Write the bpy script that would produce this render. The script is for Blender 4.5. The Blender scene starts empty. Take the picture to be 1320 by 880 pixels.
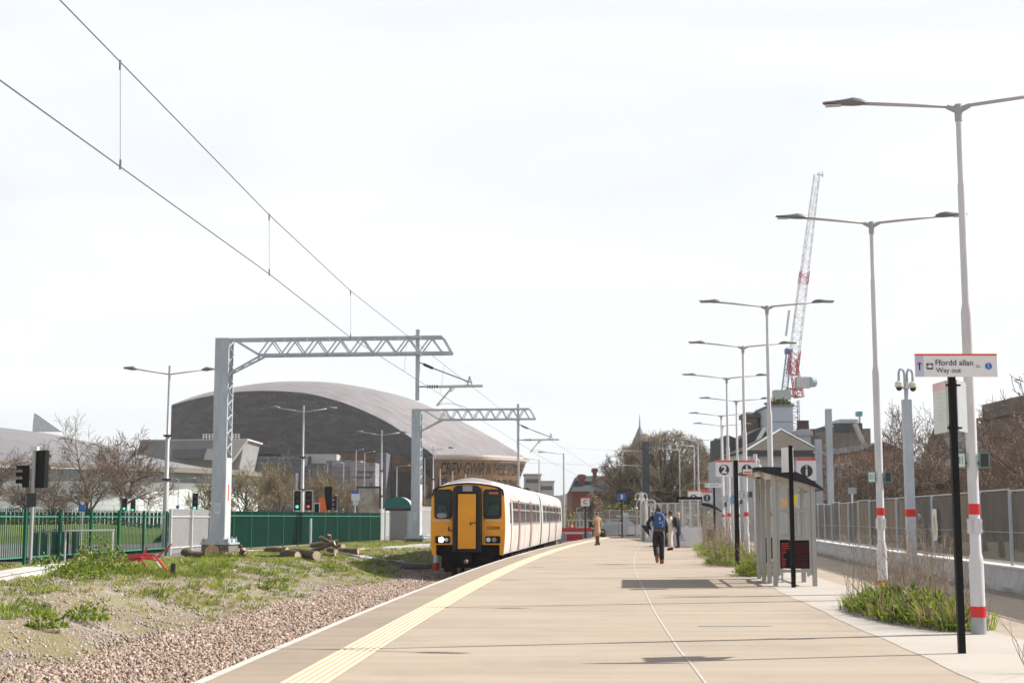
import bpy, math, random
import numpy as np
from mathutils import Vector, Matrix, Euler
R = math.radians
rnd = random.Random(7)
sc = bpy.context.scene
COL = sc.collection

# ------------------------------------------------------------------ camera
F = 1320 * 50 / 36.0
PITCH = math.atan(227 / F)
CAMZ = 1.4
cp, sp = math.cos(PITCH), math.sin(PITCH)
def at(u, v, Y):
    """world point seen at (u, v) of the 1320x880 frame at forward distance Y"""
    a, b = (u - 660) / F, (440 - v) / F
    d = Vector((a, cp - b * sp, sp + b * cp))
    d *= Y / d.y
    return Vector((d.x, d.y, d.z + CAMZ))
def gr(u, v, z=0.0):
    a, b = (u - 660) / F, (440 - v) / F
    d = Vector((a, cp - b * sp, sp + b * cp))
    d *= (z - CAMZ) / d.z
    return Vector((d.x, d.y, z))
cam = bpy.data.cameras.new('camera')
cam.sensor_width = 36; cam.lens = 50; cam.clip_start = 0.1; cam.clip_end = 6000
cam.dof.use_dof = True; cam.dof.focus_distance = 21; cam.dof.aperture_fstop = 4.0
camo = bpy.data.objects.new('camera', cam); COL.objects.link(camo)
camo.location = (0, 0, CAMZ); camo.rotation_euler = (R(90) + PITCH, 0, 0)
sc.camera = camo

# ------------------------------------------------------------------ materials
def M(name, col, rough=.6, metal=0., var=.12, sc_=3., bump=0., bsc=25., stretch=None, tint=None, tsc=.6, tamt=.5, spec=None, coord='Object'):
    m = bpy.data.materials.new(name); m.use_nodes = True
    nt = m.node_tree; N = nt.nodes; L = nt.links
    b = N['Principled BSDF']
    b.inputs['Roughness'].default_value = rough; b.inputs['Metallic'].default_value = metal
    if spec is not None: b.inputs['Specular IOR Level'].default_value = spec
    tc = N.new('ShaderNodeTexCoord'); mp = N.new('ShaderNodeMapping')
    L.new(tc.outputs[coord], mp.inputs[0])
    if stretch: mp.inputs['Scale'].default_value = stretch
    n = N.new('ShaderNodeTexNoise'); n.inputs['Scale'].default_value = sc_; n.inputs['Detail'].default_value = 6
    n.inputs['Roughness'].default_value = .65
    L.new(mp.outputs[0], n.inputs['Vector'])
    r = N.new('ShaderNodeMapRange'); r.inputs[1].default_value = .3; r.inputs[2].default_value = .7
    L.new(n.outputs['Fac'], r.inputs[0])
    mx = N.new('ShaderNodeMix'); mx.data_type = 'RGBA'
    L.new(r.outputs[0], mx.inputs['Factor'])
    mx.inputs['A'].default_value = tuple(c * (1 - var) for c in col) + (1,)
    mx.inputs['B'].default_value = tuple(min(1, c * (1 + var)) for c in col) + (1,)
    out = mx.outputs['Result']
    if tint:
        n2 = N.new('ShaderNodeTexNoise'); n2.inputs['Scale'].default_value = tsc; n2.inputs['Detail'].default_value = 5
        L.new(mp.outputs[0], n2.inputs['Vector'])
        r2 = N.new('ShaderNodeMapRange'); r2.inputs[1].default_value = .48; r2.inputs[2].default_value = .68
        r2.inputs[4].default_value = tamt
        L.new(n2.outputs['Fac'], r2.inputs[0])
        m2 = N.new('ShaderNodeMix'); m2.data_type = 'RGBA'
        L.new(r2.outputs[0], m2.inputs['Factor']); L.new(out, m2.inputs['A'])
        m2.inputs['B'].default_value = tuple(tint) + (1,)
        out = m2.outputs['Result']
    L.new(out, b.inputs['Base Color'])
    if bump:
        n3 = N.new('ShaderNodeTexNoise'); n3.inputs['Scale'].default_value = bsc; n3.inputs['Detail'].default_value = 4
        L.new(mp.outputs[0], n3.inputs['Vector'])
        bp = N.new('ShaderNodeBump'); bp.inputs['Strength'].default_value = bump; bp.inputs['Distance'].default_value = .02
        L.new(n3.outputs['Fac'], bp.inputs['Height']); L.new(bp.outputs[0], b.inputs['Normal'])
    return m
def emis(name, col, s):
    m = M(name, col, .3); b = m.node_tree.nodes['Principled BSDF']
    b.inputs['Emission Color'].default_value = tuple(col) + (1,); b.inputs['Emission Strength'].default_value = s
    return m
def glass(name, tint, alpha, rough=.05):
    m = bpy.data.materials.new(name); m.use_nodes = True
    b = m.node_tree.nodes['Principled BSDF']
    b.inputs['Base Color'].default_value = tuple(tint) + (1,); b.inputs['Roughness'].default_value = rough
    b.inputs['Alpha'].default_value = alpha
    return m

def leafmat(name, col, var=.3, sc_=3., tr=.45, rough=.55):
    m = M(name, col, rough, var=var, sc_=sc_); nt = m.node_tree; N = nt.nodes; b = N['Principled BSDF']
    t = N.new('ShaderNodeBsdfTranslucent'); x = N.new('ShaderNodeMixShader'); x.inputs[0].default_value = tr
    src = b.inputs['Base Color'].links[0].from_socket
    h = N.new('ShaderNodeMix'); h.data_type = 'RGBA'; h.blend_type = 'MULTIPLY'; h.inputs['Factor'].default_value = 1; nt.links.new(src, h.inputs['A']); h.inputs['B'].default_value = (1.25, 1.2, .6, 1)
    nt.links.new(h.outputs['Result'], t.inputs['Color'])
    nt.links.new(b.outputs[0], x.inputs[1]); nt.links.new(t.outputs[0], x.inputs[2]); nt.links.new(x.outputs[0], N['Material Output'].inputs['Surface'])
    return m
# ------------------------------------------------------------------ mesh builder
class MB:
    def __init__(s): s.v = []; s.f = []; s.m = []; s.mi = 0
    def quad(s, *p):
        n = len(s.v); s.v += [tuple(q) for q in p]; s.f.append(tuple(range(n, n + len(p)))); s.m.append(s.mi); return s
    def box(s, c, d, rz=0, M4=None):
        cx, cy, cz = c; x, y, z = d[0] / 2, d[1] / 2, d[2] / 2
        pts = [(-x, -y, -z), (x, -y, -z), (x, y, -z), (-x, y, -z), (-x, -y, z), (x, -y, z), (x, y, z), (-x, y, z)]
        n = len(s.v); ca, sa = math.cos(rz), math.sin(rz)
        for p in pts:
            if M4 is not None:
                q = M4 @ Vector(p); s.v.append((q.x + cx, q.y + cy, q.z + cz))
            else: s.v.append((cx + p[0] * ca - p[1] * sa, cy + p[0] * sa + p[1] * ca, cz + p[2]))
        for f in ((0, 3, 2, 1), (4, 5, 6, 7), (0, 1, 5, 4), (1, 2, 6, 5), (2, 3, 7, 6), (3, 0, 4, 7)):
            s.f.append(tuple(n + i for i in f)); s.m.append(s.mi)
        return s
    def rng(s, x0, x1, y0, y1, z0, z1): return s.box(((x0 + x1) / 2, (y0 + y1) / 2, (z0 + z1) / 2), (abs(x1 - x0), abs(y1 - y0), abs(z1 - z0)))
    def bar(s, p, q, w, h=None):
        p, q = Vector(p), Vector(q); h = h or w; d = q - p; L = d.length
        if L < 1e-6: return s
        z = d / L; x = z.cross(Vector((0, 0, 1)))
        if x.length < 1e-4: x = Vector((1, 0, 0))
        x.normalize(); y = z.cross(x)
        n = len(s.v)
        for e in (p, q):
            for a, b in ((-1, -1), (1, -1), (1, 1), (-1, 1)):
                t = e + x * a * w / 2 + y * b * h / 2; s.v.append(tuple(t))
        for f in ((3, 2, 1, 0), (4, 5, 6, 7), (0, 1, 5, 4), (1, 2, 6, 5), (2, 3, 7, 6), (3, 0, 4, 7)):
            s.f.append(tuple(n + i for i in f)); s.m.append(s.mi)
        return s
    def tube(s, pts, rad, n=8, cap=True):
        pts = [Vector(p) for p in pts]
        if not hasattr(rad, '__len__'): rad = [rad] * len(pts)
        b = len(s.v); pu = None
        for i, p in enumerate(pts):
            d = (pts[min(i + 1, len(pts) - 1)] - pts[max(i - 1, 0)])
            d = d.normalized() if d.length > 1e-9 else Vector((0, 0, 1))
            if pu is None:
                pu = d.cross(Vector((0, 0, 1)))
                if pu.length < 1e-3: pu = Vector((1, 0, 0))
            u = pu - d * pu.dot(d)
            if u.length < 1e-4: u = d.orthogonal()
            u.normalize(); w = d.cross(u); pu = u
            for k in range(n):
                a = 2 * math.pi * k / n; q = p + (u * math.cos(a) + w * math.sin(a)) * rad[i]; s.v.append(tuple(q))
        for i in range(len(pts) - 1):
            for k in range(n):
                k2 = (k + 1) % n
                s.f.append((b + i * n + k, b + i * n + k2, b + (i + 1) * n + k2, b + (i + 1) * n + k)); s.m.append(s.mi)
        if cap and n > 2:
            s.f.append(tuple(b + k for k in range(n))[::-1]); s.m.append(s.mi)
            e = b + (len(pts) - 1) * n
            s.f.append(tuple(e + k for k in range(n))); s.m.append(s.mi)
        return s
    def lathe(s, c, prof, n=16):
        return s.tube([(c[0], c[1], c[2] + z) for r, z in prof], [r for r, z in prof], n)
    def prism(s, poly, a, b):
        """poly: list of 3D points, extruded by vector b-a"""
        d = Vector(b) - Vector(a); n = len(s.v); k = len(poly)
        for p in poly: s.v.append(tuple(Vector(p)))
        for p in poly: s.v.append(tuple(Vector(p) + d))
        s.f.append(tuple(range(n, n + k))[::-1]); s.m.append(s.mi)
        s.f.append(tuple(range(n + k, n + 2 * k))); s.m.append(s.mi)
        for i in range(k):
            j = (i + 1) % k; s.f.append((n + i, n + j, n + k + j, n + k + i)); s.m.append(s.mi)
        return s
    def grid(s, rows, close=False):
        n = len(s.v); w = len(rows[0])
        for r in rows: s.v += [tuple(p) for p in r]
        for i in range(len(rows) - 1):
            for j in range(w - 1):
                s.f.append((n + i * w + j, n + i * w + j + 1, n + (i + 1) * w + j + 1, n + (i + 1) * w + j)); s.m.append(s.mi)
        return s
    def ball(s, c, r, nu=10, nv=7):
        if not hasattr(r, '__len__'): r = (r, r, r)
        rows = []
        for i in range(nv + 1):
            t = math.pi * i / nv
            rows.append([(c[0] + r[0] * math.sin(t) * math.cos(2 * math.pi * k / nu), c[1] + r[1] * math.sin(t) * math.sin(2 * math.pi * k / nu), c[2] - r[2] * math.cos(t)) for k in range(nu + 1)])
        return s.grid(rows)
    def mat(s, i): s.mi = i; return s
    def build(s, name, mats, parent=None, world=False, smooth=False, loc=None, fix=True):
        me = bpy.data.meshes.new(name)
        v = s.v
        if world and parent is not None:
            l = parent.location; v = [(p[0] - l.x, p[1] - l.y, p[2] - l.z) for p in v]
        if world == 'self':
            v = [(p[0] - loc[0], p[1] - loc[1], p[2] - loc[2]) for p in v]
        me.from_pydata(v, [], s.f)
        if not hasattr(mats, '__len__'): mats = [mats]
        for m in mats: me.materials.append(m)
        if len(mats) > 1: me.polygons.foreach_set('material_index', s.m)
        if smooth: me.polygons.foreach_set('use_smooth', [True] * len(me.polygons))
        me.validate(); me.update()
        if fix:
            import bmesh
            bm = bmesh.new(); bm.from_mesh(me); bmesh.ops.recalc_face_normals(bm, faces=bm.faces); bm.to_mesh(me); bm.free()
        if smooth == 'auto':
            me.set_sharp_from_angle(angle=R(40))
        o = bpy.data.objects.new(name, me); COL.objects.link(o)
        if loc is not None: o.location = loc
        if parent is not None: o.parent = parent
        return o
def tag(o, label, cat, group=None, kind=None):
    if label: o['label'] = label
    if cat: o['category'] = cat
    if group: o['group'] = group
    if kind: o['kind'] = kind
    return o
def thing(name, label, cat, loc=(0, 0, 0), rz=0, group=None):
    o = bpy.data.objects.new(name, None); COL.objects.link(o)
    o.location = Vector(loc); o.rotation_euler = (0, 0, rz); o.empty_display_size = .2
    return tag(o, label, cat, group)
def struct(o): o['kind'] = 'structure'; return o
def dup(root, loc, rz=0, label=None, group=None, scale=None):
    kids = {}
    for o in COL.objects:
        if o.parent is not None: kids.setdefault(o.parent.name, []).append(o)
    def rec(o, par):
        c = o.copy(); COL.objects.link(c)
        if par is not None: c.parent = par
        for k in kids.get(o.name, []): rec(k, c)
        return c
    r = rec(root, None)
    r.location = Vector(loc); r.rotation_euler = (0, 0, rz)
    if scale: r.scale = (scale,) * 3
    if label: r['label'] = label
    if group: r['group'] = group
    return r
def text_mesh(body, size=1., extrude=0.0, bold=0.0, align='CENTER'):
    cu = bpy.data.curves.new('lettering', 'FONT'); cu.body = body; cu.size = size; cu.extrude = extrude; cu.offset = bold
    cu.align_x = align; cu.align_y = 'CENTER'; cu.resolution_u = 4
    o = bpy.data.objects.new('lettering', cu); COL.objects.link(o)
    dg = bpy.context.evaluated_depsgraph_get(); dg.update()
    me = bpy.data.meshes.new_from_object(o.evaluated_get(dg))
    bpy.data.objects.remove(o); bpy.data.curves.remove(cu)
    return me
def text(body, size, mat, parent, loc, rot=(R(90), 0, 0), extrude=.002, bold=0.0, align='CENTER', name='lettering'):
    me = text_mesh(body, size, extrude, bold, align); me.name = name
    me.materials.clear(); me.materials.append(mat)
    o = bpy.data.objects.new(name, me); COL.objects.link(o); o.location = loc; o.rotation_euler = rot
    if parent is not None: o.parent = parent
    return o
def np_mesh(name, v, f, mats, mi=None, smooth=False):
    """v (n,3) array, f (m,k) array"""
    me = bpy.data.meshes.new(name); n, (m, k) = len(v), f.shape
    me.vertices.add(n); me.vertices.foreach_set('co', v.astype(np.float32).ravel())
    me.loops.add(m * k); me.loops.foreach_set('vertex_index', f.astype(np.int32).ravel())
    me.polygons.add(m); me.polygons.foreach_set('loop_start', np.arange(0, m * k, k, dtype=np.int32))
    if not hasattr(mats, '__len__'): mats = [mats]
    for q in mats: me.materials.append(q)
    if mi is not None: me.polygons.foreach_set('material_index', mi.astype(np.int32))
    me.update(calc_edges=True); me.validate()
    o = bpy.data.objects.new(name, me); COL.objects.link(o); return o

# ------------------------------------------------------------------ lines of the place
def edge(Y):
    if Y < 12: return -2.73 + .045 * (Y - 12)
    return -2.73 + .045 * (Y - 12) + .00056 * (Y - 12) ** 2
def heading(Y): return .045 if Y < 12 else .045 + .00112 * (Y - 12)      # dX/dY of the platform edge
def track(Y):
    if Y < 50: return edge(Y) - 1.72
    return -1.95 + .089 * (Y - 50) + .0001 * (Y - 50) ** 2
def sm(a, b, x):
    t = min(1, max(0, (x - a) / (b - a))); return t * t * (3 - 2 * t)
def noise1(x, y):
    return (math.sin(x * 1.7 + y * .9) + math.sin(x * .63 - y * 1.31 + 2) + math.sin(x * 2.9 + y * 2.3 + 1) * .5) / 2.5
def ground_z(X, Y):
    d = edge(Y) - X
    if d < 0:
        return -1.0 + .85 * sm(14.6, 16.0, -d) if Y < 112 else -.15 * 1 - .85 * (1 - sm(112, 116, Y)) * (1 - sm(14.6, 16, -d))
    z = -.95 + .13 * sm(.9, 1.5, d) * (1 - sm(40, 50, Y)) + .10 * sm(2.9, 4.0, d) + .84 * sm(4.0, 7.6, d) - .32 * sm(11.2, 14.2, d)
    z = z + (-.15 - z) * sm(100, 116, Y)
    if 3 < d < 30: z += .05 * noise1(X * 1.3, Y * 1.1) * sm(4, 6, d)
    return z
def gz(u, v):
    z = -.3
    for _ in range(25):
        p = gr(u, v, z); z = .5 * z + .5 * ground_z(p.x, p.y)
    p = gr(u, v, z); return Vector((p.x, p.y, ground_z(p.x, p.y)))

# ------------------------------------------------------------------ world
w = bpy.data.worlds.new('World'); sc.world = w; w.use_nodes = True
SUN_AZ, SUN_EL = 15.0, 39.8          # degrees: azimuth measured from +X towards +Y
sd = Vector((math.cos(R(SUN_EL)) * math.cos(R(SUN_AZ)), math.cos(R(SUN_EL)) * math.sin(R(SUN_AZ)), math.sin(R(SUN_EL))))
N = w.node_tree.nodes; L = w.node_tree.links
bg = N['Background']; bg.inputs['Strength'].default_value = .06
sky = N.new('ShaderNodeTexSky'); sky.sky_type = 'NISHITA'; sky.sun_disc = False
sky.sun_elevation = R(SUN_EL); sky.sun_rotation = R(90 - SUN_AZ); sky.air_density = 1.0; sky.dust_density = 2.5; sky.ozone_density = 1.5
tc = N.new('ShaderNodeTexCoord'); sep = N.new('ShaderNodeSeparateXYZ'); L.new(tc.outputs['Generated'], sep.inputs[0])
mp = N.new('ShaderNodeMapping'); mp.inputs['Scale'].default_value = (1.2, 1.2, 5.5); L.new(tc.outputs['Generated'], mp.inputs[0])
nz = N.new('ShaderNodeTexNoise'); nz.inputs['Scale'].default_value = 1.7; nz.inputs['Detail'].default_value = 5; nz.inputs['Distortion'].default_value = .6
L.new(mp.outputs[0], nz.inputs['Vector'])
cr = N.new('ShaderNodeMapRange'); cr.inputs[1].default_value = .35; cr.inputs[2].default_value = .68; cr.inputs[3].default_value = .79; cr.inputs[4].default_value = .97
L.new(nz.outputs['Fac'], cr.inputs[0])
hz = N.new('ShaderNodeMapRange'); hz.inputs[1].default_value = .37; hz.inputs[2].default_value = .66; hz.inputs[3].default_value = 1; hz.inputs[4].default_value = .12
L.new(sep.outputs['Z'], hz.inputs[0])
mu = N.new('ShaderNodeMath'); mu.operation = 'MULTIPLY'; L.new(cr.outputs[0], mu.inputs[0]); L.new(hz.outputs[0], mu.inputs[1])
mx = N.new('ShaderNodeMix'); mx.data_type = 'RGBA'; L.new(mu.outputs[0], mx.inputs['Factor']); L.new(sky.outputs[0], mx.inputs['A'])
CLOUD = 12.5
mx.inputs['B'].default_value = (CLOUD * .97, CLOUD * .995, CLOUD * 1.022, 1)
L.new(mx.outputs['Result'], bg.inputs['Color'])
sl = bpy.data.lights.new('sun', 'SUN'); sl.energy = 5.0; sl.angle = R(.53); sl.color = (1, .955, .88)
so = bpy.data.objects.new('sun', sl); COL.objects.link(so); so.rotation_euler = (-sd).to_track_quat('-Z', 'Y').to_euler()
so.location = (30, 10, 60)
sc.view_settings.view_transform = 'Standard'; sc.view_settings.look = 'None'; sc.view_settings.gamma = 1
sc.view_settings.use_curve_mapping = False; sc.view_settings.exposure = .56
cy = sc.cycles
sc.render.engine = 'CYCLES'
cy.use_denoising = True; cy.denoiser = 'OPENIMAGEDENOISE'; cy.max_bounces = 6; cy.transparent_max_bounces = 12
cy.diffuse_bounces = 3; cy.glossy_bounces = 3; cy.use_adaptive_sampling = True; cy.adaptive_threshold = .015
cy.sample_clamp_indirect = 6
# ------------------------------------------------------------------ setting materials
def platform_mat(name, col, joint=6.0, band=.10, jw=.012):
    m = M(name, col, .9, var=.10, sc_=55, bump=.35, bsc=110, tint=tuple(c * .86 for c in col), tsc=.35, tamt=.55, spec=.25)
    nt = m.node_tree; N = nt.nodes; L = nt.links; b = N['Principled BSDF']
    src = b.inputs['Base Color'].links[0].from_socket
    tc = N.new('ShaderNodeTexCoord'); mp = N.new('ShaderNodeMapping'); mp.inputs['Scale'].default_value = (.10, 1.5, 1); mp.inputs['Rotation'].default_value = (0, 0, R(4))
    L.new(tc.outputs['Object'], mp.inputs[0])
    n = N.new('ShaderNodeTexNoise'); n.inputs['Scale'].default_value = 1.6; n.inputs['Detail'].default_value = 5; n.inputs['Roughness'].default_value = .6
    L.new(mp.outputs[0], n.inputs['Vector'])
    r = N.new('ShaderNodeMapRange'); r.inputs[1].default_value = .3; r.inputs[2].default_value = .7; r.inputs[3].default_value = 1 - band; r.inputs[4].default_value = 1 + band
    L.new(n.outputs['Fac'], r.inputs[0])
    sp_ = N.new('ShaderNodeSeparateXYZ'); L.new(mp.outputs[0], sp_.inputs[0])
    md = N.new('ShaderNodeMath'); md.operation = 'PINGPONG'; md.inputs[1].default_value = joint * 1.5 / 2; L.new(sp_.outputs['Y'], md.inputs[0])
    lt = N.new('ShaderNodeMath'); lt.operation = 'GREATER_THAN'; lt.inputs[1].default_value = jw; L.new(md.outputs[0], lt.inputs[0])
    r2 = N.new('ShaderNodeMapRange'); r2.inputs[3].default_value = .74; r2.inputs[4].default_value = 1; L.new(lt.outputs[0], r2.inputs[0])
    mu = N.new('ShaderNodeMath'); mu.operation = 'MULTIPLY'; L.new(r.outputs[0], mu.inputs[0]); L.new(r2.outputs[0], mu.inputs[1])
    vm = N.new('ShaderNodeVectorMath'); vm.operation = 'SCALE'; L.new(src, vm.inputs[0]); L.new(mu.outputs[0], vm.inputs['Scale'])
    # trodden gum and oil spots
    vo = N.new('ShaderNodeTexVoronoi'); vo.inputs['Scale'].default_value = 2.3; L.new(tc.outputs['Object'], vo.inputs['Vector'])
    sv = N.new('ShaderNodeSeparateColor'); L.new(vo.outputs['Color'], sv.inputs[0])
    rad = N.new('ShaderNodeMapRange'); rad.inputs[1].default_value = .45; rad.inputs[2].default_value = 1; rad.inputs[3].default_value = 0; rad.inputs[4].default_value = .075; L.new(sv.outputs[0], rad.inputs[0])
    lt2 = N.new('ShaderNodeMath'); lt2.operation = 'LESS_THAN'; L.new(vo.outputs['Distance'], lt2.inputs[0]); L.new(rad.outputs[0], lt2.inputs[1])
    r3 = N.new('ShaderNodeMapRange'); r3.inputs[3].default_value = 1; r3.inputs[4].default_value = .80; L.new(lt2.outputs[0], r3.inputs[0])
    n4 = N.new('ShaderNodeTexNoise'); n4.inputs['Scale'].default_value = .55; n4.inputs['Detail'].default_value = 7; n4.inputs['Roughness'].default_value = .7; L.new(tc.outputs['Object'], n4.inputs['Vector'])
    r4 = N.new('ShaderNodeMapRange'); r4.inputs[1].default_value = .52; r4.inputs[2].default_value = .72; r4.inputs[3].default_value = 1; r4.inputs[4].default_value = .84; L.new(n4.outputs['Fac'], r4.inputs[0])
    m3 = N.new('ShaderNodeMath'); m3.operation = 'MULTIPLY'; L.new(r3.outputs[0], m3.inputs[0]); L.new(r4.outputs[0], m3.inputs[1])
    vm2 = N.new('ShaderNodeVectorMath'); vm2.operation = 'SCALE'; L.new(vm.outputs[0], vm2.inputs[0]); L.new(m3.outputs[0], vm2.inputs['Scale'])
    L.new(vm2.outputs[0], b.inputs['Base Color'])
    return m
m_plat = platform_mat('platform_surface', (.41, .338, .268), band=.085)
m_edgep = platform_mat('edge_paving', (.335, .27, .21), joint=1.0, band=.10, jw=.014)
m_conc = M('pale_concrete', (.46, .415, .365), .85, var=.07, sc_=14, bump=.2, bsc=60, tint=(.37, .335, .30), tsc=.7, tamt=.6)
m_cope = M('coping_stone', (.56, .51, .46), .85, var=.12, sc_=5)
m_face = M('platform_wall', (.16, .14, .125), .9, var=.3, sc_=2)
m_yel = M('tactile_yellow', (.54, .42, .24), .8, var=.13, sc_=6, tint=(.43, .355, .25), tsc=1.3, tamt=.6)
m_rib = M('tactile_rib', (.60, .525, .40), .8, var=.12, sc_=9)
m_paint = M('faded_paint', (.50, .46, .41), .8, var=.16, sc_=5, tint=(.42, .36, .31), tsc=2.5, tamt=.8)
m_asph = M('asphalt', (.14, .138, .135), .9, var=.15, sc_=4, tint=(.19, .18, .17), tsc=.2)
m_stone = M('ballast_stone', (.35, .25, .19), .9, var=.35, sc_=9)
m_stone2 = M('ballast_stone_pale', (.47, .385, .325), .9, var=.2, sc_=9)
m_stone3 = M('ballast_stone_dark', (.17, .125, .10), .9, var=.25, sc_=9)
m_rail = M('rail_steel', (.22, .15, .11), .5, .6, var=.2)

def ground_material():
    m = M('waste_ground', (.225, .178, .142), .95, var=.35, sc_=7, bump=.8, bsc=24, tint=(.31, .272, .242), tsc=.45, tamt=.9, spec=.2)
    nt = m.node_tree; N = nt.nodes; L = nt.links; b = N['Principled BSDF']
    src = b.inputs['Base Color'].links[0].from_socket
    tc = N.new('ShaderNodeTexCoord')
    vo = N.new('ShaderNodeTexVoronoi'); vo.inputs['Scale'].default_value = 22; L.new(tc.outputs['Object'], vo.inputs['Vector'])
    r = N.new('ShaderNodeMapRange'); r.inputs[3].default_value = .62; r.inputs[4].default_value = 1.3
    sp_ = N.new('ShaderNodeSeparateColor'); L.new(vo.outputs['Color'], sp_.inputs[0]); L.new(sp_.outputs[0], r.inputs[0])
    vm = N.new('ShaderNodeVectorMath'); vm.operation = 'SCALE'; L.new(src, vm.inputs[0]); L.new(r.outputs[0], vm.inputs['Scale'])
    # moss and short turf in patches of their own
    mp = N.new('ShaderNodeMapping'); mp.inputs['Scale'].default_value = (.55, .3, 1); L.new(tc.outputs['Object'], mp.inputs[0])
    n = N.new('ShaderNodeTexNoise'); n.inputs['Scale'].default_value = 1.0; n.inputs['Detail'].default_value = 8; n.inputs['Roughness'].default_value = .7
    L.new(mp.outputs[0], n.inputs['Vector'])
    r2 = N.new('ShaderNodeMapRange'); r2.inputs[1].default_value = .46; r2.inputs[2].default_value = .58; r2.inputs[4].default_value = .55
    L.new(n.outputs['Fac'], r2.inputs[0])
    mx = N.new('ShaderNodeMix'); mx.data_type = 'RGBA'; L.new(r2.outputs[0], mx.inputs['Factor']); L.new(vm.outputs[0], mx.inputs['A'])
    mx.inputs['B'].default_value = (.20, .185, .06, 1)
    L.new(mx.outputs['Result'], b.inputs['Base Color'])
    return m
m_ground = ground_material()

# ground: one sheet out to the horizon, columns follow the platform edge
Ys = [-20, -5, 4] + [8 + .5 * i for i in range(0, 200)] + [108 + 4 * i for i in range(8)] + [145, 170, 210, 280, 400, 700, 1200]
ds = [-980, -600, -300, -120, -60, -35, -22, -17, -16, -15.2, -14.6, -14, -6, -.3, .0] + [.6, 1.6, 2.6, 2.9, 3.2, 3.5, 3.8, 4.1, 4.5, 4.9, 5.3] + [5.7 + .3 * i for i in range(24)] + [13, 14, 16, 19, 24, 32, 45, 70, 110, 200, 400, 980]
def ecl(Y): return edge(min(Y, 130))
rows = []
for Y in Ys:
    row = []
    for d in ds:
        X = ecl(Y) - d
        z = ground_z(edge(Y) - d, Y) if Y < 130 else -.15
        if 4 < d < 12 and Y < 100: z += rnd.uniform(-.025, .03)
        row.append((X, Y, z))
    rows.append(row)
m_bed = M('ballast_bed', (.13, .10, .08), .95, var=.4, sc_=12, bump=.8, bsc=40, spec=.1)
g = struct(MB().grid(rows).build('ground', [m_ground, m_bed], smooth=True))
for po in g.data.polygons:
    c = po.center
    if c.y < 112 and 0 < edge(c.y) - c.x < 4.1: po.material_index = 1

def strip(name, a, b, Y0, Y1, z, mat, step=1.5, thick=0, nx=1):
    fa = a if callable(a) else (lambda Y: a); fb = b if callable(b) else (lambda Y: b)
    n = max(1, int((Y1 - Y0) / step)); rows = []
    for i in range(n + 1):
        Y = Y0 + (Y1 - Y0) * i / n
        A, B = edge(Y) + fa(Y), edge(Y) + fb(Y)
        r = [(A + (B - A) * k / nx, Y, z) for k in range(nx + 1)]
        if thick: r = [(A, Y, z - thick)] + r + [(B, Y, z - thick)]
        rows.append(r)
    return MB().grid(rows).build(name, mat)
YEND = 113
p = strip('platform', 0, 15, -12, YEND, 0, [m_plat], thick=1.05, nx=3); struct(p)
p.data.materials.append(m_face)
for po in p.data.polygons:
    if abs(po.normal.z) < .5: po.material_index = 1
p = MB().rng(edge(YEND) - .4, edge(YEND) + 15, YEND, YEND + .3, -1.05, -.004).build('platform_end', m_face); struct(p)
struct(strip('platform_edge_paving', .085, .715, -12, YEND, .004, m_edgep))
m = MB()
n = 90
for i in range(n):
    y0, y1 = -12 + 125 * i / n, -12 + 125 * (i + 1) / n - .012
    m.quad((edge(y0) - .02, y0, .004), (edge(y0) + .085, y0, .006), (edge(y1) + .085, y1, .006), (edge(y1) - .02, y1, .004))
    m.quad((edge(y0) - .02, y0, .004), (edge(y1) - .02, y1, .004), (edge(y1) - .02, y1, -.10), (edge(y0) - .02, y0, -.10))
struct(m.build('platform_coping', m_cope))
tp = strip('tactile_paving', .72, 1.15, -12, YEND, .005, m_yel); struct(tp)
m = MB(); n = 83
for k in range(6):
    o0 = .738 + k * .0715
    rows = []
    for i in range(n + 1):
        Y = -12 + 125 * i / n; e = edge(Y) + o0
        rows.append([(e, Y, .006), (e + .008, Y, .011), (e + .027, Y, .011), (e + .035, Y, .006)])
    m.grid(rows)
struct(m.build('tactile_paving_ribs', m_rib))
fa = lambda Y: 6.75 + .02 * (Y - 14) + .02 * math.sin(Y * .9) + .012 * math.sin(Y * 2.7)
fb = lambda Y: 8.4 + .017 * (Y - 17)
struct(strip('concrete_path', fa, fb, -12, YEND, .004, m_conc, step=.6))
# curved painted line
pts = [gr(u, v, .004) for u, v in ((935, 925), (910, 880), (892, 856), (875, 836), (859, 812), (845, 790), (836, 772), (829, 757), (822, 743), (818, 732), (817, 722), (819, 712), (824, 705), (831, 700))]
rows = []
for i, q in enumerate(pts):
    d = (pts[min(i + 1, len(pts) - 1)] - pts[max(i - 1, 0)]).normalized(); nn = Vector((d.y, -d.x, 0)) * .013
    rows.append([q - nn, q + nn])
struct(MB().grid(rows).build('painted_line', m_paint))
# small repairs / manhole patches in the surfacing
m_patch = M('surfacing_patch', (.30, .28, .26), .85, var=.12, sc_=12)
pm = MB()
for u, v, w_, l_ in ((895, 767, 1.4, .5), (945, 806, 1.3, .3)):
    q = gr(u, v, .004)
    poly = []
    for k in range(14):
        a = 2 * math.pi * k / 14; rr = rnd.uniform(.65, 1.0)
        poly.append((q.x + math.cos(a) * w_ / 2 * rr, q.y + math.sin(a) * l_ / 2 * rr, .004))
    pm.quad(*poly)
struct(pm.build('surfacing_patches', m_patch))

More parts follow.
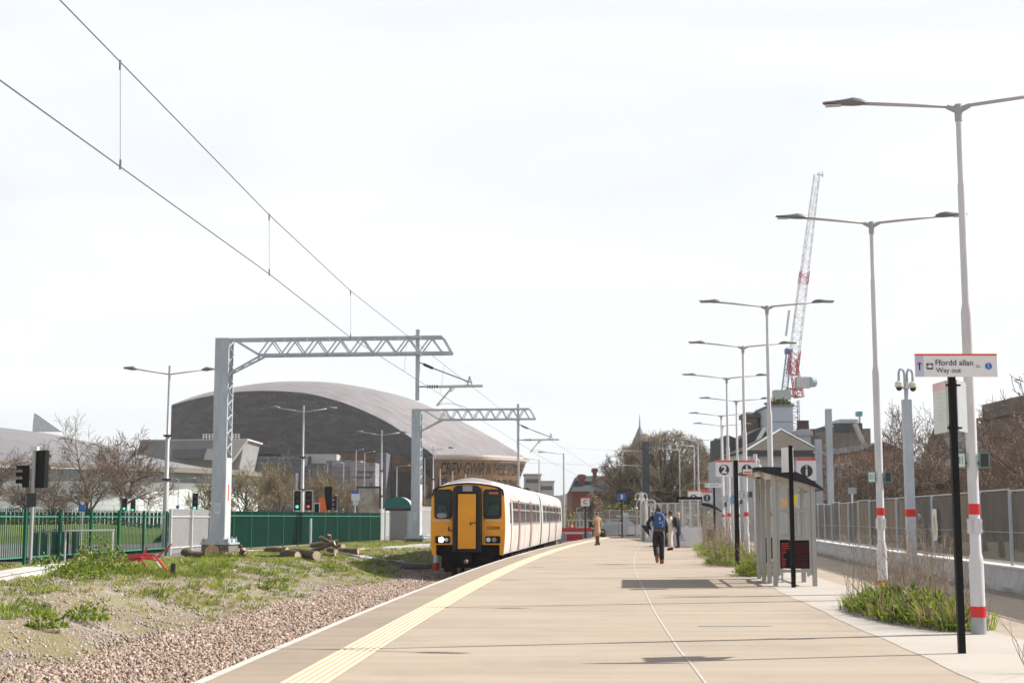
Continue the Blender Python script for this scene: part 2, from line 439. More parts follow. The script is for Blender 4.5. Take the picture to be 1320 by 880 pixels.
# rails
for off, lb in ((-.717, 'rusty running rail on the far side of the track bed'), (.717, 'rusty running rail nearest the platform wall')):
    rows = []
    for i in range(40):
        Y = 46 + i * 1.45; x = track(Y) + off
        rows.append([(x - .07, Y, -.93), (x - .012, Y, -.90), (x - .035, Y, -.82), (x + .035, Y, -.82), (x + .012, Y, -.90), (x + .07, Y, -.93)])
    o = MB().grid(rows).build('rail', m_rail); tag(o, lb, 'rail', 'running rails')

# ballast stones
def rocks(name, mats, n, sampler, size, seed):
    rg = np.random.default_rng(seed)
    P = sampler(rg, n); n = len(P)
    base = np.array([[1, 0, 0], [-1, 0, 0], [0, 1, 0], [0, -1, 0], [0, 0, 1], [0, 0, -1]], float)
    V = base[None] + rg.uniform(-.45, .45, (n, 6, 3))
    V *= rg.uniform(.6, 1.25, (n, 1, 3))
    a = rg.uniform(0, 2 * np.pi, (n, 1)); b_ = rg.uniform(0, 2 * np.pi, (n, 1))
    x = V[..., 0] * np.cos(a) - V[..., 1] * np.sin(a); y = V[..., 0] * np.sin(a) + V[..., 1] * np.cos(a); z = V[..., 2]
    y2 = y * np.cos(b_) - z * np.sin(b_); z2 = y * np.sin(b_) + z * np.cos(b_)
    V = np.stack([x, y2, z2], -1) * (size * rg.lognormal(0, .28, (n, 1, 1)))
    V = V + P[:, None, :]
    tri = np.array([[0, 2, 4], [2, 1, 4], [1, 3, 4], [3, 0, 4], [2, 0, 5], [1, 2, 5], [3, 1, 5], [0, 3, 5]])
    Fc = (tri[None] + 6 * np.arange(n)[:, None, None]).reshape(-1, 3)
    mi = np.repeat(rg.choice(len(mats), n, p=[.6, .25, .15][:len(mats)] if len(mats) == 3 else None), 8)
    return np_mesh(name, V.reshape(-1, 3), Fc, mats, mi)
def samp_ballast(rg, n):
    Y = 9 + 62 * rg.random(n) ** 1.9; d = rg.uniform(1.45, 4.3, n) + rg.normal(0, .2, n)
    P = []
    for y, q in zip(Y, d):
        X = edge(y) - q
        P.append((X, y, ground_z(X, y) + .015 * rg.random()))
    return np.array(P)
o = rocks('ballast', [m_stone, m_stone2, m_stone3], 70000, samp_ballast, .030, 3)
tag(o, 'pinkish brown crushed stone track ballast beside the platform', None, None, 'stuff')
m_grav = M('gravel_grey', (.34, .30, .27), .95, var=.25, sc_=8); m_grav2 = M('gravel_pale', (.46, .41, .37), .95, var=.2, sc_=8)
def samp_gravel(rg, n):
    P = []
    while len(P) < n:
        y = 11 + 60 * rg.random() ** 1.6; q = rg.uniform(3.6, 11)
        X = edge(y) - q
        if noise1(X * .55 + 3, y * .3) + rg.normal(0, .35) < .1 + (.8 if q < 6.3 else .15):
            P.append((X, y, ground_z(X, y) + .005))
    return np.array(P)
o = rocks('gravel', [m_grav, m_grav2, m_stone], 30000, samp_gravel, .022, 4)
tag(o, 'loose grey gravel scattered over the waste ground', None, None, 'stuff')

# ------------------------------------------------------------------ grass
m_g1 = leafmat('grass_bright', (.25, .335, .04), .25, 1.2, .35); m_g2 = leafmat('grass_yellow', (.36, .305, .095), .25, 1.2, .3); m_g3 = leafmat('grass_deep', (.10, .14, .03), .25, 1.2, .35)
def blades(name, mats, centres, per, rad, h, wid, seed, lean=.5, pm=None):
    rg = np.random.default_rng(seed); n = len(centres) * per
    C = np.repeat(np.array(centres), per, 0)
    rads = np.repeat(rg.uniform(.5, 1.3, (len(centres), 1)), per, 0) * rad
    hs = np.repeat(rg.uniform(.5, 1.3, (len(centres), 1)), per, 0) * h * rg.uniform(.5, 1.2, (n, 1))
    a = rg.uniform(0, 2 * np.pi, (n, 1)); rr = np.sqrt(rg.random((n, 1))) * rads
    B = C + np.hstack([rr * np.cos(a), rr * np.sin(a), np.zeros((n, 1)) - .01])
    t = rg.uniform(0, 2 * np.pi, (n, 1)); wv = np.hstack([np.cos(t), np.sin(t), np.zeros((n, 1))]) * wid * rg.uniform(.6, 1.3, (n, 1))
    ln = np.hstack([np.cos(a), np.sin(a), np.zeros((n, 1))]) * hs * lean * rg.uniform(.2, 1.3, (n, 1)) + rg.normal(0, .15, (n, 3)) * hs
    up = np.array([[0, 0, 1]]) * hs
    mid = B + up * .6 + ln * .35
    V = np.stack([B - wv, B + wv, mid + wv * .8, mid - wv * .8, B + up + ln], 1)
    f = np.array([[0, 1, 2], [0, 2, 3], [3, 2, 4]])
    Fc = (f[None] + 5 * np.arange(n)[:, None, None]).reshape(-1, 3)
    cm = np.repeat(rg.choice(len(mats), len(centres), p=pm), per)
    mix = rg.random(n) < .25
    cm = np.where(mix, rg.choice(len(mats), n), cm)
    return np_mesh(name, V.reshape(-1, 3), Fc, mats, np.repeat(cm, 3))
rg = random.Random(11)
cs = []
while len(cs) < 5600:
    y = 12 + 72 * rg.random(); q = rg.uniform(4.4, 13.5)
    X = edge(y) - q
    dens = noise1(X * .55 + 3, y * .3) + .5 * noise1(X * 1.9, y * 1.3)
    thr = .0 + (.5 if q < 5.4 else 0) - (.45 if q > 6.6 else 0) - (.4 if y > 30 else 0) - (.5 if 33 < y < 62 and 6 < q < 12 else 0) + (.1 if y < 24 else 0)
    if dens > thr + .12 + rg.gauss(0, .15): cs.append((X, y, ground_z(X, y)))
o = blades('grass', [m_g1, m_g2, m_g3], cs, 28, .24, .082, .0095, 5, .9, [.56, .28, .16])
tag(o, 'rough yellow green grass growing over the waste ground', None, None, 'stuff')
cs = []
for u0, u1, v0, v1, k in ((60, 205, 722, 742, 0), (150, 300, 724, 745, 110), (300, 520, 712, 745, 130), (430, 545, 697, 706, 90), (160, 400, 745, 775, 40), (0, 60, 770, 800, 25)):
    for _ in range(k): cs.append(tuple(gz(rg.uniform(u0, u1), rg.uniform(v0, v1))))
o = blades('tall_grass', [m_g1, m_g3], cs, 42, .28, .12, .009, 6, .9, [.75, .25])
tag(o, 'taller green grass in clumps along the fence and logs', None, None, 'stuff')

# leafy weeds (things one can tell apart)
m_leaf = leafmat('weed_leaf', (.14, .205, .03)); m_leaf2 = leafmat('weed_leaf_bright', (.25, .31, .045)); m_leaf3 = leafmat('weed_leaf_dark', (.06, .095, .022))
def leaves(name, centre, rx, ry, h, n, size, seed, mats, parent=None):
    rg = np.random.default_rng(seed)
    a = rg.uniform(0, 2 * np.pi, n); r = np.sqrt(rg.random(n)); z = rg.random(n) ** .8
    edgef = np.clip(1 - r ** 2.5, .15, 1)
    P = np.stack([rx * r * np.cos(a), ry * r * np.sin(a), .03 + h * z * edgef * (1 + .25 * np.sin(5 * a))], -1)
    d = rg.normal(0, 1, (n, 3)); d[:, 2] = np.abs(d[:, 2]) * .8 + .25; d /= np.linalg.norm(d, axis=1)[:, None]
    s = np.cross(d, rg.normal(0, 1, (n, 3))); s /= np.linalg.norm(s, axis=1)[:, None]
    ln = (size * rg.uniform(.6, 1.4, n))[:, None]
    nn = np.cross(d, s)
    V = np.stack([P, P + d * ln * .5 + s * ln * .22 + nn * ln * .05, P + d * ln - nn * ln * .12, P + d * ln * .5 - s * ln * .22 + nn * ln * .05], 1) + np.array(centre)
    f = np.array([[0, 1, 2], [0, 2, 3]]); Fc = (f[None] + 4 * np.arange(n)[:, None, None]).reshape(-1, 3)
    mi = np.repeat(rg.choice(len(mats), n, p=[.5, .32, .18]), 2)
    o = np_mesh(name, V.reshape(-1, 3), Fc, mats, mi)
    if parent: o.parent = parent
    return o
LM = [m_leaf, m_leaf2, m_leaf3]
for i, (u, v, rx, h, n, lb) in enumerate(((127, 739, .85, .75, 1400, 'big bright green leafy weed bush beside the red trestle'), (100, 746, .6, .35, 500, 'low green leafy weed in front of the cut log discs'), (62, 740, .6, .4, 350, 'dull green weed by the pale cable trough'),
        (287, 722, .9, .2, 500, 'green weeds growing in front of the first mast footing'), (350, 763, .5, .35, 300, 'loose leafy weed on the ground near the ballast shoulder'), (430, 738, .6, .4, 350, 'leafy weed in front of the fallen logs'), (110, 803, .4, .3, 350, 'dark green weed in the left foreground, larger of the two'), (60, 812, .35, .22, 260, 'dark green weed in the left foreground, smaller of the two'),
        (496, 731, .6, .5, 400, 'dark weed in the shadow left of the train front'))):
    c = gz(u, v)
    if 'mast footing' in lb: c = Vector((at(u, v, 49.3).x, 49.3, ground_z(at(u, v, 49.3).x, 49.3)))
    o = leaves('weed_bush', (0, 0, 0), rx, rx * .8, h, n, .085, 20 + i, LM); o.location = c
    tag(o, lb, 'weed', 'weeds on the waste ground')
# green weeds and dry stems round the lamp posts on the right
m_dry = M('dry_stem', (.30, .22, .16), .9, var=.3, sc_=4)
def planter(name, poly_c, rx, ry, rot, h, n, ndry, dh, seed, lb, lb2, size=.095):
    c = poly_c
    o = leaves(name, (0, 0, 0), rx, ry, h, n, size, seed, LM); o.location = c; o.rotation_euler = (0, 0, rot)
    tag(o, lb, None, None, 'stuff')
    if not ndry: return
    m = MB(); rg = random.Random(seed)
    for k in range(ndry):
        a = rg.uniform(0, 6.28); r = math.sqrt(rg.random()); x, y = rx * 1.02 * r * math.cos(a), ry * 1.05 * r * math.sin(a)
        hh = dh * rg.uniform(.45, 1.15); lx, ly = rg.gauss(0, .16) * hh, rg.gauss(0, .16) * hh
        pts = [(x, y, 0), (x + lx * .3 + rg.gauss(0, .01), y + ly * .3, hh * .45), (x + lx * .7 + rg.gauss(0, .02), y + ly * .7, hh * .8), (x + lx * 1.1, y + ly * 1.1, hh)]
        m.tube(pts, [.0045, .0038, .003, .0015], 3, False)
        for j in range(rg.randint(2, 5)):
            t = rg.uniform(.3, .95); i0 = min(2, int(t * 3)); q = Vector(pts[i0]).lerp(Vector(pts[i0 + 1]), t * 3 - i0)
            e = q + Vector((rg.gauss(0, .09), rg.gauss(0, .09), rg.uniform(.02, .14)))
            m.tube([q, e], [.0028, .001], 3, False)
    o = m.build(name.replace('green_weeds', 'dry_stems'), m_dry, loc=c, fix=False); o.rotation_euler = (0, 0, rot)
    tag(o, lb2, None, None, 'stuff')
a, b, c_ = gr(1110, 789), gr(1252, 812), gr(1130, 770)
cc = (a + b) / 2
planter('green_weeds', (5.62, 20.5, 0), .60, 2.75, .0, .32, 5200, 150, 1.15, 31, 'bright green weeds at the foot of the two nearest lamp posts', 'thin dry brown stems standing in the weeds by the nearest lamp posts')
planter('green_weeds', (7.0, 25.6, 0), .6, 1.5, -.03, .12, 150, 60, 1.0, 32, 'sparse weeds round the camera mast foot', 'thin dry brown stems standing round the camera mast')
planter('green_weeds', (6.05, 35.5, 0), .55, 1.3, -.1, .42, 900, 50, .8, 33, 'green weeds just behind the shelter', 'dry stems just behind the shelter')
planter('green_weeds', (6.65, 43.5, 0), .75, 2.6, -.12, .5, 1500, 150, 1.35, 34, 'green weeds round the second platform sign post', 'dry brown stems round the platform sign post')
planter('green_weeds', (7.6, 52, 0), .8, 3.4, -.12, .5, 1300, 130, 1.4, 35, 'green weeds further up the platform strip', 'dry stems further up the platform strip')
planter('green_weeds', (8.7, 61, 0), .8, 3.4, -.12, .5, 900, 110, 1.4, 36, 'green weeds in front of the far shelter', 'dry stems in front of the far shelter')
rgp = random.Random(41); cs = []
for cx_, cy_, rx_, ry_, n_ in ((5.62, 20.5, .6, 2.75, 46), (6.05, 35.5, .5, 1.2, 18), (6.65, 43.5, .7, 2.5, 30), (7.6, 52, .8, 3.2, 30), (8.7, 61, .8, 3.2, 30)):
    for _ in range(n_):
        a_ = rgp.uniform(0, 6.28); r_ = math.sqrt(rgp.random()) * 1.02; cs.append((cx_ + rx_ * r_ * math.cos(a_), cy_ + ry_ * r_ * math.sin(a_), .0))
m_dead = leafmat('dead_grass', (.34, .26, .15), .25, 2., .3)
o = blades('strip_grass', [m_g1, m_g3, m_dead], cs, 34, .20, .34, .0075, 9, .6, [.42, .28, .30]); tag(o, 'mixed green and dead grass among the weeds of the planted strip', None, None, 'stuff')
# twiggy bush at the right frame edge
m = MB(); rg2 = random.Random(5)
for k in range(7):
    pts = [(0, 0, 0)]; d = Vector((rg2.gauss(-.1, .3), rg2.gauss(0, .3), rg2.uniform(.5, 1))).normalized()
    for j in range(4):
        pts.append(tuple(Vector(pts[-1]) + d * .16)); d = (d + Vector((rg2.gauss(0, .25), rg2.gauss(0, .25), rg2.gauss(0, .15)))).normalized()
    m.tube(pts, [.005, .004, .003, .0025, .0015], 3, False)
tw = m.build('dead_weed', m_dry, loc=gr(1326, 868), fix=False); tag(tw, 'bare twiggy dead weed at the right edge of the pale path', 'weed')
# ------------------------------------------------------------------ shared paints
m_lamp = M('lamp_post_paint', (.60, .59, .615), .45, var=.07, sc_=3, tint=(.40, .37, .35), tsc=2.2, tamt=.45, stretch=(3, 3, .6))
m_arm = M('arm_paint', (.42, .40, .40), .5, var=.08)
m_headg = M('lamp_head_grey', (.16, .17, .19), .5, var=.1)
m_lens = M('lamp_lens', (.55, .50, .45), .2, var=.05)
m_red = M('red_band', (.62, .015, .02), .4, var=.06)
m_galv = M('galvanised', (.42, .465, .51), .5, .08, var=.13, sc_=5, stretch=(1, 1, .35), tint=(.27, .28, .29), tsc=1.5, tamt=.45)
m_galvl = M('galvanised_pale', (.55, .56, .57), .55, .15, var=.12, sc_=4, stretch=(1, 1, .3))
m_slv = M('grey_sleeve', (.33, .34, .37), .6, var=.1)
m_blk = M('black_paint', (.010, .010, .011), .5, var=.2, spec=.15)
m_dgrey = M('dark_grey_paint', (.045, .047, .05), .5, var=.15, spec=.25)
m_white = M('white_panel', (.72, .71, .72), .4, var=.03)
m_lav = M('lavender_panel', (.50, .48, .62), .4, var=.03)
m_orange = M('orange_red_strip', (.72, .085, .035), .4, var=.04)
m_signgrn = M('exit_green', (.10, .25, .21), .45, var=.05)
m_pale = M('pale_sign', (.62, .66, .64), .45, var=.05)
m_alu = M('aluminium', (.37, .36, .34), .45, .2, var=.06)
m_navy = M('sign_black', (.02, .024, .03), .4, var=.05)
m_blue = M('sign_blue', (.02, .12, .48), .4, var=.05)
m_cream = M('cream_dome', (.66, .62, .52), .35, var=.04)
m_gl = glass('shelter_glass', (.52, .57, .57), .11)
m_cable = M('cable', (.10, .10, .11), .6)

# ------------------------------------------------------------------ platform lamp posts
H = 6.58
def lp(u, v):
    Y = 40.
    for _ in range(40): Y += .5 * (Y * (H + .02 - CAMZ) / (at(u, v, Y).z - CAMZ) - Y)
    p = at(u, v, Y); return (p.x, p.y)
def lamp_proto(name):
    t = thing(name, 'x', 'lamp post', (0, 0, 0))
    prof = [(.088, .0), (.088, .86), (.082, .92), (.066, .98), (.066, 3.9), (.066, 3.93), (.047, 4.05), (.046, 5.55), (.037, 5.6), (.036, H - .12)]
    MB().lathe((0, 0, 0), prof, 18).build('post', m_lamp, t, smooth='auto')
    MB().lathe((0, 0, 0), [(.091, .0), (.091, .2)], 18).build('base_sleeve', m_slv, t, smooth='auto')
    MB().lathe((0, 0, 0), [(.0915, .203), (.0915, .335)], 18).build('red_band', m_red, t, smooth='auto')
    MB().lathe((0, 0, 0), [(.070, 1.44), (.070, 1.57)], 18).build('red_band', m_red, t, smooth='auto')
    m = MB()
    for a in range(4):
        ang = a * math.pi / 2 + .4
        m.box((.068 * math.cos(ang), .068 * math.sin(ang), 1.30), (.018, .085, .18), ang)
        for zz in (1.24, 1.36):
            for s in (-.035, .035):
                m.ball((.079 * math.cos(ang) - s * math.sin(ang), .079 * math.sin(ang) + s * math.cos(ang), zz), .009, 6, 4)
    m.build('hinge_plate', m_lamp, t)
    m = MB(); m.lathe((0, 0, 0), [(.045, H - .2), (.05, H - .05), (.045, H + .02)], 14)
    m.tube([(0, 0, H - .06), (-.14, 0, H + .0)], [.045, .03], 10); m.tube([(0, 0, H - .06), (.14, 0, H + .0)], [.045, .03], 10)
    m.build('arm_bracket', m_slv, t, smooth='auto')
    for s in (-1, 1):
        z0, z1 = H + .0, H + .105
        MB().tube([(s * .12, 0, z0), (s * 1.18, 0, z1)], .022, 10).build('arm', m_arm, t, smooth=True)
        m = MB(); rows = []
        for k, (x, w_, hh, zc) in enumerate(((1.12, .03, .03, 0), (1.2, .075, .055, .01), (1.30, .10, .065, .012), (1.42, .09, .045, .004), (1.55, .08, .03, .0), (1.66, .06, .02, .0), (1.68, .01, .01, .0))):
            zz = z1 + zc + (x - 1.18) * .06
            rows.append([(s * x, w_ * math.cos(a), zz + hh * math.sin(a) * (1 if math.sin(a) > 0 else .55)) for a in [2 * math.pi * j / 12 for j in range(13)]])
        m.grid(rows); hd = m.build('lamp_head', m_headg, t, smooth='auto')
        MB().box((s * 1.545, 0, z1 - .006), (.2, .1, .012)).build('lens', m_lens, hd)
    for s in (-1, 1):
        b = MB().box((s * .14, -.02, 2.1), (.12, .05, .19), s * .35).build('sign_box', m_signgrn, t)
        MB().box((s * .14 + .0, -.049, 2.1), (.10, .012, .16), s * .35).build('sign_face', m_pale if s < 0 else m_dgrey, b)
        MB().rng(min(0, s * .09), max(0, s * .09), -.02, .02, 2.06, 2.08).build('sign_bracket', m_dgrey, t)
        if s < 0:
            m = MB(); cx = s * .14
            m.box((cx - .02, -.070, 2.115), (.016, .004, .06), 0); m.box((cx - .025, -.070, 2.07), (.03, .004, .014)); m.box((cx + .03, -.062, 2.1), (.03, .004, .10))
            m.build('running_figure', m_signgrn, b)
    return t
lamps = [(1262, 817, 12, 'tallest looking pale twin arm lamp post, just behind the way out sign'),
         (1138.5, 773, 3.3, 'pale twin arm lamp post in the green weeds left of the square camera mast'),
         (None, lp(988.5, 394), 0, 'twin arm lamp post rising directly behind the near shelter roof'),
         (None, lp(957.5, 446), -2, 'twin arm lamp post in front of the platform 1 sign'),
         (None, lp(936.6, 486.5), -3, 'twin arm lamp post just right of the platform 2 sign pole'),
         (None, lp(949, 516), -5, 'twin arm lamp post beyond the platform 1 sign, behind the second row of weeds'),
         (None, lp(929.5, 535), -6, 'twin arm lamp post close to the right of the far shelter'),
         (None, lp(931, 548), -6, 'slightly lower looking twin arm lamp post behind the far shelter'),
         (None, lp(899.5, 567.5), -8, 'small distant twin arm lamp post behind the dark departure board'),
         (None, lp(838, 611), -10, 'distant twin arm lamp post in front of the round tree, beside the dark square mast'),
         (None, lp(860, 616), -10, 'farthest twin arm lamp post in front of the round tree, above the mesh barrier')]
first = None
for u, v, rz, lb in lamps:
    p = Vector((v[0], v[1], 0)) if u is None else gr(u, v)
    if first is None: first = lamp_proto('lamp_post'); first.location = p; first.rotation_euler = (0, 0, R(-rz)); first['label'] = lb; first['group'] = 'twin arm lamp posts on the platform'
    else: dup(first, p, R(-rz), lb)
# single arm lamps far away
def single_lamp(base, h, arm, rz, lb, th=.05):
    t = thing('lamp_post', lb, 'lamp post', base, rz, 'single arm lamp posts beyond the platform')
    MB().lathe((0, 0, 0), [(th * 1.4, 0), (th * 1.4, 1), (th, 1.1), (th * .7, h)], 10).build('post', m_lamp, t, smooth='auto')
    MB().tube([(0, 0, h - .05), (-arm * .8, 0, h + .08)], th * .5, 8).build('arm', m_arm, t, smooth=True)
    MB().ball((-arm, 0, h + .09), (arm * .25, .1, .05), 10, 6).build('lamp_head', m_headg, t, smooth=True)
def topH(v, Y): return at(660, v, Y).z
def on(u, Y): return Vector((at(u, 667, Y).x, Y, 0))
q = on(896, 95); single_lamp(q, topH(574, 95), 1.9, 0, 'single arm lamp post close beside the distant twin arm lamp')
q = on(877, 105); single_lamp(q, topH(579, 105), 2.0, 0, 'single arm lamp post between the dark mast and the departure board')

# ------------------------------------------------------------------ way out sign
def v_boards(t, z0, z1, wdt, th=.022):
    """two timetable boards folded in a V about the pole"""
    for s, a, mm in ((-1, R(115), m_white), (1, R(68), m_white)):
        b = MB().box((s * .055 + math.cos(a) * wdt / 2, .0 + math.sin(a) * wdt / 2, (z0 + z1) / 2), (wdt, th, z1 - z0), a).build('board', mm, t)
    return
base = gr(1240, 842)
t = thing('direction_sign', 'way out sign with arrow on a slim black post beside the nearest lamp post', 'sign', base)
pt = MB().rng(-.035, .035, -.03, .03, 0, 3.07).build('post', m_blk, t)
zt, zb = at(1230, 459, base.y).z, at(1230, 486, base.y).z
xl, xr = at(1178, 470, base.y).x - base.x, at(1283, 470, base.y).x - base.x
y = -.045
pn = MB().rng(xl, xr, y - .012, y + .012, zb, zt).build('panel', m_white, t)
MB().rng(xl, xr, y - .016, y + .013, zt, zt + .02).build('top_strip', m_orange, pn)
MB().rng(xl, xl + .085, y - .016, y - .0125, zb, zt - .002).build('arrow_panel', m_lav, pn)
m = MB(); ax = xl + .0425; zc = (zt + zb) / 2; yy = y - .019
m.rng(ax - .006, ax + .006, yy, yy + .002, zc - .045, zc + .03); m.bar((ax - .028, yy, zc + .012), (ax, yy, zc + .042), .012, .002); m.bar((ax + .028, yy, zc + .012), (ax, yy, zc + .042), .012, .002)
m.build('arrow', m_blk, pn)
m = MB(); ix = xl + .152; m.rng(ix - .034, ix + .034, y - .016, y - .0125, zc - .034, zc + .03); m.build('exit_symbol', m_blk, pn)
m = MB(); m.ball((ix, y - .018, zc - .003), (.02, .004, .018), 10, 6); m.bar((ix - .02, y - .018, zc + .02), (ix + .02, y - .018, zc + .02), .006, .003); m.rng(ix - .026, ix - .02, y - .019, y - .016, zc - .025, zc + .01); m.rng(ix + .02, ix + .026, y - .019, y - .016, zc - .025, zc + .01)
m.build('symbol_mark', m_white, pn)
def fit_text(body, x0, x1, zc_, mt, par, yy, bold):
    o = text(body, 1, mt, par, (x0, yy, zc_), bold=bold, align='LEFT', extrude=.02)
    xs = [v.co.x for v in o.data.vertices]; k = (x1 - x0) / (max(xs) - min(xs)); o.location.x = x0 - min(xs) * k; o.scale = (k, k, k); return o
fit_text('Ffordd allan', xl + .214, xl + .612, zc + .034, m_navy, pn, y - .0145, .005)
fit_text('Way out', xl + .217, xl + .482, zc - .046, m_dgrey, pn, y - .0145, .0)
m = MB(); m.lathe((0, 0, 0), [(.036, 0), (.036, .004)], 20)
o = m.build('blue_symbol', m_blue, pn); o.location = (xl + .775, y - .013, zc); o.rotation_euler = (R(90), 0, 0)
m = MB(); qx = xl + .775; m.ball((qx - .004, y - .019, zc + .017), (.007, .003, .007), 8, 5); m.bar((qx - .005, y - .019, zc + .012), (qx - .002, y - .019, zc - .008), .007, .003); m.bar((qx - .002, y - .019, zc - .008), (qx + .016, y - .019, zc - .012), .006, .003); m.bar((qx - .016, y - .019, zc - .014), (qx + .004, y - .019, zc - .022), .005, .003)
m.build('wheelchair_mark', m_white, pn)
m = MB(); qx = xl + .665
for k in range(3): m.bar((qx - .022 + k * .018, y - .015, zc + .02 - .006 * k), (qx - .012 + k * .016, y - .015, zc - .022 + .006 * k), .005, .003)
m.bar((qx - .024, y - .015, zc - .012), (qx + .02, y - .015, zc - .006), .005, .003); m.build('toilet_mark', m_slv, pn)
# V boards below
zt2, zb2 = at(1222, 490, base.y).z, at(1222, 556, base.y).z
ang = R(91)
bw = .44
c_ = Vector((-.05 + math.cos(ang) * bw / 2, .02 + math.sin(ang) * bw / 2, (zt2 + zb2) / 2))
bo = MB().box(c_, (bw, .02, zt2 - zb2), ang).build('board', m_pale, t)
nrm = Vector((-math.sin(ang), math.cos(ang), 0)); nrm = -nrm if nrm.y > 0 else nrm
tdir = Vector((math.cos(ang), math.sin(ang), 0))
m = MB(); m.box(c_ + nrm * .0115 + Vector((0, 0, (zt2 - zb2) / 2 - .045)), (bw - .01, .003, .085), ang)
m.build('pink_header', M('pink_header', (.72, .50, .52), .5), bo)
m = MB(); rr = random.Random(3)
for k in range(7):
    zz = zt2 - .13 - k * .045; ln = rr.uniform(.12, .26); m.box(c_ + nrm * .0115 + tdir * (-.02) + Vector((0, 0, zz - c_.z)), (ln, .003, .008), ang)
m.build('faint_print', M('faint_print', (.5, .56, .56), .5), bo)
ang2 = R(60)
c2 = Vector((.05 + math.cos(ang2) * bw / 2, .02 + math.sin(ang2) * bw / 2, (zt2 + zb2) / 2 + .01))
MB().box(c2, (bw, .02, zt2 - zb2), ang2).build('board', m_slv, t)
for zz in (zt2 - .05, zb2 + .04): MB().bar((-.06, .0, zz), (.1, .03, zz), .02).build('bracket', m_blk, t)

# CCTV mast
def goosenecks(t, z, n, r, h, rot=0, mt=None):
    m = MB()
    for k in range(n):
        a = rot + 2 * math.pi * k / n; c, s = math.cos(a), math.sin(a)
        pts = [(.03 * c, .03 * s, z - .25)] + [((.03 + r * (1 - math.cos(b))) * c, (.03 + r * (1 - math.cos(b))) * s, z + h * math.sin(b)) for b in [math.pi * j / 9 for j in range(10)]] + [((.03 + 2 * r) * c, (.03 + 2 * r) * s, z - .12)]
        a_ = MB().tube(pts, .024, 8).build('gooseneck', mt or m_galv, t, smooth=True)
        d = MB(); x, y_ = (.03 + 2 * r) * c, (.03 + 2 * r) * s
        d.lathe((x, y_, z), [(.03, -.12), (.075, -.15), (.085, -.23), (.04, -.25)], 12); dm = d.build('camera_dome', m_cream, a_, smooth='auto')
        MB().ball((x, y_, z - .25), (.06, .06, .06), 10, 6).build('dome_lens', m_dgrey, dm, smooth=True)
base = gr(1177, 765)
t = thing('cctv_mast', 'grey square camera mast with two gooseneck domes behind the second lamp post', 'cctv mast', base, 0)
zz = at(1172, 515, base.y).z
MB().rng(-.078, .078, -.078, .078, 0.02, zz).build('mast', m_galv, t)
MB().box((0, 0, .01), (.42, .42, .02)).build('base_plate', m_galv, t)
m = MB()
for a in range(4):
    c, s = (1, 0) if a == 0 else (-1, 0) if a == 1 else (0, 1) if a == 2 else (0, -1)
    m.prism([(c * .087 - s * .006, s * .087 + c * .006, .02), (c * .2 - s * .006, s * .2 + c * .006, .02), (c * .087 - s * .006, s * .087 + c * .006, .2)], (0, 0, 0), (s * .012, -c * .012, 0))
m.build('gusset', m_galv, t)
MB().rng(-.0795, .0795, -.0795, .0795, 1.42, 1.56).build('red_band', m_red, t)
MB().rng(-.05, .05, -.09, -.086, 1.0, 1.28).build('hatch', m_galvl, t)
MB().lathe((0, 0, 0), [(.04, zz), (.04, zz + .2), (.07, zz + .21), (.07, zz + .23), (.03, zz + .24), (.03, zz + .35)], 12).build('mast_head', m_galv, t, smooth='auto')
goosenecks(t, zz + .47, 2, .068, .11, R(25))

# ------------------------------------------------------------------ numbered flag signs
def disc_sign(parent, x0, x1, z0, z1, glyph, y=0, gsz=.30, bold=.012):
    pn = MB().rng(x0, x1, y - .02, y + .02, z0, z1).build('panel', m_white, parent)
    MB().rng(x0, x1, y - .022, y + .022, z1, z1 + .055).build('top_strip', m_orange, pn)
    cx = (x0 + x1) / 2; cz = (z0 + z1) / 2 - .01; r = (x1 - x0) * .315
    d = MB().lathe((0, 0, 0), [(r, 0), (r, .006)], 28).build('disc', m_navy, pn); d.location = (cx, y - .0205, cz); d.rotation_euler = (R(90), 0, 0)
    text(glyph, gsz, m_white, pn, (cx, y - .028, cz), bold=bold)
Y = 41.0; base = on(949.5, Y)
t = thing('platform_sign', 'black post carrying a white number 2 flag sign on its left', 'sign', base)
MB().rng(-.06, .06, -.05, .05, 0, at(0, 593, Y).z).build('post', m_blk, t)
X = lambda u: at(u, 667, Y).x - base.x
disc_sign(t, X(923.7), X(945), at(0, 614, Y).z, at(0, 595.5, Y).z, '2')
t2 = thing('platform_sign', 'white number 1 flag sign half hidden behind the fourth lamp post', 'sign', on(950.6, 41.9))
MB().rng(-.02, .02, -.02, .02, 0, at(0, 594, 41.9).z).build('post', m_blk, t2)
disc_sign(t2, .06, .54, at(0, 614, 41.9).z, at(0, 595.5, 41.9).z, '1')
Y = 34.6; base = on(1041, Y)
t = thing('information_sign', 'white information sign with black i disc above the near shelter roof', 'sign', base)
MB().rng(-.03, .03, .03, .09, 0, at(0, 600, Y).z).build('post', m_alu, t)
X = lambda u: at(u, 667, Y).x - base.x
disc_sign(t, X(1028.5), X(1053.5), at(0, 619, Y).z, at(0, 593.5, Y).z, 'i', gsz=.36, bold=.004)
Y = 72; base = on(911, Y)
t = thing('platform_sign', 'far white number 1 flag sign left of the lamp posts, above the far shelter', 'sign', base)
MB().rng(-.04, .04, .03, .09, 0, at(0, 636, Y).z).build('post', m_alu, t); X = lambda u: at(u, 667, Y).x - base.x
disc_sign(t, X(904.5), X(919), at(0, 648, Y).z, at(0, 634.5, Y).z, '1', gsz=.34)
Y = 80; base = on(894.5, Y)
t = thing('platform_sign', 'far white number 2 flag sign behind the dark departure board', 'sign', base)
MB().rng(-.04, .04, .03, .09, 0, at(0, 636, Y).z).build('post', m_alu, t); X = lambda u: at(u, 667, Y).x - base.x
disc_sign(t, X(887), X(902), at(0, 650, Y).z, at(0, 633, Y).z, '2', gsz=.34)
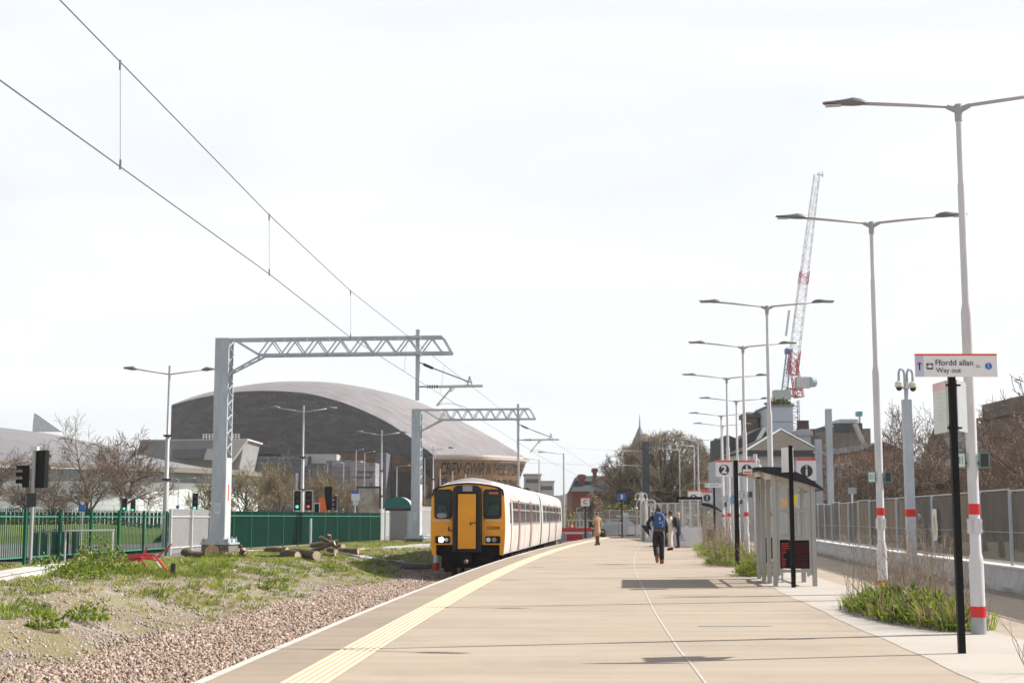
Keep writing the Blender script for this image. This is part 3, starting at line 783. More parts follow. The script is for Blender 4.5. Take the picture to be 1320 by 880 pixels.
m = MB().rng(X(902.5), X(913.5), .0, .04, at(0, 648, Y).z, at(0, 633, Y).z).build('panel', m_white, t); MB().rng(X(902.5), X(913.5), -.002, .042, at(0, 633, Y).z, at(0, 631, Y).z).build('top_strip', m_orange, m)
Y = 64; base = on(921, Y)
t = thing('direction_sign', 'small distant way out sign on a black post beside the far shelter', 'sign', base)
MB().rng(-.04, .04, -.04, .04, 0, at(0, 623, Y).z).build('post', m_blk, t); X = lambda u: at(u, 667, Y).x - base.x
pn = MB().rng(X(909), X(932), -.07, -.042, at(0, 628, Y).z, at(0, 622.5, Y).z).build('panel', m_white, t)
MB().rng(X(909.5), X(912), -.073, -.0705, at(0, 627, Y).z, at(0, 623.5, Y).z).build('arrow_panel', m_lav, pn)
MB().rng(X(915), X(927), -.073, -.0705, at(0, 625.8, Y).z, at(0, 624.6, Y).z).build('lettering', m_slv, pn)
# black post with boards in front of the near shelter
base = gr(1023, 757)
t = thing('timetable_post', 'black post with two white boards in front of the near shelter', 'sign', base)
MB().rng(-.04, .04, -.04, .04, 0, at(0, 574, base.y).z).build('post', m_blk, t)
za, zb = at(0, 576, base.y).z, at(0, 608, base.y).z
MB().box((-.075, .16, (za + zb) / 2), (.34, .022, za - zb), R(104)).build('board', m_white, t)
MB().box((.075, .16, (za + zb) / 2), (.34, .022, za - zb), R(78)).build('board', m_white, t)
# ------------------------------------------------------------------ shelters
m_roofd = M('shelter_roof', (.030, .031, .038), .55, var=.1, spec=.2)
m_under = M('shelter_soffit', (.42, .36, .27), .6, var=.08)
m_redtxt = M('poster_red', (.42, .022, .02), .5)
def shelter(loc, rz, label):
    t = thing('shelter', label, 'shelter', loc, rz, 'glass waiting shelters')
    W_, D = .80, 3.7
    def arc(x): return 2.42 + .05 * (1 - ((x + .1) / .5) ** 2) * .6 - (.0 if x < .1 else .30 * ((x - .1) / .9) ** 1.6)
    xs = [-.42 + 1.42 * i / 14 for i in range(15)]
    def th(x): u = (x + .42) / 1.42; return .05 + .15 * math.sin(math.pi * min(1, max(0, u))) ** 1.2
    top = [(x, arc(x)) for x in xs]; bot = [(x, arc(x) - th(x)) for x in xs][::-1]
    poly = [(x, -.15, z) for x, z in top] + [(x, -.15, z) for x, z in bot]
    m = MB(); m.prism(poly, (0, 0, 0), (0, D + .3, 0))
    r = m.build('roof', m_roofd, t)
    rows = [[(x, y, arc(x) - th(x) - .004) for x in xs[1:-1]] for y in (-.1, D + .1)]
    MB().grid(rows).build('soffit', m_under, r)
    for x, y in ((0, 0), (.0, 1.23), (0, 2.46), (0, D), (W_, 0), (W_, 1.85), (W_, D)):
        MB().rng(x - .045, x + .045, y - .045, y + .045, 0, arc(x) - th(x) + .01).build('post', m_alu, t)
    def panel(a, b, nm):
        a, b = Vector(a), Vector(b); d = (b - a); L_ = d.length; ang = math.atan2(d.y, d.x); c = (a + b) / 2
        m = MB()
        for z0, z1 in ((.28, .34), (.95, 1.02), (1.52, 1.57), (2.12, 2.18)): m.box((c.x, c.y, (z0 + z1) / 2), (L_, .035, z1 - z0), ang)
        for e in (a, b): q = e + d * (.03 / L_) * (1 if e == a else -1); m.box((q.x, q.y, 1.2), (.05, .036, 1.95), ang)
        f = m.build(nm, m_alu, t)
        MB().box((c.x, c.y, 1.57), (L_ - .06, .01, 1.1), ang).build('pane', m_gl, f)
        return f
    panel((.05, .0, 0), (W_ - .05, .0, 0), 'end_panel'); panel((.05, D, 0), (W_ - .05, D, 0), 'end_panel')
    panel((W_, .06, 0), (W_, 1.8, 0), 'back_panel'); panel((W_, 1.9, 0), (W_, D - .06, 0), 'back_panel')
    for y in (0, D):
        q = MB().rng(.1, W_ - .1, y - .02, y + .02, .36, .94).build('lower_panel', m_blk, t)
        if y == 0:
            m = MB(); rr = random.Random(2)
            for k in range(11):
                z = .87 - k * .046
                m.rng(.13, .13 + (.16 if k < 3 else rr.uniform(.04, .1)), -.026, -.0205, z - .010, z + .010)
                m.rng(.32, .67, -.026, -.0205, z - .002, z + .002)
            m.build('poster_print', m_redtxt, q)
    q = MB().rng(.14, .28, -.016, -.012, 1.62, 1.82).build('notice', M('notice_orange', (.62, .42, .2), .6), t)
    q = MB().rng(.40, .48, -.016, -.012, 1.66, 1.88).build('notice', M('notice_yellow', (.72, .55, .06), .6), t)
    m = MB(); m.rng(.1, .5, 1.2, 2.6, .44, .48); m.rng(.28, .32, 1.5, 1.55, 0, .44); m.rng(.28, .32, 2.3, 2.35, 0, .44); m.build('bench', m_galv, t)
    m = MB(); m.lathe((-.30, .1, 0), [(.04, 2.36), (.07, 2.33), (.075, 2.27), (.06, 2.25)], 12); d = m.build('camera_dome', m_cream, t, smooth='auto')
    MB().ball((-.30, .1, 2.25), .055, 10, 6).build('dome_lens', m_dgrey, d, smooth=True)
    MB().rng(-.18, .12, .02, .16, 2.2, 2.33).build('roof_light', m_cream, t)
    b = MB().box((-.52, .1, 2.36), (.2, .03, .1), R(-20)).build('small_sign', m_white, t)
    MB().box((-.53, .083, 2.345), (.16, .008, .03), R(-20)).build('sign_stripe', m_orange, b)
    return t
b0 = gr(1000, 755)
sh = shelter(b0, R(-4.5), 'near glass shelter with curved dark roof and red printed lower panel')
# the far shelter is closed with pale posts towards the camera
s2 = dup(sh, gr(908, 704), R(-7), 'far glass shelter beyond the weeds, below the platform 1 flag sign', None, .87)

# ------------------------------------------------------------------ right: concrete blocks and screened fence
m_fab = glass('screen_fabric', (.15, .135, .117), .86, .9)
m_fab2 = glass('screen_fabric_brown', (.235, .195, .15), .84, .9)
m_fab3 = glass('screen_fabric_grey', (.132, .120, .104), .84, .9)
for mm in (m_fab, m_fab2, m_fab3):
    nt = mm.node_tree; b = nt.nodes['Principled BSDF']; tcn = nt.nodes.new('ShaderNodeTexCoord'); mpn = nt.nodes.new('ShaderNodeMapping'); mpn.inputs['Scale'].default_value = (5, 5, .25)
    nn = nt.nodes.new('ShaderNodeTexNoise'); nn.inputs['Scale'].default_value = 1.2; nn.inputs['Detail'].default_value = 6
    nt.links.new(tcn.outputs['Object'], mpn.inputs[0]); nt.links.new(mpn.outputs[0], nn.inputs['Vector'])
    rr_ = nt.nodes.new('ShaderNodeMapRange'); rr_.inputs[1].default_value = .3; rr_.inputs[2].default_value = .7; rr_.inputs[3].default_value = .88; rr_.inputs[4].default_value = 1.13
    nt.links.new(nn.outputs['Fac'], rr_.inputs[0]); vm = nt.nodes.new('ShaderNodeVectorMath'); vm.operation = 'SCALE'
    vm.inputs[0].default_value = b.inputs['Base Color'].default_value[:3]; nt.links.new(rr_.outputs[0], vm.inputs['Scale']); nt.links.new(vm.outputs[0], b.inputs['Base Color'])
def barX(Y): return edge(Y) + 11.35 + .0125 * (Y - 26)
m_block = M('barrier_concrete', (.50, .49, .48), .8, var=.12, sc_=5, bump=.5, bsc=7, tint=(.33, .32, .31), tsc=1.5, tamt=.7)
t = thing('barrier', 'long low pale concrete barrier under the screened fence', 'barrier', (barX(40), 40, 0))
rows = []
rb = random.Random(9)
Yl = [16 + .35 * i for i in range(160)]
for Y in Yl:
    x = barX(Y); j = lambda: rb.uniform(-.022, .022)
    rows.append([(x - .02 + j(), Y, .0), (x - .05 + j() * 2, Y, .09 + j()), (x + .0 + j() * 2, Y, .22 + j()), (x + .05 + j(), Y, .36), (x + .05, Y, .44), (x + .45, Y, .44), (x + .5, Y, 0)])
MB().grid(rows).build('block_row', m_block, t, world=True, smooth='auto')
rows = [[(barX(Y) + .03, Y, .442), (barX(Y) + .03, Y, .47), (barX(Y) + .47, Y, .47), (barX(Y) + .47, Y, .442)] for Y in Yl]
MB().grid(rows).build('coping', M('barrier_coping', (.60, .59, .57), .8, var=.08), t, world=True)
t = thing('screen_fence', 'mesh panel fence covered in brown grey screening along the right', 'fence', (barX(40) + .25, 40, .47))
Y = 16.0; k = 0; fl = [m_fab3, m_fab3, m_fab, m_fab3, m_fab, m_fab3, m_fab2, m_fab, m_fab3, m_fab2, m_fab2, m_fab, m_fab2, m_fab, m_fab2, m_fab]
hb = .50
while Y < 71:
    Y2 = Y + 2.35; xa, xb = barX(Y) + .22, barX(Y2) + .22
    top = 1.93 + rb.uniform(-.02, .03)
    rows = []
    nseg = 16
    for i in range(nseg + 1):
        f = i / nseg; wob = .018 * math.sin(f * 19 + k) + .012 * math.sin(f * 43 + 2 * k)
        rows.append([(xa + (xb - xa) * f + wob * (1 - abs(z - .5) * 1.4), Y + (Y2 - Y) * f, hb + .06 + (top - hb - .1) * z) for z in (0, .25, .5, .75, 1)])
    MB().grid(rows).build('screen', fl[k % len(fl)], t, world=True, fix=False)
    m = MB()
    m.tube([(xa - .03, Y + .04, hb - .02), (xa - .03, Y + .04, top + .02)], .021, 6); m.tube([(xb - .03, Y2 - .04, hb - .02), (xb - .03, Y2 - .04, top + .02)], .021, 6)
    m.tube([(xa - .03, Y + .04, top), (xb - .03, Y2 - .04, top)], .019, 6); m.tube([(xa - .03, Y + .04, hb + .05), (xb - .03, Y2 - .04, hb + .05)], .016, 6)
    m.tube([(xa - .035, Y + .04, 1.12), (xb - .035, Y2 - .04, 1.12)], .006, 4)
    for i in range(0): f = i / 11; m.tube([(xa + (xb - xa) * f - .03, Y + (Y2 - Y) * f, hb + .05), (xa + (xb - xa) * f - .03, Y + (Y2 - Y) * f, top)], .003, 3, False)
    m.build('panel_frame', m_galv, t, world=True)
    Y = Y2 + .02; k += 1
# poster on the fence
Yp = 34.4; xp = barX(Yp) + .13
pc = Vector((xp, Yp, 1.22)); an = math.atan2(1, (barX(Yp + 1) - barX(Yp - 1)) / 2)
p_ = thing('fence_poster', 'white paper notice with yellow print tied to the screened fence', 'poster', (pc.x, pc.y, .86))
rows = [[(math.cos(an) * s * (.26 if z > .1 else .22) + .012 * math.sin(z * 9 + s), math.sin(an) * s * (.26 if z > .1 else .24), z) for s in (-1, -.4, .3, 1)] for z in (0, .12, .3, .5, .75)]
MB().grid(rows).build('sheet', m_white, p_, fix=False)
m = MB(); myel = M('notice_print', (.72, .62, .10), .6)
for s, z0, z1 in ((-.05, .15, .62), (.06, .10, .58)): m.box((math.cos(an) * s - .02, math.sin(an) * s, (z0 + z1) / 2), (.05 if s > 0 else .035, .004, z1 - z0), an)
m.build('print', myel, p_)

# ------------------------------------------------------------------ overhead line gantries
def gantry(loc, rz, label, xe=8.45, xo=1.25):
    t = thing('gantry', label, 'gantry', loc, rz, 'overhead line gantries')
    Hm = 7.42; wx, dy = .25, .34
    m = MB()
    for s in (-1, 1):
        m.rng(-wx, wx, s * dy - .012, s * dy + .012, 0, Hm)
        for x in (-wx, wx): m.rng(x - .008, x + .008, min(s * dy, s * (dy - .09)), max(s * dy, s * (dy - .09)), 0, Hm)
    m.build('mast', m_galv, t)
    m = MB(); n = 16
    for x in (-wx + .02, wx + .012):
        for i in range(n):
            z0, z1 = 3.1 + i * (Hm - 3.15) / n, 3.1 + (i + 1) * (Hm - 3.15) / n
            s = 1 if i % 2 else -1
            m.bar((x, -s * (dy - .05), z0), (x, s * (dy - .05), z1), .05, .016)
    m.build('lacing', m_galvl, t)
    m = MB()
    for x in (-wx - .002, wx + .014): m.rng(x - .008, x + .008, -dy + .01, dy - .01, .02, 3.05)
    m.build('side_plate', m_galvl, t)
    # footing
    MB().rng(-.5, .5, -.58, .58, -1.2, -.06).build('footing', m_face, t)
    m = MB(); m.rng(-.55, .55, -.62, .62, -.058, .0)
    for x in (-.45, -.28, .28, .45):
        for y in (-.5, 0, .5): m.lathe((x, y, 0), [(.035, 0), (.035, .12), (.02, .13), (.02, .2)], 8)
    for x in (-.4, .4): m.rng(x - .03, x + .03, -.6, .6, .002, .14)
    m.rng(-.5, .5, -.60, -.54, .002, .13)
    m.build('base_plate', m_galv, t)
    # boom
    zt, zb, yb = Hm - .05, Hm - .63, .27; sh = xe - xo - 7.02
    m = MB()
    for y in (-yb, yb):
        m.bar((wx, y, zt), (xe - .33, y, zt), .075, .085); m.bar((1.35, y, zb), (xe, y, zb), .075, .085); m.bar((xe - .33, y, zt), (xe, y, zb), .07, .06)
        m.bar((wx + .2, y, zt - .04), (1.35, y, zb), .06, .06)
        m.bar((wx, y * .6, Hm - 1.27), (1.45, y, zb - .02), .07, .06)
        x = 1.35; up = True
        nseg = 16; dx = (xe - .33 - 1.35) / nseg
        for i in range(nseg):
            a, b = x + i * dx, x + (i + 1) * dx
            m.bar((a, y, zb if i % 2 == 0 else zt), (b, y, zt if i % 2 == 0 else zb), .05, .045)
    for i in range(9):
        x = 1.35 + i * (xe - 1.7) / 8
        m.bar((x, -yb, zt), (x, yb, zt), .04, .04); m.bar((x, -yb, zb), (x, yb, zb), .04, .04)
    for i in range(8):
        x = 1.35 + i * (xe - 1.7) / 8; x2 = x + (xe - 1.7) / 8; m.bar((x, -yb, zb), (x2, yb, zb), .03, .03)
    for i in range(4):
        f, f2 = i / 4, (i + 1) / 4; s = 1 if i % 2 else -1
        A = lambda q, sg: (wx + (1.2) * q, sg * yb * (.6 + .4 * q), Hm - 1.27 + .62 * q)
        m.bar(A(f, s), A(f2, -s), .03, .03)
    m.build('boom', m_galv, t)
    # drop tube and cantilever
    xd = 7.02 + sh
    m = MB(); m.rng(xd - .07, xd + .07, -.07, .07, Hm - 2.32, Hm + .25); m.rng(xd - .1, xd + .1, -.3, .3, zt - .03, zt + .06); m.rng(xd - .1, xd + .1, -.3, .3, zb - .06, zb + .03)
    m.build('drop_post', m_galv, t)
    zc = Hm - 1.83
    a = MB().tube([(xd + .75, 0, zc), (9.4 + sh, 0, zc + .01)], .055, 10).build('registration_tube', m_galvl, t, smooth='auto')
    m = MB().tube([(xd + .07, 0, zc), (xd + .32, 0, zc)], .025, 8)
    for k in range(5): m.lathe((0, 0, 0), [(.02, 0)], 3) if False else m.tube([(xd + .34 + k * .085, 0, zc), (xd + .37 + k * .085, 0, zc), (xd + .40 + k * .085, 0, zc)], [.045, .075, .045], 8)
    m.build('insulator', m_dgrey, t)
    m = MB().tube([(xd + .5, 0, Hm - 1.02 - .12), (8.95 + sh, 0, zc + .14)], .022, 8); m.build('stay_tube', m_cable, t)
    m = MB().tube([(xd + .06, 0, Hm - .95), (xd + .2, 0, Hm - 1.0), (xd + .22, 0, Hm - 1.02), (xd + .56, 0, Hm - 1.17)], [.02, .02, .05, .05], 8); m.build('insulator', m_dgrey, t)
    m = MB(); m.bar((8.82 + sh, 0, zc), (8.9 + sh, 0, zc + .28), .045); m.bar((9.02 + sh, 0, zc), (8.94 + sh, 0, zc + .28), .045); m.bar((8.84 + sh, 0, zc + .15), (9.0 + sh, 0, zc + .15), .04); m.tube([(8.92 + sh, 0, zc + .27), (8.92 + sh, 0, zc + .36)], .04, 8); m.build('wire_clamp', m_galv, t)
    m = MB(); m.tube([(8.28 + sh, 0, zc - .04), (7.72 + sh, 0, zc - .70)], .035, 8); m.bar((8.18 + sh, 0, zc - .04), (8.24 + sh, 0, zc - .2), .03); m.bar((8.38 + sh, 0, zc - .04), (8.24 + sh, 0, zc - .2), .03); m.build('strut', m_galvl, t)
    m = MB(); m.tube([(7.72 + sh, 0, zc - .70), (7.9 + sh, 0, zc - .62), (8.3 + sh, 0, zc - .62), (8.75 + sh, 0, zc - .74), (8.82 + sh, 0, zc - .80)], .014, 6); m.build('steady_arm', m_galvl, t)
    # number plate
    pn = MB().rng(-.13, .09, -dy - .02, -dy - .013, 1.05, 1.42).build('number_plate', m_pale, t)
    m = MB()
    for i, zz in enumerate((1.34, 1.25, 1.16)): m.rng(-.10, -.01 if i else -.03, -dy - .024, -dy - .021, zz - .025, zz + .025); m.rng(.01, .06, -dy - .024, -dy - .021, zz - .025, zz + .025)
    m.build('plate_mark', m_slv, pn)
    MB().rng(wx + .024, wx + .028, -.06, .06, 1.5, 2.1).build('warning_strip', m_orange, t)
    return t
G1, G2 = at(283.5, 699, 52), at(536.5, 692.5, 83)
ga = gantry(G1, R(-6), 'near lattice gantry whose tall laced mast stands among the cut logs')
gantry(G2, R(-7.5), 'far lattice gantry standing beside the green domed kiosk, boom over the train', 6.95, 1.0)
# wires
def onwire(u, v, off=0):
    Y = 15.
    for _ in range(60):
        p = at(u, v, 1.0); k = p.x
        Y = Y + .5 * ((track(Y) + off) / k - Y) if abs(k) > 1e-4 else Y
    return at(u, v, Y)
def wirecl(name, pts, r, label):
    P = []
    for a, b in zip(pts[:-1], pts[1:]):
        for i in range(8): P.append(a.lerp(b, i / 8))
    P.append(pts[-1])
    o = MB().tube(P, r, 5).build(name, m_cable, fix=False)
    return tag(o, label, 'wire')
c1 = [onwire(155, 215), onwire(347, 353), onwire(452, 435)]
k1 = [onwire(155, 80), onwire(347, 277), onwire(452, 375)]
d0 = (c1[0] - c1[1]); c0 = c1[0] + d0 * 1.2; d1 = (k1[0] - k1[1]); k0 = k1[0] + d1 * 1.2
c2, c3, k2, k3 = at(596, 526, 52), at(700, 590, 83), at(603, 494, 52), at(709, 566, 83)
c4, k4 = at(775, 628, 112), at(775, 610, 112)
wirecl('contact_wire', [c0] + c1 + [c2, c3, c4], .0075, 'lower overhead wire crossing the sky above the track')
wirecl('catenary_wire', [k0] + k1 + [k2, k2.lerp(k3, .5) - Vector((0, 0, .25)), k3, k4], .007, 'upper overhead wire crossing the sky above the track')
lbs = ['dropper wire nearest the camera, longest of the row', 'second dropper wire, hanging over the near street lamp gap', 'third dropper wire, just left of the gantry boom']
for i in range(3):
    m = MB(); m.tube([c1[i], k1[i]], .0032, 4); m.tube([c1[i] - Vector((0, 0, .03)), c1[i] + Vector((0, 0, .08))], .012, 5); m.tube([k1[i] - Vector((0, 0, .09)), k1[i] + Vector((0, 0, .02))], .012, 5)
    tag(m.build('dropper', m_cable, fix=False), lbs[i], 'wire', 'droppers of the overhead line')
for i, f in enumerate((.35, .7)):
    a, b = c1[2].lerp(c2, f), k1[2].lerp(k2, f)
    tag(MB().tube([a, b], .004, 4).build('dropper', m_cable, fix=False), ['dropper wire behind the gantry boom', 'dropper wire left of the registration tube'][i], 'wire', 'droppers of the overhead line')

# ------------------------------------------------------------------ train
m_ty = M('train_yellow', (.87, .35, .002), .35, var=.06, sc_=2, tint=(.62, .27, .012), tsc=1.6, tamt=.5)
m_tw = M('train_white', (.60, .575, .555), .35, var=.05, sc_=1.5, tint=(.42, .32, .25), tsc=.9, tamt=.7, stretch=(1, 1, .8))
m_troof = M('train_roof', (.30, .27, .255), .6, var=.15, sc_=2)
m_tb = M('train_black', (.010, .010, .010), .6, var=.3, spec=.2)
m_tg = M('train_gangway', (.030, .030, .032), .6, var=.25, sc_=6, spec=.2)
m_tgl = M('train_front_glass', (.012, .018, .018), .08, var=.5, sc_=2.2, spec=.28)
m_tin = M('cab_interior_green', (.03, .065, .055), .8, var=.3, sc_=3)
m_tsg = M('train_side_glass', (.055, .058, .062), .12, var=.4, sc_=1.0, spec=.8)
m_tfr = M('train_window_band', (.20, .197, .205), .5, var=.06)
m_tred = M('train_door_red', (.20, .05, .03), .5, var=.15)
m_und = M('train_underframe', (.014, .012, .010), .9, spec=.1, var=.5, sc_=5)
m_hl = emis('headlight_lit', (1, .98, .9), 9)
m_hl2 = M('lamp_glass_pale', (.80, .83, .88), .12); m_hl3 = M('lamp_glass_brown', (.30, .25, .20), .2)
TOP = 3.86
prof = [(1.335, .96), (1.385, 1.35), (1.41, 1.8), (1.41, 2.3), (1.39, 2.8), (1.365, 3.15), (1.32, 3.36), (1.16, 3.55), (.82, 3.70), (.42, 3.81), (0, TOP)]
def half(s=1., top=TOP):
    k = (top - 3.36) / (TOP - 3.36)
    return [(x, z if z <= 3.36 else 3.36 + (z - 3.36) * k) for x, z in prof]
def full(top=TOP, inset=0):
    h = half(top=top); R_ = [(x - inset, z) for x, z in h]; return R_ + [(-x, z) for x, z in R_[:-1]][::-1]
def sx(z):
    for (x0, z0), (x1, z1) in zip(prof[:-1], prof[1:]):
        if z0 <= z <= z1: return x0 + (x1 - x0) * (z - z0) / (z1 - z0)
    return 1.41
def rrect(cx, cz, w_, h, r, n=5):
    P = []
    for (sx_, sz_, a0) in ((1, 1, 0), (-1, 1, 90), (-1, -1, 180), (1, -1, 270)):
        for k in range(n + 1):
            a = R(a0 + 90 * k / n); P.append((cx + sx_ * (w_ / 2 - r) + r * math.cos(a), cz + sz_ * (h / 2 - r) + r * math.sin(a)))
    return P
def plate(m, P, y, th): m.prism([(x, y, z) for x, z in P], (0, 0, 0), (0, th, 0)); return m
front = at(603.3, 700, 54)
tloc = Vector((front.x, 54, -.915)); trz = R(-5.05)
tr = thing('train', 'yellow fronted white two car diesel train standing at the platform', 'train', tloc, trz)
def car(y0, y1, nm, cab_end):
    L_ = y1 - y0; m = MB(); rows = []
    st = [0, .12, .4, .9, 1.4] + [L_ * k / 10 for k in range(1, 11)]
    for y in st:
        top = TOP if not cab_end else 3.62 + (TOP - 3.62) * sm(0, 1.1, y)
        rows.append([(x, y0 + y, z) for x, z in full(top)])
    m.grid(rows); m.quad(*[(x, y1, z) for x, z in full()])
    b = m.build(nm, [m_tw, m_troof], tr, smooth='auto')
    for po in b.data.polygons:
        if po.center.z > 3.66: po.material_index = 1
    for s in (-1, 1):
        def sideq(ya, yb_, za, zb_, off, name, mt, par, n=3):
            m = MB(); rows = [[(s * (sx(za + (zb_ - za) * i / n) + off), y0 + y, za + (zb_ - za) * i / n) for i in range(n + 1)] for y in (ya, yb_)]
            m.grid(rows)
            rows2 = [[(s * (sx(za + (zb_ - za) * i / n) - .02), y0 + y, za + (zb_ - za) * i / n) for i in range(n + 1)] for y in (ya, yb_)]
            m.quad(rows[0][0], rows[0][-1], rows2[0][-1], rows2[0][0]); m.quad(rows[1][0], rows[1][-1], rows2[1][-1], rows2[1][0]); m.quad(rows[0][-1], rows[1][-1], rows2[1][-1], rows2[0][-1]); m.quad(rows[0][0], rows[1][0], rows2[1][0], rows2[0][0])
            return m.build(name, mt, par)
        wins = [(3.35, 5.95), (7.05, 9.7), (9.85, 12.45), (13.6, 16.2), (16.4, 18.9)] if cab_end else [(1.0, 3.3), (3.5, 5.95), (7.05, 9.7), (9.85, 12.45), (13.6, 16.2), (16.6, 18.6)]
        for a, c in wins:
            f = sideq(a, c, 2.02, 3.0, .006, 'window_frame', m_tfr, b)
            k = 2
            for i in range(k):
                pa, pb = a + .12 + i * (c - a - .12) / k, a + (i + 1) * (c - a - .12) / k
                sideq(pa, pb, 2.12, 2.60, .011, 'window', m_tsg, f); sideq(pa, pb, 2.68, 2.93, .011, 'window', m_tsg, f)
        for dc in (6.5, 13.02):
            d = sideq(dc - .5, dc + .5, 1.0, 3.05, .012, 'door', m_tred, b, 8)
            sideq(dc - .12, dc + .12, 1.04, 3.0, .022, 'door_leaf', m_tw, d, 8)
            sideq(dc - .08, dc + .08, 2.1, 2.92, .03, 'door_window', m_tsg, d)
        if cab_end:
            d = sideq(2.5, 2.72, 1.0, 3.05, .012, 'door', m_tred, b, 8); sideq(2.0, 2.4, 2.1, 2.9, .008, 'cab_side_window', m_tsg, b)
    return b
ca = car(0, 19.6, 'car_body', True); cb = car(20.3, 39.9, 'car_body', False)
m = MB(); m.grid([[(x * .86, y, .95 + (z - .95) * .93) for x, z in full()] for y in (19.55, 19.75, 19.95, 20.15, 20.35)]); m.build('gangway_bellows', m_tb, tr)
m = MB(); m.rng(-.4, .4, 18.2, 19.4, 3.7, 3.9); m.rng(.3, .9, 18.0, 19.5, 3.55, 3.80); m.build('exhaust_cover', m_tg, tr)
# front
P = [(x, z) for x, z in full(3.62) if True]
low = 1.31
poly = [(1.20, low)] + [(1.20, .93), (1.345, .93)] + [(x, z) for x, z in full(3.62)][1:-1] + [(-1.345, .93), (-1.20, .93), (-1.20, low)]
fm = MB(); fm.prism([(x, -.10, z) for x, z in poly], (0, 0, 0), (0, .14, 0)); fc = fm.build('cab_front', m_ty, tr)
m = MB(); hh = full(3.62)[5:-5]; m.grid([[(x * 1.004, -.105 + dy_, z + .012) for x, z in hh] for dy_ in (0, .13)] ); m.grid([[(x * 1.004, -.108, z + .012) for x, z in hh], [(x * .965, -.108, z - .05) for x, z in hh]]); m.build('roof_trim', m_tb, tr)
for s in (-1, 1):
    fr = plate(MB(), rrect(s * .93, 2.83, .68, 1.10, .13), -.125, .03).build('windscreen_frame', m_tb, fc)
    plate(MB(), rrect(s * .93, 2.83, .61, 1.03, .11), -.135, .012).build('windscreen', m_tgl, fr)
    MB().rng(s * .94 - .2, s * .94 + .24, -.1375, -.1355, 2.42, 2.78).build('seat_back', m_tin, fr)
    if s > 0: MB().rng(.80, 1.16, -.1375, -.1355, 3.2, 3.27).build('destination_display', emis('display_orange', (.35, .07, .03), .25), fr)
    else: m = MB().ball((-.98, -.137, 2.40), (.2, .004, .1), 10, 6); m.build('dash_papers', M('cab_papers', (.3, .3, .31), .7), fr)
    hb_ = plate(MB(), rrect(s * .95, 1.50, .56, .27, .05), -.125, .03).build('headlight_cluster', m_tb, fc)
    for dx, r, mt in (((-.05, .10, m_hl), (.15, .07, m_hl2)) if s < 0 else ((-.17, .085, m_hl2), (.05, .09, m_hl3))):
        q = MB().lathe((0, 0, 0), [(r, 0), (r, .012), (r * .6, .02)], 16).build('headlight', mt, hb_, smooth='auto'); q.location = (s * .95 + dx, -.126, 1.50); q.rotation_euler = (R(90), 0, 0)
    m = MB(); m.rng(s * .58 if s > 0 else -1.37, 1.37 if s > 0 else -.58, -.112, -.098, 2.195, 2.225); m.build('front_rail', m_galvl, fc)
    m = MB(); m.bar((s * .62, -.15, 2.2), (s * .88, -.15, 2.95), .02, .02); m.build('wiper', m_tb, fc)
surr = [(-.54, 1.05), (.54, 1.05), (.54, 3.2)] + [(.54 - .2 + .2 * math.cos(R(a)), 3.3 + .22 * math.sin(R(a))) for a in (0, 30, 60, 90)] + [(-.54 + .2 - .2 * math.cos(R(a)), 3.3 + .22 * math.sin(R(a))) for a in (90, 60, 30, 0)] + [(-.54, 3.2)]
gs = plate(MB(), surr, -.38, .30).build('gangway_surround', m_tg, tr)
MB().rng(-.16, .2, -.383, -.379, 3.3, 3.5).build('gangway_panel', m_slv, gs)
plate(MB(), rrect(0, 2.19, .80, 2.16, .03), -.384, .01).build('door_seal', m_tb, gs)
gd = MB().rng(-.335, .335, -.392, -.386, 1.17, 3.2).build('gangway_door', m_ty, gs)
m = MB(); m.bar((.12, -.41, 2.13), (.34, -.41, 2.13), .03, .03); m.bar((.13, -.41, 2.13), (.16, -.41, 2.03), .03, .03); m.build('handle', m_tb, gd)
m = MB(); m.bar((-.72, -.13, 1.98), (-.72, -.13, 1.82), .035, .03); m.bar((-.72, -.13, 1.83), (-.56, -.13, 1.85), .03, .03); m.build('lamp_bracket', m_tb, fc)
text('150208', .17, m_tb, fc, (.95, -.106, 1.93), bold=.002)
# underside
m = MB(); m.rng(-1.19, 1.19, .02, .9, .95, 1.6); m.rng(-1.0, 1.0, -.02, .25, .45, .95); m.rng(-.14, .14, -.45, .3, .72, 1.0); m.rng(-.2, .2, -.55, -.4, .68, 1.02)
m.rng(-.9, -.5, -.06, .2, .30, .6); m.rng(.5, .9, -.06, .2, .30, .6); m.build('underframe_front', m_und, tr)
m = MB(); m.ball((0, -.58, .70), .09, 10, 6); m.build('coupler', M('coupler_steel', (.25, .22, .19), .6, .3), tr)
for k, (a, b_) in enumerate(((.6, 19.3), (20.7, 39.6))):
    m = MB(); rr = random.Random(k)
    y = a + 4.4
    m.rng(-1.25, 1.25, a, b_, .88, .965)
    while y < b_ - 4.6:
        l = rr.uniform(.7, 1.7); m.rng(-1.2, 1.2, y, y + l, rr.uniform(.38, .55), .9); y += l + rr.uniform(.1, .4)
    m.build('underframe', m_und, tr)
for yb_ in (3.0, 16.6, 23.4, 37.0):
    m = MB()
    for s in (-1, 1): m.rng(s * 1.0 - .06, s * 1.0 + .06, yb_ - 1.7, yb_ + 1.7, .42, .68); m.rng(s * 1.05 - .1, s * 1.05 + .1, yb_ - .3, yb_ + .3, .5, .9)
    bg_ = m.build('bogie', m_und, tr)
    for dy_ in (-1.3, 1.3):
        for s in (-1, 1):
            q = MB().lathe((0, 0, 0), [(.42, -.05), (.42, .04), (.45, .045), (.45, .07), (.2, .08)], 20).build('wheel', m_rail, bg_); q.location = (s * .75, yb_ + dy_, .44); q.rotation_euler = (0, R(90) * -s, 0)
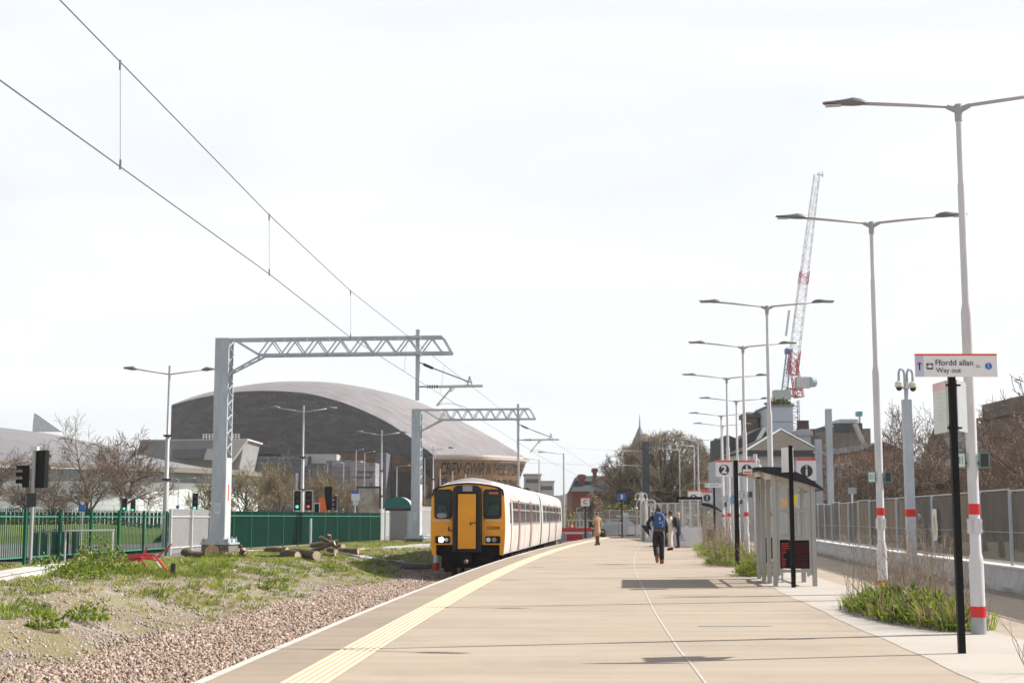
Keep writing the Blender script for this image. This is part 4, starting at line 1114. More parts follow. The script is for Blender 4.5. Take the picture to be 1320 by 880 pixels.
# ------------------------------------------------------------------ left side: fences, troughs, logs
m_gf = M('fence_green', (.010, .105, .066), .5, var=.12, spec=.2)
m_gfd = M('fence_green_dark', (.003, .035, .024), .6, var=.18, spec=.08)
m_gfl = M('fence_green_rail', (.05, .21, .155), .45, var=.1)
m_gry = M('palisade_grey', (.28, .275, .28), .6, .0, var=.1)
def palisade(name, label, A, B, h, bays, sp_, pw, pd, mp, mr, mk, rail_off=.22, post_h=None, fringe=False, slim=False):
    A, B = Vector(A), Vector(B); t = thing(name, label, 'fence', A)
    d = (B - A); L_ = d.length; u = d / L_; n = Vector((u.y, -u.x, 0))
    if n.dot(Vector((0, 0, 0)) - A) < 0: n = -n                          # towards the camera
    for i in range(bays):
        a, b = A + d * (i / bays), A + d * ((i + 1) / bays)
        m = MB(); k = int((b - a).length / sp_)
        ang = math.atan2(u.y, u.x)
        for j in range(k):
            q = a + (b - a) * ((j + .5) / k); hh = h + rnd.uniform(-.006, .006)
            m.box((q.x, q.y, q.z + .06 + hh / 2), (pw, pd, hh - .06), ang)
            if fringe: m.quad((q.x - u.x * pw / 2, q.y - u.y * pw / 2, q.z + hh + .03), (q.x + u.x * pw / 2, q.y + u.y * pw / 2, q.z + hh + .03), (q.x, q.y, q.z + hh + .11))
        m.build('pale_panel', mp, t, world=True, fix=False)
        m = MB()
        for z in ((h - rail_off,) if slim else (h - rail_off, .32)): m.bar(a + n * .04 + Vector((0, 0, z)), b + n * .04 + Vector((0, 0, z)), .045, .045)
        m.build('rail', mr, t, world=True)
    for i in range(bays + 1):
        q = A + d * (i / bays) + n * (.03 if slim else .09)
        MB().box((q.x, q.y, q.z + (h + .02) / 2), (.06 if slim else .10, .05 if slim else .08, h + .02), math.atan2(u.y, u.x)).build('post', mk, t, world=True)
    return t
zf = -.2
fA, fB = gr(27, 731, zf), gr(211, 716, zf)
dd = (fB - fA) / 5
palisade('palisade_fence', 'see through green palisade fence beside the road at the left', fA - dd * 2, fB, 1.86, 7, .155, .048, .012, m_gfd, m_gfl, m_gf)
gC = gr(268, 710.5, zf)
palisade('palisade_fence', 'light grey palisade section left of the near mast', fB + Vector((.15, .1, 0)), gC, 1.95, 2, .115, .085, .03, m_gry, m_galvl, m_galvl, rail_off=.30)
gD = gr(489, 697.5, zf)
palisade('palisade_fence', 'dense dark green palisade fence between the two gantries', gC + Vector((.2, .3, 0)), gD, 1.9, 12, .135, .085, .035, m_gfd, m_gfl, M('fence_seam', (.015, .10, .07), .5), rail_off=.20, slim=True)
palisade('palisade_fence', 'pale grey palisade beside the green domed kiosk', gr(489, 697, zf), gr(503, 695, zf), 2.2, 1, .13, .07, .02, m_galvl, m_galvl, m_galvl)
palisade('palisade_fence', 'pale grey palisade between the far gantry mast and the train', gr(541, 695.5, zf), gr(556, 694, zf) + Vector((.6, 0, 0)), 2.4, 1, .15, .06, .02, m_galvl, m_galvl, m_galvl)
# cable troughs
def trough(pts, w_, h, label):
    m = MB()
    for a, b in zip(pts[:-1], pts[1:]):
        m.bar(a + Vector((0, 0, h / 2 - .06)), b + Vector((0, 0, h / 2 - .06)), w_, h + .12)
    for a, b in zip(pts[:-1], pts[1:]):
        L_ = (b - a).length; k = max(1, int(L_ / 1.0))
        for i in range(k):
            q0, q1 = a.lerp(b, (i + .012) / k), a.lerp(b, (i + .988) / k)
            m.bar(q0 + Vector((0, 0, h + .025)), q1 + Vector((0, 0, h + .025)), w_ + .05, .045)
    o = m.build('cable_trough', M('trough_concrete', (.50, .48, .46), .85, var=.12, sc_=4))
    tag(o, label, 'cable trough', 'concrete cable troughs')
def fz(u, v, dz=.0): p = gz(u, v); return p + Vector((0, 0, dz))
trough([fz(-40, 756), fz(0, 748), fz(55, 738), fz(105, 729)], .42, .12, 'pale concrete cable trough at the foot of the left fence')
trough([fz(150, 723), fz(212, 718.5), fz(232, 716)], .3, .06, 'pale concrete cable trough behind the red trestle')
trough([fz(300, 712), fz(345, 710)], .35, .05, 'short pale trough right of the near mast')
trough([fz(452, 709), fz(500, 706.5), fz(546, 702)], .7, .02, 'pale stone strip in front of the far mast')
# grey conduit
pts = [fz(396, 707, .12), fz(430, 713, .08), fz(463, 719, .06), fz(500, 724.5, .05), fz(520, 727, .05)]
tag(MB().tube(pts, .07, 8).build('conduit', m_galv), 'long grey conduit lying over the waste ground past the logs', 'pipe')
pts = [fz(512, 731, .08), fz(535, 731.5, .08), fz(553, 732, .08)]
m = MB()
for a, b in zip(pts[:-1], pts[1:]): m.bar(a, b, .3, .16)
tag(m.build('trough_section', M('trough_grey', (.30, .31, .32), .8, var=.2)), 'grey trough section lying in the train shadow', 'cable trough')
# steel stake
p = fz(400, 709); tag(MB().lathe((0, 0, 0), [(.05, 0), (.05, 1.35), (.03, 1.4)], 10).build('stake', m_galv, loc=p), 'short grey steel stake standing among the logs', 'post')
p = fz(212 + 11, 747 - 4); tag(MB().rng(-.05, .05, -.05, .05, -.05, .32).build('marker_stub', m_dgrey, loc=p), 'small dark marker stub standing in the grass', 'post')
# logs
def pz(u, v, Y, r):
    p = at(u, v, Y); p.z = max(p.z, ground_z(p.x, p.y) + r); return p
m_bark = M('bark', (.10, .072, .05), .95, var=.35, sc_=8, bump=.8, bsc=14, stretch=(1, 1, 1)); m_cut = M('cut_wood', (.50, .32, .17), .8, var=.2, sc_=9); m_cutp = M('cut_wood_pale', (.62, .50, .34), .8, var=.18, sc_=9)
def log(p, d, L_, r, label, group, cut=None, seed=0):
    rg = random.Random(seed); d = Vector(d).normalized(); p = Vector(p); n = 12
    t = thing('log', label, 'log', p, 0, group)
    k = 5; pts = [d * (L_ * (i / (k - 1) - .5)) + Vector((rg.gauss(0, .015), rg.gauss(0, .015), rg.gauss(0, .012))) for i in range(k)]
    rads = [r * rg.uniform(.9, 1.08) for _ in range(k)]
    m = MB().tube(pts, rads, n, False)
    m.v = [(v[0] + rg.gauss(0, .05) * r, v[1] + rg.gauss(0, .05) * r, v[2] + rg.gauss(0, .05) * r) for v in m.v]
    m.build('bark', m_bark, t, smooth=True)
    for e, s in ((0, -1), (k - 1, 1)):
        q = MB().tube([pts[e] - d * s * .02, pts[e] + d * s * .012], rads[e] * .96, n).build('cut_face', cut or m_cut, t)
    return t
lg = 'sawn logs along the fence'
log(pz(272, 713, 50.2, .20), (.15, -1, .12), .4, .25, 'big upright round log disc facing the camera in front of the near mast', lg, m_cut, 1)
log(pz(243, 713, 51, .16), (1, -.5, -.35), .5, .15, 'dark short log leaning against the grey fence section', lg, m_cutp, 2)
log(pz(255, 715, 50.5, .1), (1, .2, 0), .4, .12, 'small pale split log between the disc and the leaning log', lg, m_cutp, 3)
names = ['pale log piece just right of the big disc', 'reddish log piece low in the pile by the mast', 'narrow pale log on top of the pile by the mast', 'log piece in the middle of the pile by the mast', 'tilted split log at the right of the pile by the mast', 'dark ended log at the right foot of the pile', 'small log lying lowest in front of the pile', 'thin branch piece poking up from the pile']
for i, (u, v, dz, d, L_, r) in enumerate(((287, 717, .2, (.5, -1, .2), .55, .11), (289, 721, .12, (.2, -1, -.1), .45, .13), (297, 716, .34, (1, -.4, -.3), .7, .09), (299, 721, .18, (.6, -1, .5), .5, .12), (308, 718, .26, (.6, -.6, .9), .75, .09), (314, 725, .16, (.8, -1, .1), .5, .13), (304, 729, .1, (1, -.5, 0), .5, .09), (309, 714, .38, (.2, .1, 1), .6, .04))):
    log(pz(u, v, 50 - .1 * i, r * .6), d, L_, r * .85, names[i], lg, m_cutp if i % 2 == 0 else m_cut, 10 + i)
log(fz(393, 719.5, .15), (1, -1.75, -.05), 2.2, .16, 'long thick fallen trunk with a pale cut end, largest of the logs', lg, m_cutp, 30)
log(fz(374, 718.5, .13), (1, -1.2, 0), 1.1, .15, 'second fallen trunk lying left of the long one', lg, m_cutp, 31)
log(fz(356, 714, .14), (1, -.4, 0), 1.0, .14, 'dark log lying behind the second trunk', lg, m_cut, 32)
log(fz(352, 718, .05), (1, -.2, 0), 1.3, .05, 'flat pale plank like log left of the trunks', lg, m_cutp, 33)
nm = ['branch log rising to the left of the far pile', 'top log crossing the far pile', 'pale ended log at the front of the far pile', 'dark log at the back of the far pile', 'reddish cut log at the right of the far pile', 'dark square log lying right of the far pile', 'thin log low in front of the far pile', 'short stub standing on top of the far pile']
for i, (u, v, dz, d, L_, r) in enumerate(((414, 713, .3, (1, -.1, .35), 1.5, .13), (425, 712, .55, (1, -.5, -.5), 1.5, .12), (428, 715, .25, (.7, -1, -.1), .9, .13), (418, 710, .45, (1, .2, .1), 1.6, .16), (438, 712, .35, (.5, -1, .2), .7, .17), (449, 714, .18, (1, -.3, 0), 1.2, .19), (420, 717, .1, (1, -.3, 0), 1.0, .07), (424, 708, .72, (.2, -.2, 1), .35, .13))):
    log(fz(u, v, dz * .7), d, L_ * .72, r * .68, nm[i], lg, m_cutp if i % 2 == 0 else m_cut, 50 + i)
nm = ['pale log end leftmost in the small heap on the left trough', 'leaning pale log in the small heap on the left trough', 'reddish log in the small heap on the left trough', 'rightmost pale split log in the small heap on the left trough']
for i, (u, v, dz, d, L_, r) in enumerate(((41, 730, .12, (1, -.5, 0), .5, .11), (51, 729, .18, (.5, -1, .6), .55, .10), (57, 729, .1, (1, -.2, .1), .6, .11), (67, 728, .14, (1, -.6, -.2), .6, .11))):
    log(fz(u, v, dz), d, L_, r, nm[i], lg, m_cutp if i % 2 == 0 else m_cut, 70 + i)
log(fz(108, 729, .42), (.12, -.3, 1), .16, .32, 'flat pale round log slice lying on top of a stump behind the leafy bush', lg, m_cutp, 80)
log(fz(103, 730, .17), (.7, -1, .1), .5, .2, 'stump log under the flat slice behind the leafy bush', lg, m_cut, 81)
log(fz(152, 728, .16), (1, -.6, 0), .5, .15, 'dark log end at the left of the red trestle', lg, m_cut, 82)
log(fz(8, 738, .15), (1, -.3, 0), .7, .14, 'dark log at the left frame edge by the fence', lg, m_cut, 83)
# red trestle
p = fz(176, 735); m_rp = M('red_frame_paint', (.62, .06, .06), .45, var=.15); t = thing('trestle', 'red metal trestle frame lying on its side in the grass', 'trestle', p)
t.scale = (.8, .8, .75); t.location.z += .16
MB().prism([(-.75, .2, .12), (-.45, .15, .02), (.25, .1, .16), (.55, .1, .22), (.5, .12, .30), (-.1, .2, .32)], (0, 0, 0), (0, .04, 0)).build('tray', m_rp, t)
m = MB(); m.tube([(-.7, .1, .12), (.1, -.05, .2), (.75, -.05, .1)], .03, 6); m.tube([(.05, 0, .05), (.32, 0, .55)], .03, 6); m.tube([(.3, -.1, .2), (.62, -.1, .2), (1.05, -.1, .62)], .03, 6); m.build('frame', m_rp, t)
m = MB(); m.tube([(.6, -.1, .22), (.95, -.15, -.2)], .03, 6); m.tube([(.1, 0, .2), (.3, -.1, -.12)], .028, 6); m.build('leg', m_rp, t)
m = MB(); m.tube([(.45, .1, .22), (.7, .05, -.12)], .028, 6); m.build('leg', m_galvl, t)
# red and white cone by the train
p = gz(562, 735); t = thing('marker_cone', 'red and white marker post beside the left of the train front', 'cone', p)
MB().lathe((0, 0, 0), [(.14, 0), (.12, .33)], 14).build('lower_sleeve', m_red, t, smooth='auto'); MB().lathe((0, 0, 0), [(.118, .335), (.10, .62), (.05, .66)], 14).build('upper_sleeve', m_white, t, smooth='auto')
# green domed kiosk
p = gr(512, 696, -.2); p.y = 88; q = at(512, 667, 88); p.x = q.x; t = thing('kiosk', 'small mesh sided kiosk with a green domed roof beside the far mast', 'kiosk', p)
wk = 1.0; hz_ = at(0, 654, 88).z - p.z; tz = at(0, 640, 88).z - p.z
m_gd = M('dome_green', (.0, .13, .11), .45, var=.1)
poly = [(-.82 + .0, 0, hz_)] + [(-.82 * math.cos(R(a)), 0, hz_ + (tz - hz_) * math.sin(R(a))) for a in range(10, 171, 10)] + [(.82, 0, hz_)]
MB().prism([(x, -.05, z) for x, y, z in poly], (0, 0, 0), (0, 2.4, 0)).build('dome_roof', m_gd, t)
rows = [[(-.83 * math.cos(R(a)) * 1.01, y, hz_ + (tz - hz_) * 1.02 * math.sin(R(a))) for a in range(90, 181, 10)] for y in (.1, 2.5)]
MB().grid(rows).build('roof_sheet', m_galvl, t)
m = MB(); m.rng(-.42, .62, .05, .1, .1, hz_ - .05); m.build('mesh_door', M('mesh_grey', (.26, .26, .26), .7, var=.15), t)
m = MB()
for k in range(12): m.rng(-.42 + k * .09, -.41 + k * .09, .03, .05, .1, hz_ - .05)
m.build('door_bar', m_galv, t)
for x in (-.75, -.45, .66, .95): MB().rng(x - .04, x + .04, 0, .08, 0, hz_).build('post', m_galvl if x < 0 else m_galv, t)
MB().rng(-.75, .95, .0, .06, hz_ - .18, hz_ - .02).build('lintel', m_dgrey, t)
MB().rng(.7, .95, .1, 2.3, .1, hz_).build('side_mesh', m_galvl, t)
# ------------------------------------------------------------------ street lamps on the left (double arm)
m_slamp = M('street_lamp_grey', (.40, .39, .38), .5, .2, var=.1)
def street_lamp_proto(h, arm, label):
    t = thing('street_lamp', label, 'street lamp', (0, 0, 0), 0, 'twin arm street lamps along the road')
    MB().lathe((0, 0, 0), [(.15, 0), (.145, 3.7), (.115, 3.75), (.11, 6.0), (.075, 6.05), (.06, h + .35)], 12).build('post', m_slamp, t, smooth='auto')
    for z in (3.7, 6.0): MB().lathe((0, 0, 0), [(.15, z - .06), (.23, z - .05), (.23, z + .03), (.14, z + .04)], 14).build('collar', m_blk, t, smooth='auto')
    for s in (-1, 1):
        MB().tube([(s * .02, 0, h - .12), (s * arm * .72, 0, h + .14)], .035, 8).build('arm', m_slamp, t, smooth=True)
        MB().tube([(s * arm * .70, 0, h + .14), (s * arm * .80, 0, h + .19), (s * arm, 0, h + .2)], [.05, .12, .04], 8).build('lamp_head', m_headg, t, smooth=True)
    return t
SL = [(213, 455, 75, 6, 'nearest twin arm street lamp, standing behind the grey palisade section'), (389, 514, 102, 10, 'twin arm street lamp in front of the dark building beside the traffic lights'), (491, 546, 131, 10, 'twin arm street lamp behind the green domed kiosk'), (558, 570, 160, 10, 'twin arm street lamp just right of the far gantry mast')]
f0 = None
for u, v, Y, rz, lb in SL:
    p = at(u, 667, Y); p.z = -.3
    if f0 is None: f0 = street_lamp_proto(9.35, 2.4, lb); f0.location = p; f0.rotation_euler = (0, 0, R(rz))
    else: dup(f0, p, R(rz), lb)
def thin_lamp(u, v, Y, arm, lb, both=False, th=.06, base=-.2):
    p = at(u, 667, Y); p.z = base; h = at(u, v, Y).z - base
    t = thing('street_lamp', lb, 'street lamp', p, 0, 'small distant street lamps')
    MB().lathe((0, 0, 0), [(th * 1.5, 0), (th * 1.4, h * .35), (th, h * .36), (th * .8, h)], 8).build('post', m_slamp, t, smooth='auto')
    for s in ((-1, 1) if both else ((1 if arm > 0 else -1),)):
        a = abs(arm); MB().tube([(0, 0, h - .05), (s * a * .75, 0, h + .1), (s * a, 0, h + .1)], [th * .5, th * .5, th], 6).build('arm', m_slamp, t, smooth=True)
    return t
thin_lamp(547, 590, 150, 1.2, 'slim street lamp close left of the train, arm to the right')
thin_lamp(511, 601, 150, 1.4, 'slim street lamp left of the far gantry mast')
thin_lamp(727, 584, 118, -2.1, 'street lamp behind the far end of the train, arm to the left', th=.07)
thin_lamp(695, 592, 150, -1.6, 'street lamp above the rear of the train roof')
thin_lamp(229, 617, 150, 1.8, 'distant twin street lamp in front of the white curved building', True)
thin_lamp(458, 580, 170, 0.9, 'slim street lamp in front of the pale slate walls, left of the pair', False)
thin_lamp(469, 583, 165, 1.2, 'slim street lamp in front of the pale slate walls, right of the pair', False)
thin_lamp(442, 596, 160, -1.2, 'slim street lamp in front of the copper band', False)
for u, v, Y, lb in ((668.3, 522, 83.8, 'slim grey pole standing behind the train under the far boom'), (567, 604, 120, 'short pale pole left of the train roof, first of the row'), (583, 607, 128, 'short pale pole above the train roof, second of the row'), (600, 610, 136, 'short pale pole above the train roof, third of the row')):
    p = at(u, 667, Y); p.z = -.3; tag(MB().lathe((0, 0, 0), [(.08, 0), (.06, at(u, v, Y).z + .3)], 8).build('pole', m_slamp, loc=p, smooth='auto'), lb, 'pole')

# ------------------------------------------------------------------ road and verge behind the left fence
def patch(name, pts, z, mat): return struct(MB().quad(*[(x, y, z) for x, y in pts]).build(name, mat))
patch('road', [(-160, 52), (-20.5, 52), (-18.6, 62), (-17.5, 73), (-15.0, 88), (-11.5, 108), (-3, 150), (-45, 150), (-60, 88), (-160, 80)], -.146, m_asph)
m_verge = M('verge_grass', (.10, .155, .03), .9, var=.35, sc_=.9, bump=.5, bsc=8, tint=(.16, .18, .06), tsc=.25, tamt=.7)
rows = []
for i in range(30):
    x = -120 + i * 3.4
    y0 = 88 - i * .3 + (6 if i > 20 else 0)
    rows.append([(x, y0, -.14), (x, y0 + 1.2, .25 + .2 * noise1(i, 3)), (x, y0 + 5, .75 + .4 * noise1(i * .9, 1)), (x, y0 + 12, .9 + .3 * noise1(i, 7)), (x, y0 + 30, -.1)])
struct(MB().grid(rows).build('verge', m_verge, smooth=True))
# bollards / guard rail by the road
p = at(95, 667, 50); p.z = -.15
t = thing('guard_rail', 'pale grey guard rail behind the left fence', 'guard rail', (p.x, p.y, -.15))
MB().tube([(-1.6, 0, 1.08), (1.35, .3, 1.12)], .035, 6).build('rail', m_galvl, t)
for x, y in ((-1.5, 0), (-.3, .12), (1.3, .29)): MB().lathe((x, y, 0), [(.035, 0), (.035, 1.1)], 8).build('post', m_galvl, t)
m_bol = M('bollard_green', (.02, .06, .05), .5, var=.15)
for i, (u, lb) in enumerate(((46, 'dark bollard behind the left fence, leftmost'), (58, 'dark bollard behind the left fence, second from left'), (72, 'dark bollard behind the left fence, beside the fence post'), (85, 'dark bollard behind the left fence, second from right'), (98, 'dark bollard behind the left fence, rightmost'))):
    p = at(u, 667, 52); p.z = -.14; tag(MB().lathe((0, 0, 0), [(.13, 0), (.13, 1.05), (.10, 1.12), (.02, 1.14)], 12).build('bollard', m_bol, loc=p, smooth='auto'), lb, 'bollard', 'bollards by the road')
# traffic signals
m_amber = M('signal_lens_dark', (.05, .02, .015), .3); m_grn = emis('signal_green', (.05, .75, .45), 1.6); m_redl = emis('signal_red', (.7, .08, .03), .8)
def signal_head(t, c, rz, h=1.05, w_=.36, lit=None, back=False, hood=True, border=True):
    M4 = Matrix.Rotation(rz, 4, 'Z')
    def tr_(p): q = M4 @ Vector(p); return (q.x + c[0], q.y + c[1], q.z + c[2])
    b = MB().box(c, (w_, .2, h), rz).build('signal_head', m_blk, t)
    if not back and border:
        m = MB(); z = h / 2
        for (x0, x1, z0, z1) in ((-w_ * .66, w_ * .66, z + .06, z + .10), (-w_ * .66, w_ * .66, -z - .10, -z - .06), (-w_ * .70, -w_ * .62, -z - .1, z + .1), (w_ * .62, w_ * .70, -z - .1, z + .1)): m.box(tr_(((x0 + x1) / 2, .02, (z0 + z1) / 2)), (x1 - x0, .02, z1 - z0), rz)
        m.build('border', m_white, b)
    for k in range(0 if back else 3):
        z = h * (.32 - .32 * k)
        q = MB().lathe((0, 0, 0), [(.1, 0), (.1, .02)], 14).build('lens', (m_grn if (lit == 'g' and k == 2) else m_redl if (lit == 'r' and k == 2) else m_amber), b); q.location = tr_((0, -.1, z)); q.rotation_euler = (R(90), 0, rz)
        m = MB(); P_ = [tr_((.13 * math.cos(R(a)), -.1, z + .13 * math.sin(R(a)))) for a in range(0, 181, 20)]; Q_ = [tr_((.13 * math.cos(R(a)), -.32, z + .13 * math.sin(R(a)))) for a in range(0, 181, 20)]
        m.grid([P_, Q_]); m.build('hood', m_blk, b)
def signal(u, v, Y, lb, rz=0, lit=None, back=False, h=1.05, w_=.36, base=-.2, pole=True):
    p = at(u, 667, Y); p.z = base; zc = at(u, v, Y).z - base
    t = thing('traffic_signal', lb, 'traffic light', p, 0, 'traffic lights by the road')
    MB().lathe((0, .16, 0), [(.055, 0), (.055, zc + h * .5)], 10).build('pole', m_galv, t, smooth='auto')
    signal_head(t, (0, 0, zc), rz, h, w_, lit, back); return t
p = at(41, 667, 47); p.z = -.15
t = thing('traffic_signal', 'large traffic signal with two black heads seen from behind at the far left', 'traffic light', p, 0, 'traffic lights by the road')
zt = at(41, 580, 47).z + .15
MB().lathe((0, 0, 0), [(.065, 0), (.06, zt)], 12).build('pole', m_slamp, t, smooth='auto')
signal_head(t, (.24, .06, zt - .62), R(160), 1.23, .40, border=False); signal_head(t, (-.26, .06, zt - .86), R(-75), .72, .30, border=False)
MB().rng(-.12, .12, -.1, .12, zt - .02, zt + .12).build('detector', m_pale, t)
MB().rng(-.16, .16, -.12, -.07, 1.9, 2.35).build('box', m_dgrey, t)
signal(160, 650, 120, 'far traffic light behind the fence, left one of the pair with green lit', lit='g'); signal(171, 652, 125, 'far traffic light behind the fence, right one of the pair with green lit', lit='g')
signal(251, 647, 105, 'traffic light with green lit between the street lamp and the near mast', lit='g', h=1.3)
signal(383, 645, 100, 'traffic light with green lit and white border left of the street lamp', lit='g', h=1.3, w_=.42)
signal(397.5, 645, 98, 'traffic light with white border and red figure right of the street lamp', lit='r', h=1.25, w_=.42)
signal(423, 642, 98, 'tall black signal head seen from behind beside the orange board', back=True, h=1.6, w_=.5)
signal(433, 648, 100, 'hooded black signal seen from the side, right of the orange board', rz=R(-70), h=1.0)
def simple_sign(u0, u1, v0, v1, Y, mt, lb, name='sign', cat='sign', th=.06, rim=None, base=-.2):
    a, b = at(u0, v0, Y), at(u1, v1, Y); cx = (a.x + b.x) / 2
    t = thing(name, lb, cat, (cx, Y, base)); w_ = b.x - a.x
    pn = MB().rng(-w_ / 2, w_ / 2, -th / 2, th / 2, b.z - base, a.z - base).build('panel', mt, t)
    MB().lathe((0, th, 0), [(.04, 0), (.04, a.z - base - .05)], 8).build('post', m_galvl, t, smooth='auto'); return t, pn, w_, b.z - base, a.z - base
t, pn, w_, z0, z1 = simple_sign(405.5, 411, 649, 661, 96, m_blk, 'black pedestrian signal box with pale rim left of the orange board', 'pedestrian_signal', 'traffic light')
MB().rng(-w_ / 2 - .06, w_ / 2 + .06, .04, .06, z0 - .06, z1 + .06).build('rim', m_white, pn)
a = at(416, 652, 97); t = thing('orange_board', 'tilted bright orange road board between the signals', 'sign', (a.x, 97, -.2))
zz = a.z + .2; MB().prism([(-.30, 0, zz + .55), (.10, 0, zz + .62), (.28, 0, zz - .5), (-.12, 0, zz - .5)], (0, 0, 0), (0, .05, 0)).build('panel', M('board_orange', (.75, .16, .03), .6), t); MB().rng(-.03, .03, .06, .1, 0, zz).build('post', m_galv, t)
t, pn, w_, z0, z1 = simple_sign(453, 463, 632.5, 645, 96, m_white, 'white bus stop flag sign with a blue top above the green fence', 'bus_stop_sign')
MB().rng(-w_ / 2, w_ / 2, -.035, -.031, z1 - .18, z1).build('blue_header', m_blue, pn); MB().rng(-.16, .16, -.03, .03, z0 - .3, z0 - .02).build('timetable', m_pale, pn)
simple_sign(101.5, 110, 650, 659, 62, m_blue, 'small blue sign behind the left fence'); simple_sign(227, 231, 651, 655, 110, m_blue, 'small round topped blue sign right of the nearest street lamp')
a = at(475, 653, 110); t = thing('advert_panel', 'tall framed advertising panel with a faded brown poster above the green fence', 'advert', (a.x, 110, -.2))
MB().rng(-.95, .95, -.1, .1, .9, 4.0).build('frame', m_dgrey, t); MB().rng(-.82, .82, -.115, -.104, 1.05, 3.85).build('poster', M('poster_faded', (.34, .31, .26), .4, var=.6, sc_=1.4, tint=(.22, .10, .07), tsc=.9, tamt=.8), t)
for x in (-.8, .8): MB().rng(x - .05, x + .05, -.05, .05, 0, .9).build('post', m_galv, t)

# ------------------------------------------------------------------ big copper roofed hall
def brickmat(name, ca, cb, mort, sx_, sy_, rough=.5, metal=0, coord='UV'):
    m = bpy.data.materials.new(name); m.use_nodes = True; nt = m.node_tree; N = nt.nodes; L = nt.links; b = N['Principled BSDF']
    b.inputs['Roughness'].default_value = rough; b.inputs['Metallic'].default_value = metal
    tc = N.new('ShaderNodeTexCoord'); mp = N.new('ShaderNodeMapping'); mp.inputs['Scale'].default_value = (sx_, sy_, 1); L.new(tc.outputs[coord], mp.inputs[0])
    br = N.new('ShaderNodeTexBrick'); br.inputs['Scale'].default_value = 1; br.inputs['Color1'].default_value = (*ca, 1); br.inputs['Color2'].default_value = (*cb, 1); br.inputs['Mortar'].default_value = (*mort, 1)
    br.inputs['Mortar Size'].default_value = .035; br.inputs['Brick Width'].default_value = 1; br.inputs['Row Height'].default_value = 1; br.inputs['Bias'].default_value = 0
    L.new(mp.outputs[0], br.inputs['Vector'])
    n = N.new('ShaderNodeTexNoise'); n.inputs['Scale'].default_value = .35; n.inputs['Detail'].default_value = 6; L.new(mp.outputs[0], n.inputs['Vector'])
    r = N.new('ShaderNodeMapRange'); r.inputs[1].default_value = .3; r.inputs[2].default_value = .7; r.inputs[3].default_value = .78; r.inputs[4].default_value = 1.25; L.new(n.outputs['Fac'], r.inputs[0])
    vm = N.new('ShaderNodeVectorMath'); vm.operation = 'SCALE'; L.new(br.outputs['Color'], vm.inputs[0]); L.new(r.outputs[0], vm.inputs['Scale']); L.new(vm.outputs[0], b.inputs['Base Color'])
    return m
def uvgrid(o, nr, nc):
    uv = o.data.uv_layers.new(name='UVMap'); n = nr * nc
    for po in o.data.polygons:
        for li in po.loop_indices:
            vi = o.data.loops[li].vertex_index
            if vi < n: i, j = divmod(vi, nc); uv.data[li].uv = (j / (nc - 1), i / (nr - 1))
m_cop = brickmat('copper_roof', (.245, .21, .21), (.32, .275, .265), (.15, .125, .125), 40, 44, .4, .4)
m_slate = brickmat('slate_facade', (.036, .034, .042), (.090, .078, .080), (.010, .010, .013), 38, 19, .55)
m_bronze = brickmat('bronze_front', (.32, .185, .09), (.40, .24, .12), (.23, .125, .06), 40, 14, .5, .3)
m_letter = M('letter_glass', (.018, .02, .024), .15)
hall = thing('concert_hall', 'huge domed copper roofed hall with dark side wall and giant lettering', 'building', (-30, 300, -.2))
def spl(pts, t):
    t = t * (len(pts) - 1); i = min(len(pts) - 2, int(t)); f = t - i
    P0, P1, P2, P3 = pts[max(0, i - 1)], pts[i], pts[i + 1], pts[min(len(pts) - 1, i + 2)]
    return .5 * ((2 * P1) + (P2 - P0) * f + (2 * P0 - 5 * P1 + 4 * P2 - P3) * f * f + (3 * P1 - P0 - 3 * P2 + P3) * f ** 3)
Yf = lambda t: 345 - 75 * t
ft = [(221, 522), (262, 511.5), (318, 504), (385, 505.5), (440, 518), (490, 539), (530, 564), (561, 588)]
Ft = [at(u, v, Yf(i / 7)) for i, (u, v) in enumerate(ft)]
rt = [(222, 521.5), (275, 507.5), (345, 498.5), (395, 496), (455, 498), (520, 511), (585, 538), (640, 567), (680, 591)]
Rt = [at(u, v, 352 + 40 * math.sin(math.pi * i / 8 * .8) - (66 * (i / 8) ** 2)) for i, (u, v) in enumerate(rt)]
nc, nr = 40, 14; rows = []
for i in range(nr):
    s = i / (nr - 1); row = []
    for j in range(nc):
        t_ = j / (nc - 1); a, b = spl(Ft, t_), spl(Rt, t_); p_ = a.lerp(b, s); p_.z += 1.6 * math.sin(math.pi * s) * math.sin(math.pi * min(1, t_ * 1.1 + .02)) * (1 if s < 1 else 0)
        row.append(p_)
    rows.append(row)
o = MB().grid(rows).build('roof', m_cop, hall, world=True, smooth=True); uvgrid(o, nr, nc)
# front lettered wall
T = [at(561, 588.5, 270), at(600, 588.0, 265.5), at(640, 589, 268), at(680, 591.5, 283)]
Bt = [at(560, 641, 277), at(598, 641, 272), at(632, 641, 275), at(661, 641, 291)]
def fsurf(s, t_, off=0):
    a, b = spl(T, s), spl(Bt, s); p_ = a.lerp(b, t_)
    if off:
        e = spl(T, min(1, s + .02)) - spl(T, max(0, s - .02)); n = e.cross(b - a).normalized()
        if n.y > 0: n = -n
        p_ = p_ + n * off
    return p_
rows = [[fsurf(j / 23, i / 7) for j in range(24)] for i in range(8)]
o = MB().grid(rows).build('lettered_wall', m_bronze, hall, world=True, smooth=True); uvgrid(o, 8, 24); fwall = o
